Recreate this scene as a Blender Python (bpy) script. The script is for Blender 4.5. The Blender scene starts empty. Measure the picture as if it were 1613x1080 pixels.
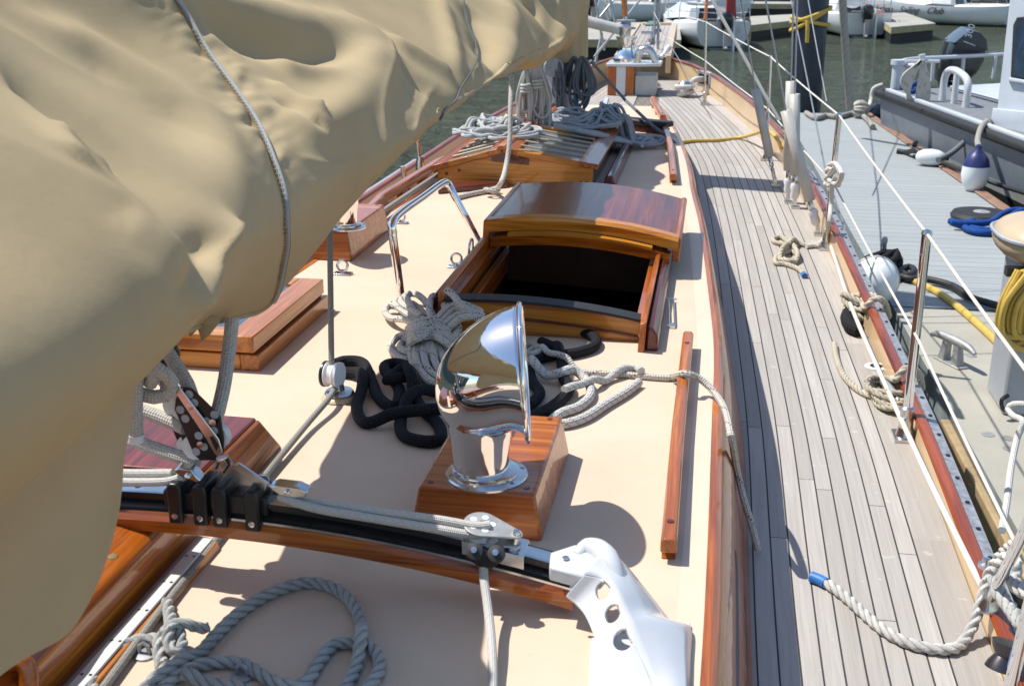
import bpy, bmesh, math, random
import numpy as np
from mathutils import Vector, noise
R = math.radians
rng = random.Random(7)
scene = bpy.context.scene
COL = scene.collection

# ------------------------------------------------------------------ camera geometry
FPX, CX, CY = 1850.0, 806.5, 540.0
CAM = np.array([0.0, 0.0, 1.2])
_p, _y = R(18.5), R(9.7)
_fw = np.array([-math.sin(_y) * math.cos(_p), math.cos(_y) * math.cos(_p), -math.sin(_p)])
_rt = np.array([math.cos(_y), math.sin(_y), 0.0])
_up = np.cross(_rt, _fw)

def ray(px, py):
    return _fw + _rt * ((px - CX) / FPX) + _up * (-(py - CY) / FPX)
def P(px, py, z=0.0):            # photo measurement -> point on a level plane
    d = ray(px, py); return CAM + d * ((z - CAM[2]) / d[2])
def PX(px, py, x):
    d = ray(px, py); return CAM + d * ((x - CAM[0]) / d[0])
def PY(px, py, y):
    d = ray(px, py); return CAM + d * ((y - CAM[1]) / d[1])
def zdeck(y):
    return -0.35 + 0.25 * max(0.0, (y - 3) / 8.5) ** 2
def PD(px, py, off=0.0):         # point on the rising side deck
    y = 4.0
    for _ in range(40):
        q = P(px, py, zdeck(y) + off); y = .5 * y + .5 * q[1]
    return q

# ------------------------------------------------------------------ materials
def rgb(h):
    def l(c):
        c /= 255.0
        return c / 12.92 if c <= .04045 else ((c + .055) / 1.055) ** 2.4
    return tuple(l(int(h[i:i + 2], 16)) for i in (0, 2, 4)) + (1.0,)

class NT:
    def __init__(s, name):
        s.m = bpy.data.materials.new(name); s.m.use_nodes = True
        s.t = s.m.node_tree; s.b = s.t.nodes['Principled BSDF']; s.out = s.t.nodes['Material Output']
    def n(s, typ, **kw):
        nd = s.t.nodes.new(typ)
        for k, v in kw.items():
            if k.startswith('_'): setattr(nd, k[1:], v)
            else:
                k2 = k.replace('__', ' ')
                sock = nd.inputs[int(k2[1:])] if k2[0] == 'i' and k2[1:].isdigit() else nd.inputs[k2]
                if isinstance(v, bpy.types.NodeSocket): s.t.links.new(v, sock)
                else: sock.default_value = v
        return nd
    def math(s, op, a, b=None, c=None):
        nd = s.t.nodes.new('ShaderNodeMath'); nd.operation = op
        for i, v in enumerate((a, b, c)):
            if v is None: continue
            if isinstance(v, bpy.types.NodeSocket): s.t.links.new(v, nd.inputs[i])
            else: nd.inputs[i].default_value = v
        return nd.outputs[0]
    def mix(s, f, a, b, mode='MIX'):
        nd = s.t.nodes.new('ShaderNodeMix'); nd.data_type = 'RGBA'; nd.blend_type = mode
        for i, v in ((0, f), (6, a), (7, b)):
            if isinstance(v, bpy.types.NodeSocket): s.t.links.new(v, nd.inputs[i])
            else: nd.inputs[i].default_value = v
        return nd.outputs[2]
    def ramp(s, f, stops):
        nd = s.t.nodes.new('ShaderNodeValToRGB'); s.t.links.new(f, nd.inputs[0])
        cr = nd.color_ramp
        while len(cr.elements) < len(stops): cr.elements.new(.5)
        for e, (p, c) in zip(cr.elements, stops): e.position = p; e.color = c
        return nd.outputs[0]
    def coord(s, which='Object', scale=(1, 1, 1), rot=(0, 0, 0)):
        tc = s.t.nodes.new('ShaderNodeTexCoord')
        mp = s.t.nodes.new('ShaderNodeMapping'); mp.inputs['Scale'].default_value = scale; mp.inputs['Rotation'].default_value = rot
        s.t.links.new(tc.outputs[which], mp.inputs['Vector']); return mp.outputs[0]
    def noise(s, vec, scale, detail=4, rough=.55, dist=0):
        nd = s.n('ShaderNodeTexNoise', Vector=vec, Scale=scale, Detail=detail, Roughness=rough, Distortion=dist)
        return nd.outputs['Fac']
    def bump(s, h, strength=.3, dist=.002, prev=None):
        nd = s.n('ShaderNodeBump', Height=h, Strength=strength, Distance=dist)
        if prev is not None: s.t.links.new(prev, nd.inputs['Normal'])
        s.t.links.new(nd.outputs[0], s.b.inputs['Normal']); return nd.outputs[0]
    def set(s, **kw):
        for k, v in kw.items():
            sock = s.b.inputs[k.replace('__', ' ')]
            if isinstance(v, bpy.types.NodeSocket): s.t.links.new(v, sock)
            else: sock.default_value = v
        return s

def plain(name, col, rough=.5, metal=0.0, vary=.12, scale=14, coat=0.0, bump=0.0, bscale=300):
    s = NT(name); c = rgb(col) if isinstance(col, str) else col
    v = s.coord()
    f = s.noise(v, scale, 5, .6)
    dk = tuple(x * (1 - vary) for x in c[:3]) + (1,); lt = tuple(min(1, x * (1 + vary)) for x in c[:3]) + (1,)
    s.set(Base__Color=s.ramp(f, [(.3, dk), (.7, lt)]), Metallic=metal, Coat__Weight=coat, Coat__Roughness=.06)
    s.set(Roughness=s.math('MULTIPLY_ADD', f, .25 * rough, rough * .87))
    if bump: s.bump(s.noise(v, bscale, 3), bump, .002)
    return s.m

def wood(name, dark, mid, light, axis='Y', coat=.55, rough=.36, scale=1.0, plank=0.0):
    s = NT(name)
    st = {'X': (1.5, 55, 55), 'Y': (55, 1.5, 55), 'Z': (55, 55, 1.5)}[axis]
    v = s.coord(scale=tuple(a * scale for a in st))
    f1 = s.noise(v, 1.0, 6, .6, .8)
    f2 = s.noise(v, 5.0, 4, .7, .2)
    v3 = s.coord(scale=tuple({55: 9.0, 1.5: .5}[a] for a in st))
    f3 = s.noise(v3, 2.0, 2, .5)
    f = s.math('ADD', s.math('MULTIPLY', f1, .6), s.math('ADD', s.math('MULTIPLY', f2, .18), s.math('MULTIPLY', f3, .26)))
    c = s.ramp(f, [(.37, rgb(dark)), (.54, rgb(mid)), (.71, rgb(light))])
    s.set(Base__Color=c, Roughness=rough, Coat__Weight=coat, Coat__Roughness=.04, Specular__IOR__Level=.5)
    vb = s.coord()
    nd = s.n('ShaderNodeBump', Height=s.noise(vb, 7.0, 3), Strength=.18, Distance=.01)
    s.t.links.new(nd.outputs[0], s.b.inputs['Coat Normal'])
    nd2 = s.n('ShaderNodeBump', Height=f2, Strength=.12, Distance=.002)
    s.t.links.new(nd2.outputs[0], s.b.inputs['Normal'])
    return s.m

def braid(name, base, fleck=None, amount=.5, tracer=None, rough=.8, n=7, k=1.0, bump=.7):
    s = NT(name)
    tc = s.t.nodes.new('ShaderNodeTexCoord')
    sp = s.n('ShaderNodeSeparateXYZ', Vector=tc.outputs['UV'])
    u, v = sp.outputs[0], sp.outputs[1]
    TP = 6.28318
    a = s.math('SINE', s.math('MULTIPLY', s.math('ADD', s.math('MULTIPLY', v, n), s.math('MULTIPLY', u, n * k)), TP))
    b = s.math('SINE', s.math('MULTIPLY', s.math('SUBTRACT', s.math('MULTIPLY', v, n), s.math('MULTIPLY', u, n * k)), TP))
    h = s.math('MULTIPLY', a, b)
    h01 = s.math('MULTIPLY_ADD', h, .5, .5)
    c0 = rgb(base); dk = tuple(x * .70 for x in c0[:3]) + (1,)
    col = s.mix(h01, dk, c0)
    ob = s.coord(); nn = s.noise(ob, 9, 4)
    col = s.mix(s.math('MULTIPLY', nn, .45), col, tuple(x * .6 for x in c0[:3]) + (1,))
    if fleck:
        w = s.math('GREATER_THAN', s.math('SINE', s.math('MULTIPLY', s.math('SUBTRACT', s.math('MULTIPLY', v, 3), s.math('MULTIPLY', u, 3 * k)), TP)), 1 - amount)
        w2 = s.math('MULTIPLY', w, s.math('GREATER_THAN', a, 0.0))
        col = s.mix(s.math('MULTIPLY', w2, .6), col, rgb(fleck))
    if tracer:
        w = s.math('GREATER_THAN', s.math('SINE', s.math('MULTIPLY', s.math('ADD', v, s.math('MULTIPLY', u, k * .5)), TP)), .93)
        w2 = s.math('MULTIPLY', w, s.math('GREATER_THAN', b, 0.0))
        col = s.mix(w2, col, rgb(tracer))
    s.set(Base__Color=col, Roughness=rough, Specular__IOR__Level=.25)
    s.bump(h01, bump, .003)
    return s.m

def laid(name, base, rough=.85, vary=.3):
    s = NT(name)
    tc = s.t.nodes.new('ShaderNodeTexCoord')
    sp = s.n('ShaderNodeSeparateXYZ', Vector=tc.outputs['UV'])
    fib = s.math('SINE', s.math('MULTIPLY', s.math('ADD', s.math('MULTIPLY', sp.outputs[1], 30), s.math('MULTIPLY', sp.outputs[0], 26)), 6.28318))
    ob = s.coord(); nn = s.noise(ob, 12, 5, .65)
    c0 = rgb(base)
    col = s.ramp(nn, [(.3, tuple(x * (1 - vary) for x in c0[:3]) + (1,)), (.65, c0)])
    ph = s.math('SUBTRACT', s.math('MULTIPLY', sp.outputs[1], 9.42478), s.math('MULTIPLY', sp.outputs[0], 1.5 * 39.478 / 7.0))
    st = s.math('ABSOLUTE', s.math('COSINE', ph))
    groove_shade = s.math('LESS_THAN', st, .22)  # contact shade between the strands, painted into the colour
    col = s.mix(s.math('MULTIPLY', groove_shade, .55), col, tuple(x * .35 for x in c0[:3]) + (1,))
    s.set(Base__Color=col, Roughness=rough, Specular__IOR__Level=.2)
    s.bump(s.math('ADD', s.math('MULTIPLY', fib, .08), st), .8, .006)
    return s.m

M = {}
def build_materials():
    M['chrome'] = plain('polished_chrome', (.86, .87, .88, 1), .035, 1.0, .02, 6)
    M['steel'] = plain('brushed_steel', (.62, .62, .61, 1), .22, 1.0, .12, 30)
    M['steel_dull'] = plain('dull_steel', (.36, .37, .385, 1), .55, .55, .3, 50)
    M['bronze'] = plain('weathered_bronze', '6f8578', .5, .4, .35, 80)
    M['black_metal'] = plain('black_anodised', (.012, .012, .013, 1), .32, .0, .2, 30)
    M['black_rubber'] = plain('black_rubber', (.016, .016, .017, 1), .6, 0, .3, 20)
    M['white_paint'] = plain('white_gloss_paint', (.60, .615, .63, 1), .18, 0, .03, 5, .5)
    M['white_plastic'] = plain('white_plastic', (.75, .75, .73, 1), .35, 0, .06, 20)
    M['white_tape'] = plain('white_tape', (.72, .72, .70, 1), .6, 0, .1, 60, bump=.5, bscale=90)
    M['pvc'] = plain('grey_sheath', 'b9b6ae', .45, 0, .12, 8)
    M['varnish_y'] = wood('varnished_mahogany_along', '5e2606', 'a65612', 'd28228', 'Y')
    M['varnish_x'] = wood('varnished_mahogany_across', '5e2606', 'a65612', 'd28228', 'X')
    M['varnish_z'] = wood('varnished_mahogany_upright', '6a2c08', 'a85410', 'c8741f', 'Z')
    M['honey_x'] = wood('varnished_teak_across', '8a4a0e', 'bd781e', 'da9a34', 'X')
    M['honey_y'] = wood('varnished_teak_along', '7c3c0a', 'b06816', 'd08a2a', 'Y')
    M['red_y'] = wood('red_varnished_mahogany_along', '2e0d06', '5a1c0d', '7c3018', 'Y')
    M['red_x'] = wood('red_varnished_mahogany_across', '2e0d06', '5a1c0d', '7c3018', 'X')
    M['lid'] = wood('lid_mahogany', '3a1206', '6e2810', '94431c', 'Y', .25, .30)
    M['cap'] = wood('varnished_cap_rail_wood', '571f0a', '8a3c12', 'ab5420', 'Y', .4, .4)
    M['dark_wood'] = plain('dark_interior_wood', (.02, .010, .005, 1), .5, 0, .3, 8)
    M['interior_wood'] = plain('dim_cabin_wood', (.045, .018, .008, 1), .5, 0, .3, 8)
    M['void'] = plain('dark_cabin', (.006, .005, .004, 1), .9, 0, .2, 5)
    # beige deck paint
    s = NT('beige_deck_paint'); v = s.coord()
    f = s.noise(v, 2.2, 6, .65); f2 = s.noise(v, 38, 4, .7)
    c = s.ramp(f, [(.22, (.57, .435, .315, 1)), (.5, (.63, .49, .362, 1)), (.8, (.67, .53, .40, 1))])
    f4 = s.noise(v, 1.1, 5, .75, 1.2)
    c = s.mix(s.math('MULTIPLY', s.math('GREATER_THAN', f2, .68), .14), c, (.42, .31, .21, 1))
    c = s.mix(s.math('MULTIPLY', s.math('SMOOTH_MAX', s.math('SUBTRACT', f4, .52), 0.0, .02), .9), c, (.46, .35, .24, 1))
    s.set(Base__Color=c, Roughness=.7, Specular__IOR__Level=.3)
    s.bump(s.math('ADD', s.noise(v, 420, 2), s.math('MULTIPLY', s.noise(v, 14, 4), .8)), .45, .0018)
    M['deck_paint'] = s.m
    M['border'] = plain('smooth_deck_border', (.67, .53, .39, 1), .5, 0, .05, 6)
    M['tan_paint'] = plain('tan_gloss_paint', (.62, .44, .25, 1), .35, 0, .06, 4, .2)
    M['hull_white'] = plain('cream_hull_paint', (.62, .57, .47, 1), .3, 0, .08, 2, .3)
    # teak planking (UV: u = metres inboard from the deck edge, v = metres along)
    s = NT('weathered_teak_planking'); tc = s.t.nodes.new('ShaderNodeTexCoord')
    sp = s.n('ShaderNodeSeparateXYZ', Vector=tc.outputs['UV']); u, vv = sp.outputs[0], sp.outputs[1]
    W = .0485; COVER = .105
    uu = s.math('DIVIDE', s.math('SUBTRACT', u, COVER), W)
    pid = s.math('MAXIMUM', s.math('FLOOR', uu), -1.0)
    fr = s.math('FRACT', uu)
    edge = s.math('MINIMUM', fr, s.math('SUBTRACT', 1.0, fr))
    seam = s.math('LESS_THAN', edge, .046)
    inb = s.math('GREATER_THAN', u, COVER - .003)
    seam = s.math('MULTIPLY', seam, inb)
    wn = s.n('ShaderNodeTexWhiteNoise', _noise_dimensions='1D'); s.t.links.new(pid, wn.inputs['W'])
    vb = s.math('ADD', s.math('DIVIDE', vv, 1.7), s.math('MULTIPLY', wn.outputs[0], 7.3))
    vid = s.math('FLOOR', vb)
    butt = s.math('MULTIPLY', s.math('LESS_THAN', s.math('FRACT', vb), .0018), inb)
    line = s.math('MAXIMUM', seam, butt)
    cmb = s.n('ShaderNodeCombineXYZ', X=pid, Y=vid)
    wn2 = s.n('ShaderNodeTexWhiteNoise', _noise_dimensions='2D'); s.t.links.new(cmb.outputs[0], wn2.inputs['Vector'])
    gx = s.n('ShaderNodeCombineXYZ', X=s.math('MULTIPLY', u, 95.0), Y=s.math('MULTIPLY', vv, 2.6), Z=s.math('MULTIPLY', wn2.outputs[0], 20))
    g = s.noise(gx.outputs[0], 1.0, 6, .62, .5)
    g2 = s.noise(s.coord(), 2.0, 5, .6)
    c = s.ramp(g, [(.28, rgb('a09b94')), (.5, rgb('b0aaa3')), (.75, rgb('bfbab3'))])
    c = s.mix(s.math('MULTIPLY', wn2.outputs[0], .55), c, rgb('878179'))
    c = s.mix(s.math('MULTIPLY', g2, .35), c, rgb('a89f94'))
    vsp = s.noise(s.coord(), 26, 2, .4)
    c = s.mix(s.math('MULTIPLY', s.math('GREATER_THAN', vsp, .73), .35), c, rgb('c9c4ba'))
    c = s.mix(s.math('MULTIPLY', line, .93), c, (.022, .022, .024, 1))
    s.set(Base__Color=c, Roughness=.75, Specular__IOR__Level=.25)
    hh = s.math('SUBTRACT', s.math('MULTIPLY', g, .3), line)
    s.bump(hh, .4, .002)
    M['teak'] = s.m
    # sail-cover canvas
    s = NT('tan_acrylic_canvas'); v = s.coord()
    f = s.noise(v, 1.6, 6, .6); f2 = s.noise(v, 9, 5, .7)
    c = s.ramp(f, [(.28, (.45, .355, .20, 1)), (.72, (.59, .47, .275, 1))])
    c = s.mix(s.math('MULTIPLY', f2, .3), c, (.43, .33, .19, 1))
    s.set(Base__Color=c, Roughness=.85, Specular__IOR__Level=.2)
    vw = s.coord(scale=(1, 1, 1)); w = s.n('ShaderNodeTexNoise', Vector=vw, Scale=700.0, Detail=1.0)
    b1 = s.n('ShaderNodeBump', Height=s.noise(v, 26, 5, .6), Strength=.14, Distance=.007)
    b2 = s.n('ShaderNodeBump', Height=w.outputs[0], Strength=.25, Distance=.001, Normal=b1.outputs[0])
    s.t.links.new(b2.outputs[0], s.b.inputs['Normal'])
    tr = s.n('ShaderNodeBsdfTranslucent', Color=(.66, .42, .17, 1)); s.t.links.new(b2.outputs[0], tr.inputs['Normal'])
    mx = s.n('ShaderNodeMixShader', Fac=.18); s.t.links.new(s.b.outputs[0], mx.inputs[1]); s.t.links.new(tr.outputs[0], mx.inputs[2])
    s.t.links.new(mx.outputs[0], s.out.inputs['Surface'])
    M['canvas'] = s.m
    M['rope_white'] = braid('white_braided_rope', 'e2ded6', 'b8b4aa', .3)
    M['rope_grey'] = braid('grey_braided_rope', 'aaa69c', '74736f', .5)
    M['rope_sheet'] = braid('worn_sheet_rope', 'cfc9be', 'a5a096', .3)
    M['rope_coil'] = braid('cream_braided_rope', 'd9d3c6', '9b978e', .35, '77736a', n=4, bump=1.0)
    M['rope_fleck'] = braid('flecked_white_rope', 'd9d5cc', '50565c', .45, None)
    M['rope_black'] = braid('black_rope_cover', '222226', None, n=6, rough=.85, bump=1.0)
    M['rope_dark'] = braid('dark_grey_rope', '7f868b', '4c5359', .5)
    M['rope_mid'] = braid('mid_grey_rope', 'b4bac0', '7c848c', .4)
    M['rope_halyard'] = braid('halyard_rope', 'cdcfcc', '8d959d', .35)
    M['rope_blue'] = braid('blue_rope', '1c4d96', '0f2f66', .4)
    M['rope_yellow'] = braid('yellow_line', 'd8b755', None, n=4, bump=.3)
    M['hose_yellow'] = plain('yellow_hose', 'c9a94e', .4, 0, .12, 20)
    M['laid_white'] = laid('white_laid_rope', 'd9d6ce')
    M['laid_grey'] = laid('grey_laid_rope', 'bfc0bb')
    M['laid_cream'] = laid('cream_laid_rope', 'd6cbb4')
    M['blue_tape'] = plain('blue_tape', '2f6fb4', .5, 0, .1, 60)
    M['lifeline'] = plain('white_coated_wire', (.66, .63, .55, 1), .45, 0, .08, 20)
    M['wire'] = plain('rigging_wire', (.38, .37, .36, 1), .38, .7, .2, 80)
    M['glass_blue'] = plain('tinted_pane', (.03, .05, .08, 1), .06, 0, .2, 5, .6)
    M['skylight_glass'] = plain('skylight_pane', (.20, .25, .30, 1), .08, 0, .2, 5, .6)
    # composite dock boards (grooves across x, spacing along y)
    s = NT('grey_composite_dock_boards'); v = s.coord()
    sp = s.n('ShaderNodeSeparateXYZ', Vector=v)
    yy = s.math('DIVIDE', sp.outputs[1], .145)
    fr = s.math('FRACT', yy); ln = s.math('LESS_THAN', fr, .05)
    wn = s.n('ShaderNodeTexWhiteNoise', _noise_dimensions='1D'); s.t.links.new(s.math('FLOOR', yy), wn.inputs['W'])
    g = s.noise(s.coord(scale=(3, 60, 1)), 1.0, 5, .6)
    g2 = s.noise(v, 1.4, 5, .6)
    c = s.ramp(g, [(.3, rgb('8a9090')), (.7, rgb('a0a5a4'))])
    c = s.mix(s.math('MULTIPLY', wn.outputs[0], .22), c, rgb('7f8585'))
    c = s.mix(s.math('MULTIPLY', g2, .3), c, rgb('a5a6a1'))
    c = s.mix(s.math('MULTIPLY', ln, .8), c, rgb('50575a'))
    s.set(Base__Color=c, Roughness=.7); s.bump(s.math('SUBTRACT', s.math('MULTIPLY', g, .2), ln), .4, .004)
    M['dock_boards'] = s.m
    # concrete
    s = NT('pale_concrete'); v = s.coord()
    f = s.noise(v, 1.6, 6, .65); f2 = s.noise(v, 60, 3, .7); f3 = s.noise(v, 7, 5, .7)
    c = s.ramp(f, [(.28, rgb('9a9689')), (.7, rgb('aeaa9d'))])
    c = s.mix(s.math('MULTIPLY', f3, .35), c, rgb('8f8c82'))
    c = s.mix(s.math('MULTIPLY', s.math('GREATER_THAN', f2, .68), .4), c, rgb('6f6c64'))
    s.set(Base__Color=c, Roughness=.85); s.bump(f2, .35, .003)
    M['concrete'] = s.m
    M['galv'] = plain('galvanised_steel', (.40, .40, .39, 1), .5, .5, .2, 30)
    M['rust_edge'] = plain('rusty_dock_edging', '8a6a58', .7, 0, .3, 20)
    M['boat_grey'] = plain('grey_workboat_paint', (.16, .185, .215, 1), .45, 0, .15, 3)
    M['boat_pale'] = plain('pale_grey_boat_paint', (.50, .54, .58, 1), .4, 0, .06, 3)
    M['boat_light'] = plain('light_grey_hull_paint', (.42, .43, .41, 1), .5, 0, .12, 4)
    M['nonskid'] = plain('grey_nonskid', (.17, .18, .19, 1), .8, 0, .15, 10, bump=.4, bscale=120)
    M['navy'] = plain('dark_navy_gelcoat', (.008, .011, .018, 1), .3, 0, .2, 3, .5)
    M['navy_dark'] = plain('black_engine_cowling', (.010, .011, .014, 1), .25, 0, .2, 5, .3)
    M['fender_blue'] = plain('navy_fender_cap', (.02, .03, .12, 1), .4, 0, .1, 10)
    M['gel_white'] = plain('white_gelcoat', (.76, .78, .77, 1), .25, 0, .05, 2, .3)
    M['gel_cabin'] = plain('off_white_deck', (.80, .80, .78, 1), .4, 0, .05, 3)
    M['waterline'] = plain('waterline_growth', (.06, .075, .05, 1), .7, 0, .3, 6)
    M['red'] = plain('red_paint', (.55, .05, .03, 1), .4, 0, .15, 8)
    M['red_cloth'] = plain('red_canvas', (.35, .05, .04, 1), .8, 0, .2, 9)
    M['orange'] = plain('orange_paint', (.52, .17, .05, 1), .5, 0, .15, 9)
    M['ink'] = plain('black_lettering', (.02, .02, .025, 1), .6, 0, .1, 9)
    M['silver_ink'] = plain('silver_lettering', (.62, .65, .70, 1), .4, 0, .05, 9)
    M['pile'] = plain('black_pile_sleeve', (.014, .019, .028, 1), .42, 0, .3, 3)
    M['pier_dark'] = plain('dark_pier_timber', (.012, .013, .014, 1), .85, 0, .5, .7)
    M['pier_green'] = plain('green_grey_fendering', (.10, .13, .125, 1), .8, 0, .35, 1.5)
    M['cream'] = plain('cream_fibreglass', (.50, .385, .245, 1), .4, 0, .08, 6)
    M['grey_plastic'] = plain('grey_plastic', (.36, .38, .41, 1), .5, 0, .08, 6)
    M['float_side'] = plain('grey_float_side', (.20, .23, .23, 1), .8, 0, .25, 4)
    M['skin'] = plain('skin', (.42, .24, .16, 1), .6, 0, .1, 20)
    # water
    s = NT('harbour_water'); v = s.coord()
    s.set(Base__Color=s.ramp(s.noise(v, .22, 4), [(.3, (.085, .102, .062, 1)), (.7, (.135, .148, .096, 1))]), Roughness=.05, Specular__IOR__Level=.5, IOR=1.33)
    vs = s.coord(scale=(1.0, 1.55, 1)); 
    n1 = s.noise(vs, 1.1, 5, .66, .7); n2 = s.noise(vs, 5.0, 4, .6, .5)
    h = s.math('ADD', n1, s.math('MULTIPLY', n2, .42))
    s.bump(h, 1.0, .60)
    M['water'] = s.m

build_materials()

# ------------------------------------------------------------------ mesh building
class MB:
    def __init__(s): s.v = []; s.nv = 0; s.f = []; s.uv = []
    def add(s, verts, faces, uvs=None):
        verts = np.asarray(verts, float).reshape(-1, 3); o = s.nv
        s.v.append(verts); s.nv += len(verts)
        for i, f in enumerate(faces):
            s.f.append([int(a) + o for a in f]); s.uv.append(uvs[i] if uvs is not None else None)
        return s
    def build(s, name, mat, parent=None, smooth=True, bevel=0.0, angle=38, solid=0.0, subsurf=0):
        off = world_loc(parent)
        V = np.vstack(s.v) - off
        own = np.zeros(3)
        if parent is None:
            own = np.array([(V[:, 0].min() + V[:, 0].max()) / 2, (V[:, 1].min() + V[:, 1].max()) / 2, V[:, 2].min()]); V = V - own
        me = bpy.data.meshes.new(name); me.from_pydata(V.tolist(), [], s.f)
        if any(u is not None for u in s.uv):
            lay = me.uv_layers.new(name='UVMap'); arr = []
            for f, u in zip(s.f, s.uv):
                if u is None: arr.extend([0.0, 0.0] * len(f))
                else:
                    for q in u: arr.extend((float(q[0]), float(q[1])))
            lay.data.foreach_set('uv', arr)
        me.polygons.foreach_set('use_smooth', [smooth] * len(me.polygons))
        if smooth: me.set_sharp_from_angle(angle=R(angle))
        me.materials.append(M[mat] if isinstance(mat, str) else mat)
        o = bpy.data.objects.new(name, me); COL.objects.link(o)
        o.location = own
        if parent is not None: o.parent = parent
        if subsurf:
            md = o.modifiers.new('sub', 'SUBSURF'); md.levels = md.render_levels = subsurf
        if solid:
            md = o.modifiers.new('solid', 'SOLIDIFY'); md.thickness = solid; md.offset = 0
        if bevel:
            md = o.modifiers.new('bevel', 'BEVEL'); md.width = bevel; md.segments = 2; md.limit_method = 'ANGLE'; md.angle_limit = R(30)
        return o

def world_loc(o):
    w = np.zeros(3)
    while o is not None: w = w + np.array(o.location); o = o.parent
    return w

def tag(o, label=None, cat=None, group=None, kind=None):
    if label: o['label'] = label
    if cat: o['category'] = cat
    if group: o['group'] = group
    if kind: o['kind'] = kind
    return o
def thing(name, loc, label, cat, group=None):
    o = bpy.data.objects.new(name, None); COL.objects.link(o); o.location = tuple(loc); o.empty_display_size = .1
    return tag(o, label, cat, group)

def norm(a): a = np.asarray(a, float); return a / max(1e-9, np.linalg.norm(a))

def box(mb, a, b):
    (x0, y0, z0), (x1, y1, z1) = a, b
    v = [(x0, y0, z0), (x1, y0, z0), (x1, y1, z0), (x0, y1, z0), (x0, y0, z1), (x1, y0, z1), (x1, y1, z1), (x0, y1, z1)]
    mb.add(v, [(0, 3, 2, 1), (4, 5, 6, 7), (0, 1, 5, 4), (1, 2, 6, 5), (2, 3, 7, 6), (3, 0, 4, 7)]); return mb
def hexa(mb, bottom, top):
    v = list(bottom) + list(top); n = len(bottom)
    f = [tuple(range(n))[::-1], tuple(range(n, 2 * n))] + [(i, (i + 1) % n, n + (i + 1) % n, n + i) for i in range(n)]
    mb.add(v, f); return mb
def prism(mb, poly, o, u, v, w):
    """poly of (a, b) in plane o + a*u + b*v, extruded by vector w"""
    o, u, v, w = map(lambda q: np.asarray(q, float), (o, u, v, w))
    b = [o + a * u + c * v for a, c in poly]; t = [p + w for p in b]
    return hexa(mb, b, t)
def catmull(pts, n=8, closed=False):
    p = [np.asarray(q, float) for q in pts]
    if closed: p = [p[-1]] + p + [p[0], p[1]]
    else: p = [2 * p[0] - p[1]] + p + [2 * p[-1] - p[-2]]
    out = []
    for i in range(1, len(p) - 2):
        a, b, c, d = p[i - 1:i + 3]
        for k in range(n):
            t = k / n
            out.append(.5 * (2 * b + (c - a) * t + (2 * a - 5 * b + 4 * c - d) * t * t + (3 * b - a - 3 * c + d) * t ** 3))
    if not closed: out.append(p[-2])
    return np.array(out)
def resample(pts, step):
    pts = np.asarray(pts); d = np.r_[0, np.cumsum(np.linalg.norm(np.diff(pts, axis=0), axis=1))]
    n = max(2, int(d[-1] / step) + 1); s = np.linspace(0, d[-1], n)
    return np.stack([np.interp(s, d, pts[:, i]) for i in range(3)], 1)
def tube(mb, pts, r, seg=10, closed=False, strands=0, pitch=7.0, cap=True, flat=1.0):
    pts = np.asarray(pts, float); n = len(pts)
    rr = np.full(n, r, float) if np.isscalar(r) else np.asarray(r, float)
    if closed: T = np.roll(pts, -1, 0) - np.roll(pts, 1, 0)
    else: T = np.gradient(pts, axis=0)
    T /= np.maximum(1e-9, np.linalg.norm(T, axis=1))[:, None]
    up = np.array([0, 0, 1.0]) if abs(T[0][2]) < .9 else np.array([1.0, 0, 0])
    N = np.zeros_like(pts); N[0] = norm(up - T[0] * up.dot(T[0]))
    for i in range(1, n): N[i] = norm(N[i - 1] - T[i] * N[i - 1].dot(T[i]))
    B = np.cross(T, N)
    if closed:
        q = norm(N[-1] - T[0] * N[-1].dot(T[0])); ang = math.atan2(q.dot(B[0]), q.dot(N[0]))
        a = -np.linspace(0, ang, n)[:, None]; N, B = N * np.cos(a) + B * np.sin(a), B * np.cos(a) - N * np.sin(a)
    d = np.r_[0, np.cumsum(np.linalg.norm(np.diff(pts, axis=0), axis=1))]
    th = np.arange(seg) / seg * 2 * math.pi
    if strands:
        ph = d[:, None] / (pitch * np.mean(rr)) * 2 * math.pi
        fac = .66 + .46 * np.abs(np.cos(strands / 2 * (th[None, :] - ph)))
    else: fac = np.ones((n, seg))
    ca, sa = np.cos(th)[None, :, None], np.sin(th)[None, :, None]
    ring = pts[:, None, :] + (N[:, None, :] * ca * flat + B[:, None, :] * sa) * (rr[:, None] * fac)[:, :, None]
    V = ring.reshape(-1, 3); F = []; U = []
    sc = 1 / (2 * math.pi * max(1e-6, np.mean(rr)))
    m = n if closed else n - 1
    for i in range(m):
        i2 = (i + 1) % n; u0 = d[i] * sc; u1 = (d[i2] if i2 else d[-1] + np.linalg.norm(pts[0] - pts[-1])) * sc
        for j in range(seg):
            j2 = (j + 1) % seg
            F.append((i * seg + j, i * seg + j2, i2 * seg + j2, i2 * seg + j))
            U.append(((u0, j / seg), (u0, (j + 1) / seg), (u1, (j + 1) / seg), (u1, j / seg)))
    if cap and not closed:
        F.append(tuple(range(seg))[::-1]); U.append([(0, 0)] * seg)
        F.append(tuple(range((n - 1) * seg, n * seg))); U.append([(0, 0)] * seg)
    mb.add(V, F, U); return mb
def rod(mb, a, b, r, seg=10, r2=None):
    return tube(mb, np.array([a, b]), np.array([r, r if r2 is None else r2]), seg)
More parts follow.
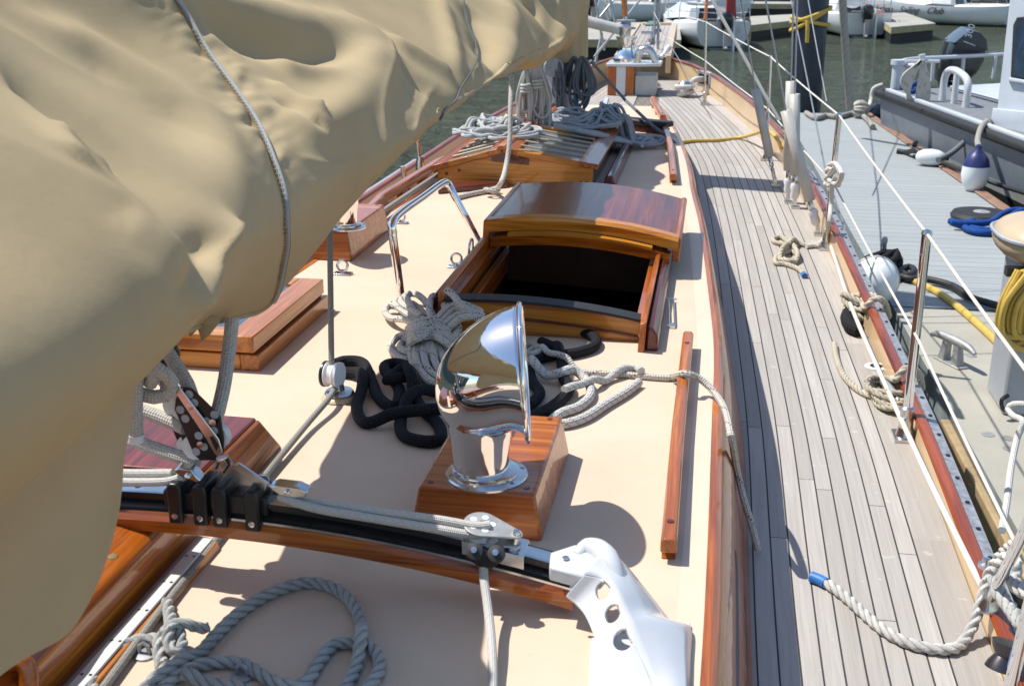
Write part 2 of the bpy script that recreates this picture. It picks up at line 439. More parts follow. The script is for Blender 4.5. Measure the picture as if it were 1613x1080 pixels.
def lathe(mb, prof, c, axis=(0, 0, 1), seg=28, ang=0.0):
    """prof: (radius, height) pairs along axis from c"""
    ax = norm(axis); t = np.array([1.0, 0, 0]) if abs(ax[0]) < .9 else np.array([0, 1.0, 0])
    u = norm(np.cross(ax, t)); w = np.cross(ax, u); c = np.asarray(c, float)
    V = []; F = []
    for r, h in prof:
        for j in range(seg):
            a = 2 * math.pi * j / seg + ang; V.append(c + ax * h + (u * math.cos(a) + w * math.sin(a)) * max(r, 1e-5))
    for i in range(len(prof) - 1):
        for j in range(seg):
            k = (j + 1) % seg; F.append((i * seg + j, i * seg + k, (i + 1) * seg + k, (i + 1) * seg + j))
    F.append(tuple(range(seg))[::-1]); F.append(tuple(range((len(prof) - 1) * seg, len(prof) * seg)))
    mb.add(V, F); return mb
def ball(mb, c, r, seg=16, rings=10, s=(1, 1, 1)):
    V = []; F = []
    for i in range(rings + 1):
        a = math.pi * i / rings
        for j in range(seg):
            b = 2 * math.pi * j / seg
            V.append((c[0] + r * s[0] * math.sin(a) * math.cos(b), c[1] + r * s[1] * math.sin(a) * math.sin(b), c[2] + r * s[2] * math.cos(a)))
    for i in range(rings):
        for j in range(seg): F.append((i * seg + j, (i + 1) * seg + j, (i + 1) * seg + (j + 1) % seg, i * seg + (j + 1) % seg))
    mb.add(V, F); return mb
def loft(mb, rings, closed=True, cap=True, uv=None):
    n = len(rings[0]); V = [p for r in rings for p in r]; F = []
    for i in range(len(rings) - 1):
        for j in range(n if closed else n - 1):
            k = (j + 1) % n; F.append((i * n + j, i * n + k, (i + 1) * n + k, (i + 1) * n + j))
    if cap and closed: F += [tuple(range(n))[::-1], tuple(range((len(rings) - 1) * n, len(rings) * n))]
    mb.add(V, F); return mb
def sweep(mb, path, prof, cap=True):
    """path (x,y,z) mostly along y; prof (n, z): n = outward normal distance (right of travel)"""
    path = np.asarray(path, float); T = np.gradient(path, axis=0); T[:, 2] = 0
    rings = []
    for p, t in zip(path, T):
        t = norm(t); nrm = np.array([t[1], -t[0], 0]); rings.append([p + nrm * a + np.array([0, 0, b]) for a, b in prof])
    return loft(mb, rings, True, cap)
# ------------------------------------------------------------------ the yacht
XC = -.78
def ip(y, ys, xs): return float(np.interp(y, ys, xs))
_ox = catmull([(.0, .66, 0), (1.5, .70, 0), (2.6, .705, 0), (3.7, .71, 0), (4.6, .69, 0), (5.83, .65, 0), (6.9, .60, 0), (8.3, .51, 0), (9.1, .41, 0), (9.93, .28, 0), (10.7, .12, 0), (11.43, -.06, 0), (12.0, -.26, 0), (12.35, -.46, 0), (12.5, -.60, 0), (12.56, XC, 0)], 6)
def xo(y): return ip(y, _ox[:, 0], _ox[:, 1])
_tx = catmull([(-1, .0, 0), (1.0, .035, 0), (2.0, .055, 0), (3.0, .06, 0), (3.6, .06, 0), (4.35, .03, 0), (5.36, -.02, 0), (6.19, -.08, 0), (7.18, -.14, 0), (8.5, -.27, 0), (9.8, -.44, 0), (10.0, -.48, 0)], 6)
def xe(y): return ip(y, _tx[:, 0], _tx[:, 1])
def hb(y): return ip(y, [0, 2, 4, 6.3, 8.3, 10, 12.6], [.048, .048, .068, .12, .17, .19, .18])
YF = 9.95   # front of the cabin trunk
def mirror(x): return 2 * XC - x
def hmirror(x, y): return 2 * XC - x + ip(y, [0, 5, 8, 9.5, 11.3, 12.1, 12.56], [.10, .14, .25, .28, .26, .12, 0])

water = MB(); water.add([(-300, -120, -1.6), (300, -120, -1.6), (300, 400, -1.6), (-300, 400, -1.6)], [(0, 1, 2, 3)])
tag(water.build('water', 'water', None), 'green harbour water', None, kind='structure')

yacht = thing('yacht', (XC, 5, -1.6), 'varnished wooden yacht deck with beige cabin top and grey teak side deck', 'yacht')

def deck():
    mb = MB()
    ys = np.linspace(0, 12.5, 126)
    for side in (1, -1):
        for seg_y, inner in ((ys[ys <= YF + .02], 'trunk'), (ys[ys >= YF - .08], 'mid')):
            rows = []; uv = []
            N = 26
            for y in seg_y:
                o = xo(y); i = (xe(y) + .05) if inner == 'trunk' else XC
                i = min(i, o - .005)
                xs = np.linspace(o, i, N)
                rows.append([((x if side > 0 else hmirror(x, y)), y, zdeck(y)) for x in xs]); uv.append([(o - x, y) for x in xs])
            V = [p for r in rows for p in r]; F = []; U = []
            for a in range(len(rows) - 1):
                for b in range(N - 1):
                    q = ((a, b), (a, b + 1), (a + 1, b + 1), (a + 1, b))
                    F.append([k * N + l for k, l in q]); U.append([uv[k][l] for k, l in q])
            mb.add(V, F, U)
    mb.build('side_deck', 'teak', yacht)
deck()

HX0, HX1, HY0, HY1 = -.84, -.20, 3.69, 5.05
def trunk():
    mb = MB()
    ys = sorted(set([round(v, 3) for v in np.linspace(-.6, YF, 60)] + [HY0, HY1]))
    rows = []
    for y in ys:
        s = xe(y) - .02; p = mirror(xe(y)) + .02
        zz = -.035 * max(0, (y - 9.3) / .65) ** 2
        a, b = max(HX0, p + .05), min(HX1, s - .05)
        rows.append([(x, y, zz) for x in list(np.linspace(p, a, 5)) + list(np.linspace(a, b, 4))[1:] + list(np.linspace(b, s, 4))[1:]])
    n = len(rows[0]); V = [p for r in rows for p in r]; F = []
    for i in range(len(rows) - 1):
        for j in range(n - 1):
            if 4 <= j < 7 and ys[i] >= HY0 - 1e-6 and ys[i + 1] <= HY1 + 1e-6: continue
            F.append((i * n + j, i * n + j + 1, (i + 1) * n + j + 1, (i + 1) * n + j))
    mb.add(V, F)
    t = mb.build('cabin_top', 'deck_paint', yacht)
    for side in (1, -1):
        side_mb = MB(); rows = []
        for y in np.linspace(-.6, YF, 70):
            e = xe(y); z0 = zdeck(y) - .02
            pr = [(e, -.012), (e + .015, -.03), (e + .055, (z0 - .03) * .55), (e + .10, z0)]
            rows.append([(x if side > 0 else mirror(x), y, z) for x, z in pr])
        loft(side_mb, rows, False, False); side_mb.build('trunk_side', 'varnish_y', yacht)
        trim = MB(); path = [(xe(y) - .012, y, -.035 * max(0, (y - 9.3) / .65) ** 2) for y in np.linspace(-.6, YF, 70)]
        if side < 0: path = [(mirror(x), y, z) for x, y, z in path]
        sg = side
        pr = [(-.012 * sg, -.012), (-.012 * sg, .003), (.004 * sg, .0042), (.016 * sg, -.004), (.018 * sg, -.02), (.010 * sg, -.035)]
        sweep(trim, path, pr); trim.build('edge_trim', 'varnish_y', yacht)
    bd = MB(); loft(bd, [[(xe(y) - .075, y, .0006), (xe(y) - .022, y, .0006)] for y in np.linspace(-.5, 8.0, 60)], False, False); bd.build('smooth_border', 'border', yacht)
    fr = MB(); xs = np.linspace(mirror(xe(YF)), xe(YF), 14)
    def bulge(x, k): return YF + k * (1 - ((x - XC) / .35) ** 2) * .12
    loft(fr, [[(x, bulge(x, 1) if z < 0 else YF - .02, z if z < 0 else -.035) for x in xs] for z in (0, -.05, zdeck(YF) - .02)], False, False)
    fr.build('trunk_front', 'tan_paint', yacht)
    # long dark window pane let into the starboard trunk side
    for y0, y1 in ((1.85, 2.6),):
        w = MB()
        for y in (y0, y1): pass
        rows = []
        for y in np.linspace(y0, y1, 8):
            e = xe(y); c = 1 - .35 * (abs(y - (y0 + y1) / 2) / ((y1 - y0) / 2)) ** 6
            rows.append([(e + .033 - .010 * c, y, -.17 + .045 * c), (e + .033 + .010 * c + .004, y, -.17 - .045 * c)])
        rows2 = [[(a[0] + .006, a[1], a[2] + .003), (b[0] + .006, b[1], b[2] + .003)] for a, b in rows]
        loft(w, rows2, False, False); w.build('cabin_window', 'glass_blue', yacht, solid=.004)
trunk()

def rails():
    ys = list(np.linspace(0, 11.6, 70)) + list(np.linspace(11.65, 12.56, 30))
    st = [(xo(y), y, zdeck(y)) for y in ys]
    for side in (1, -1):
        path = st if side > 0 else [(hmirror(x, y), y, z) for x, y, z in st]
        def ring(ns_zs): return ns_zs
        # varying-height sections, so lofted by hand
        P3 = np.array(path); T = np.gradient(P3, axis=0); T[:, 2] = 0
        bw, cp, hl, tk, sp = [], [], [], [], []
        for p, t, y in zip(P3, T, ys):
            t = norm(t); nr = np.array([t[1], -t[0], 0]) * side
            h = hb(y); Z = lambda a, b: p + nr * a + np.array([0, 0, b])
            bw.append([Z(0.0, -.03), Z(.008, h), Z(.035, h), Z(.035, -.03)])
            cp.append([Z(.000, h), Z(-.004, h + .009), Z(.002, h + .018), Z(.017, h + .022), Z(.032, h + .018), Z(.037, h + .009), Z(.034, h)])
            hl.append([Z(.037, h - .004), Z(.066, h - .012), Z(.076, h - .05), Z(.076, -.25), Z(.10, -.6), Z(.02, -1.1), Z(-.12, -1.75)])
            if y < 7.6: tk.append([Z(.038, h - .002), Z(.038, h + .010), Z(.068, h + .007), Z(.068, h - .008)])
            sp.append([Z(-.012, -.004), Z(-.012, .018), Z(-.001, .022), Z(-.001, -.004)])
        for nm, rr, mt, cl in (('bulwark', bw, 'tan_paint', True), ('cap_rail', cp, 'cap', True), ('hull_side', hl, 'hull_white', False), ('genoa_track', tk, 'steel_dull', True)):
            mb = MB(); loft(mb, rr, cl, cl); mb.build(nm, mt, yacht)
        # screw heads / holes along the metal track
        for y in np.arange(1.9, 7.2, .16):
            if side < 0: break
            hm = MB(); lathe(hm, [(.006, 0), (.007, .003), (.0, .0035)], (xo(y) + .053, y, zdeck(y) + hb(y) + .0098), seg=8); hm.build('track_hole', 'black_metal', yacht)
    kp = MB(); sweep(kp, [(XC, y, zdeck(y) + .004) for y in np.linspace(YF + .15, 12.5, 20)], [(-.05, 0), (-.05, .004), (.05, .004), (.05, 0)])
    kp.build('king_plank', 'teak', yacht)
rails()

# bow platform (planked bowsprit) ahead of the stem
def bow_platform():
    zp = .17
    mb = MB()
    a = np.array([P(992, 80, zp), P(1036, 83, zp), P(1036, 26, zp + .1), P(1002, 24, zp + .1)])
    return a
bp = [(-.98, 12.2, .17), (-.52, 12.25, .17), (-.58, 15.4, .30), (-.98, 15.4, .30)]
m_ = MB(); N = 30; V = []; F = []; U = []
for i in range(N + 1):
    t = i / N
    l = np.array(bp[0]) * (1 - t) + np.array(bp[3]) * t; r = np.array(bp[1]) * (1 - t) + np.array(bp[2]) * t
    V += [l, r]; 
for i in range(N):
    F.append((2 * i, 2 * i + 1, 2 * i + 3, 2 * i + 2)); w = .42
    U.append([(.12, i * .1), (.12 + w, i * .1), (.12 + w, i * .1 + .1), (.12, i * .1 + .1)])
m_.add(V, F, U); m_.build('bowsprit_deck', 'teak', yacht)
for sgn, (a, b) in ((1, (bp[1], bp[2])), (-1, (bp[0], bp[3]))):
    m_ = MB(); a, b = np.array(a), np.array(b)
    prism(m_, [(0, -.16), (.055 * sgn, -.16), (.055 * sgn, .02), (0, .02)], a, (1, 0, 0), (0, 0, 1), b - a)
    m_.build('bowsprit_side', 'tan_paint', yacht, bevel=.006)
m_ = MB(); box(m_, (-.96, 15.38, .16), (-.6, 15.46, .33)); m_.build('bowsprit_end', 'tan_paint', yacht, bevel=.01)

# ------------------------------------------------------------------ wooden fittings on the cabin top
def handrail(pts, z0, h, w, label, mat='varnish_y', group=None, n=4, name='handrail'):
    pts = np.asarray(pts, float); t = thing(name, (pts[0][0], pts[0][1], z0), label, 'handrail', group)
    path = resample(pts, .04); path[:, 2] = 0
    g = MB(); pr = [(-w / 2, z0 + h * .42), (-w / 2, z0 + h * .85), (-w * .3, z0 + h), (w * .3, z0 + h), (w / 2, z0 + h * .85), (w / 2, z0 + h * .42)]
    sweep(g, path, pr); g.build('grip', mat, t, bevel=.003)
    L = len(path)
    for k in range(n):
        i = int((L - 3) * (.06 + .88 * k / (n - 1))); i = max(0, min(i, L - 3)); a, b = path[i], path[min(i + 2, L - 1)]
        f = MB(); d = norm(b - a); nr = np.array([d[1], -d[0], 0])
        c = (a + b) / 2 + np.array([0, 0, z0])
        bt = [c + d * s * .06 + nr * q * w * .42 for s, q in ((-1, -1), (1, -1), (1, 1), (-1, 1))]
        tp = [c + d * s * .035 + nr * q * w * .42 + np.array([0, 0, h * .45]) for s, q in ((-1, -1), (1, -1), (1, 1), (-1, 1))]
        hexa(f, bt, tp); f.build('foot', mat, t)
        if k in (0, n - 1):
            pl = MB(); lathe(pl, [(.008, 0), (.008, .002), (0, .0025)], c + np.array([0, 0, h]), seg=10); pl.build('plug', 'red_y', t)
    return t
handrail([P(1052, 888, .0), P(1067, 700, .0), P(1083, 548, .0)], .002, .055, .034, 'long varnished wooden handrail on the cabin top right of the cowl vent', n=4)
handrail([P(1060, 292, 0), P(1055, 240, 0), P(1046, 207, 0)], .002, .06, .04, 'varnished handrail in partial shade at cabin edge beyond the sliding hatch', n=4)
handrail([P(1044, 196, 0), P(1028, 165, 0)], .0, .07, .045, 'short varnished handrail on the foredeck cabin top near the bow', n=3)
handrail([P(545, 392, 0), P(600, 330, 0), P(690, 272, 0), P(770, 236, 0)], .002, .075, .05, 'varnished handrail along the far port edge of the cabin top', n=8)

def slab(mb, x0, x1, y0, y1, z0, z1): return box(mb, (x0, y0, z0), (x1, y1, z1))

def hatch():
    t = thing('companionway_hatch', (-.52, 3.6, .014), 'open varnished companionway with sliding mahogany cover pushed forward', 'hatch')
    # coamings
    a = MB(); n = 16; xs = np.linspace(-.845, -.205, n)
    def arch(x): return .022 * (1 - ((x + .525) / .33) ** 2)
    loft(a, [[(x, 3.62, -.03), (x, 3.615, .085 + arch(x)), (x, 3.66, .088 + arch(x)), (x, 3.685, -.05)] for x in xs]); a.build('coaming', 'honey_x', t)
    s = MB(); loft(s, [[(x, 3.607, .085 + arch(x)), (x, 3.607, .094 + arch(x)), (x, 3.663, .098 + arch(x)), (x, 3.663, .086 + arch(x))] for x in xs])
    s.build('sill_strip', 'black_rubber', t)
    st = MB(); loft(st, [[(x, 3.603, .030 + arch(x)), (x, 3.603, .036 + arch(x)), (x, 3.62, .036 + arch(x)), (x, 3.62, .03 + arch(x))] for x in xs])
    st.build('beading', 'red_x', t)
    for sg, x0 in ((1, -.2), (-1, -.85)):
        r = MB(); y0, y1 = (3.51, 5.26)
        prism(r, [(0, -.03), (0, .112), (.020 * sg, .118), (.022 * sg, -.03)], (x0, y0 if sg > 0 else 3.615, 0), (1, 0, 0), (0, 0, 1), (0, y1 - (y0 if sg > 0 else 3.615), 0))
        r.build('slide_rail', 'varnish_y', t, bevel=.004)
        r = MB(); prism(r, [(.022 * sg, -.03), (.022 * sg, .095), (.036 * sg, .102), (.060 * sg, .07), (.066 * sg, -.03)], (x0, 3.53 if sg > 0 else 3.645, 0), (1, 0, 0), (0, 0, 1), (0, 1.7, 0))
        r.build('outer_rail', 'red_y', t, bevel=.008)
        r = MB(); prism(r, [(0.0, .06), (0.0, .072), (-.02 * sg, .072), (-.02 * sg, .06)], (x0 - .001 * sg, 3.69, 0), (1, 0, 0), (0, 0, 1), (0, 1.0, 0)); r.build('inner_ledge', 'varnish_y', t)
    # dark inside with ladder-side timbers
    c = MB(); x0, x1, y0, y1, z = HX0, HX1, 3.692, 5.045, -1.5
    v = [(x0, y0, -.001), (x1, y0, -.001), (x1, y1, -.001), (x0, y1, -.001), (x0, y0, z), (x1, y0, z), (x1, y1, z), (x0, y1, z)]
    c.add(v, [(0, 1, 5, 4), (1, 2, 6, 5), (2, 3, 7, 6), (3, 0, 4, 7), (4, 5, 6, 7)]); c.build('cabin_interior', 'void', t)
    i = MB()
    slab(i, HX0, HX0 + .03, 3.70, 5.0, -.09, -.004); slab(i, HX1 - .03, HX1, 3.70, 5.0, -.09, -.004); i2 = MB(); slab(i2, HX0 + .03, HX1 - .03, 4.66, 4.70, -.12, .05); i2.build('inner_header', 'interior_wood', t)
    i.build('carlin', 'varnish_y', t, bevel=.004)
    # sliding cover
    X0, X1, Y0, Y1 = -.875, -.115, 4.44, 5.2
    xc, hw = (X0 + X1) / 2, (X1 - X0) / 2
    def top(x, z): return z + .040 * (1 - ((x - xc) / hw) ** 2)
    xs = np.linspace(X0, X1, 22)
    cv = MB(); rows = []
    for y in np.linspace(Y0 + .02, Y1, 10):
        rows.append([(x, y, top(x, .172) - .0 ) for x in xs])
    loft(cv, rows, False, False); loft(cv, [[(x, y, top(x, .15)) for x in xs] for y in (Y0 + .02, Y1)], False, False)
    loft(cv, [[(x, Y1, top(x, .172)) for x in xs], [(x, Y1, .11) for x in xs]], False, False)
    cv.build('sliding_cover', 'lid', t)
    for sg, xx in ((-1, X0), (1, X1)):
        sd = MB(); prism(sd, [(0, .085), (0, .172), (-.006 * sg, .180), (-.022 * sg, .181), (-.028 * sg, .16), (-.028 * sg, .085)], (xx + .006 * sg, Y0 - .01, 0), (1, 0, 0), (0, 0, 1), (0, Y1 - Y0 + .02, 0))
        sd.build('cover_side', 'varnish_y', t, bevel=.004)
    f = MB(); loft(f, [[(x, Y0 - .022, top(x, .128)), (x, Y0 - .026, top(x, .165)), (x, Y0 - .012, top(x, .178)), (x, Y0 + .03, top(x, .181)), (x, Y0 + .03, top(x, .128))] for x in np.linspace(X0 + .004, X1 - .004, 22)])
    f.build('cover_edge', 'honey_x', t)
    f = MB(); xx = np.linspace(X0 + .10, X1 - .10, 18)
    loft(f, [[(x, Y0 - .058, top(x, .113)), (x, Y0 - .058, top(x, .123)), (x, Y0 - .01, top(x, .127)), (x, Y0 - .01, top(x, .113))] for x in xx]); f.build('finger_grip', 'honey_x', t)
    f = MB(); xx = np.linspace(X0 + .03, X1 - .03, 20)
    loft(f, [[(x, Y0 - .03, top(x, .070)), (x, Y0 - .038, top(x, .108)), (x, Y0 + .02, top(x, .112)), (x, Y0 + .02, top(x, .07))] for x in xx]); f.build('inner_beam', 'varnish_x', t)
    h = MB(); tube(h, catmull([(-.895, 4.23, .06), (-.895, 4.24, .12), (-.895, 4.27, .135), (-.895, 4.30, .12), (-.895, 4.31, .06)], 5), .005, 8); h.build('lock_staple', 'steel', t)
    t.rotation_euler = (0, R(3.3), 0)
hatch()

def dorade(loc, size, label, clabel, cowl_dir=0.0, cowl=True, tilt=0):
    x0, x1, y0, y1, h = size
    t = thing('dorade_vent', loc, label, 'deck vent')
    b = MB(); i = .018
    hexa(b, [(x0, y0, 0), (x1, y0, 0), (x1, y1, 0), (x0, y1, 0)], [(x0 + i, y0 + i * .6, h), (x1 - i, y0 + i * .6, h), (x1 - i, y1 - i, h), (x0 + i, y1 - i, h)])
    b.build('box', 'varnish_x', t, bevel=.007)
    pl = MB()
    for px_, py_ in ((x0 + .04, y0 + .035), (x0 + .10, y0 + .033), (x1 - .04, y0 + .04), (x1 - .045, y1 - .04)):
        lathe(pl, [(.007, 0), (.007, .0012), (0, .0014)], (px_, py_, h - .0002), seg=10)
    pl.build('plug', 'red_x', t)
    return t

def cowl_vent(t, c, h, s=1.0, yaw=0.0):
    c = np.asarray(c, float)
    fl = MB(); lathe(fl, [(.100 * s, 0), (.101 * s, .005), (.098 * s, .009), (.080 * s, .011), (.079 * s, .017), (.074 * s, .019)], c, seg=48); fl.build('base_ring', 'steel', t)
    bo = MB()
    for k in range(6):
        a = k * math.pi / 3 + .4
        lathe(bo, [(.005, 0), (.005, .002), (.0, .0035)], c + np.array([math.cos(a) * .089 * s, math.sin(a) * .089 * s, .009]), seg=8)
    bo.build('screw', 'steel_dull', t)
    rp = .072 * s; hp = .135 * s
    cy, sy = math.cos(yaw), math.sin(yaw)
    def W(a, b, z): return c + np.array([a * cy - b * sy, a * sy + b * cy, z])
    c = c + np.array([-.014 * s, 0, 0])
    rings = []; seg = 56
    for z, r in ((.012, .069), (.03, .0675), (.06, .068), (.09, .0705), (.115, .074), (.130, .077)):
        rings.append([W(-r * s * math.cos(2 * math.pi * j / seg), r * s * math.sin(2 * math.pi * j / seg), z * s) for j in range(seg)])
    pv = np.array([.084, .143]) * s
    TH = np.linspace(0, 86, 26)
    for th in TH:
        q = th / 86; a = R(th); d = np.array([-math.cos(a), math.sin(a)])
        din = -.038 * s * q ** .8 * (1 if q > 0 else 0); dout = float(np.interp(q, [0, .05, .12, .23, .35, .47, .7, .88, 1], [.161, .172, .186, .204, .219, .232, .253, .271, .283])) * s
        # the mouth keeps flaring forward of the pivot
        push = np.array([math.sin(a), math.cos(a)]) * 0.028 * s * q ** 2
        m = pv + d * (din + dout) / 2 + push; r = (dout - din) / 2
        rings.append([W(*(lambda v, b: (v[0], b))(m + d * r * math.cos(2 * math.pi * j / seg), r * math.sin(2 * math.pi * j / seg)), (m + d * r * math.cos(2 * math.pi * j / seg))[1]) for j in range(seg)])
    cw = MB(); loft(cw, rings, True, False); o = cw.build('cowl', 'chrome', t, solid=.003, angle=80)
    rim = [np.array(p) for p in rings[-1]]; ctr = sum(rim) / len(rim)
    rm = MB(); tube(rm, np.array([ctr + (p - ctr) * 1.022 for p in rim]), .0065 * s, 10, closed=True); rm.build('rim', 'chrome', o)
    inn = MB(); rg = rings[-1]; 
    loft(inn, [[ctr + (p - ctr) * .97 for p in rim], [np.array(p) for p in [sum(np.array(q) for q in rings[18]) / seg + (np.array(p) - sum(np.array(q) for q in rings[18]) / seg) * .95 for p in rings[18]]]], True, True)
    return o

t = dorade((-.45, 2.4, 0), (-.605, -.315, 2.225, 2.70, .105), 'varnished box with a large polished chrome cowl vent facing right', None)
CV = P(767, 748, .105)
cowl_vent(t, (CV[0], CV[1], .104), 0, .90, R(9))
t2 = dorade((-1.6, 4.7, 0), (-1.76, -1.42, 4.45, 5.03, .12), 'varnished vent box with a small chrome cowl half hidden behind the sail cover', None)
CV2 = P(546, 358, .12)
cowl_vent(t2, (CV2[0], CV2[1], .119), 0, .80, R(205))
# ------------------------------------------------------------------ sail cover over the boom
BX = -1.05
_zb = catmull([(-.5, .50, 0), (1.0, .51, 0), (1.5, .52, 0), (1.72, .525, 0), (1.83, .535, 0), (2.05, .505, 0), (2.25, .46, 0), (2.45, .43, 0), (2.7, .49, 0), (2.95, .55, 0), (3.35, .60, 0), (4.12, .69, 0), (4.7, .73, 0), (5.62, .66, 0), (6.7, .64, 0), (7.6, .60, 0), (8.9, .58, 0)], 6)
def zb(y): return ip(y, _zb[:, 0], _zb[:, 1])
def zt(y): return ip(y, [-.5, 1.35, 1.75, 2.07, 2.4, 3.0, 3.9, 4.65, 7, 7.8, 8.3], [1.30, 1.30, 1.23, 1.13, 1.17, 1.22, 1.22, 1.27, 1.30, 1.40, 1.9])
def cw(y): return ip(y, _cw[:, 0], _cw[:, 1])
_cw = catmull([(-.5, 1, 0), (1.0, 1, 0), (1.45, .92, 0), (1.85, .72, 0), (2.15, .62, 0), (2.5, .70, 0), (3.0, .86, 0), (3.9, .88, 0), (5, .78, 0), (6.2, .68, 0), (7.4, .55, 0), (8.4, .48, 0)], 6)
SECT = catmull([(.10, 0, 0), (.22, .10, 0), (.315, .24, 0), (.335, .36, 0), (.265, .52, 0), (.14, .76, 0), (.05, .97, 0), (0, 1.0, 0), (-.05, .97, 0), (-.17, .78, 0), (-.29, .52, 0), (-.32, .36, 0), (-.29, .24, 0), (-.20, .10, 0), (-.09, 0.0, 0)], 8)
_sd = np.r_[0, np.cumsum(np.linalg.norm(np.diff(SECT, axis=0), axis=1))]; _sd /= _sd[-1]
def sect(t): return ip(t, _sd, SECT[:, 0]), ip(t, _sd, SECT[:, 1])
def smooth(a, b, x):
    x = min(1, max(0, (x - a) / (b - a))); return x * x * (3 - 2 * x)
def cover_base(y, t):
    a, b = sect(t); h = 1
    zlow = zb(y); z0 = .50
    # below the bulge follow the hem, above it the stack
    k = min(1.0, b / .36)
    z = (zlow + b * .80) * (1 - k) + ((z0 + b * (zt(y) - z0)) * k)
    lean = .04 * math.sin(y * 1.3) - .27 * (1 - smooth(4.2, 7.4, y)) * smooth(.30, 1.0, b)
    return np.array([BX + a * cw(y) + lean, y, z])
FOLDS = []   # (list of (y, t), amplitude, width) drawn-on folds
def nz(x, y, z=0): return noise.noise(Vector((x, y, z)))
def cover_disp(y, t):
    s = t * 2.1
    near = 1 - smooth(3.6, 6.0, y)
    ph = R(-34)
    a = y * math.cos(ph) + s * math.sin(ph); b = -y * math.sin(ph) + s * math.cos(ph)
    w = .25 * nz(y * .8, s * .8, 3.3)
    r1 = 1 - abs(nz(a * .55 + 5.1, b * 2.1 + w * 2, 1.7)) * 2.2
    r2 = nz(a * 1.2 + w, b * 4.4, 8.1)
    up_ = .35 + .65 * smooth(.14, .26, t)
    d = near * up_ * (.010 * (r1 - .4) + .004 * r2)
    d += .012 * up_ * nz(y * 1.1, s * 1.3, 11)
    # gathers hanging toward the mast
    far = smooth(3.8, 5.6, y)
    g = nz(y * 3.1 + .5 * s, s * .55, 4.4); g2 = 1 - abs(nz(y * 5.5 + .8 * s, s * .8, 9.4)) * 2
    d += far * (.05 * g + .022 * g2)
    # puckers each side of the laced seam
    c = ys(t); k = math.exp(-((y - c) / .10) ** 2) * smooth(.17, .27, t)
    q_ = 1 - math.exp(-((y - c) / .018) ** 2)
    d += k * q_ * (.014 * nz(y * 7, s * 24, 2.2) + .009 * nz(y * 18, s * 44, 5.2) + .006) - .010 * math.exp(-((y - c) / .05) ** 2) * smooth(.1, .2, t)
    d += .003 * nz(y * 9, s * 9, 6)
    return d * smooth(-.02, .10, t) * smooth(-.02, .1, 1 - t)
CORD = [[0, 1], [2.3, 1.9]]
def ys(t): return ip(t, CORD[0], CORD[1])

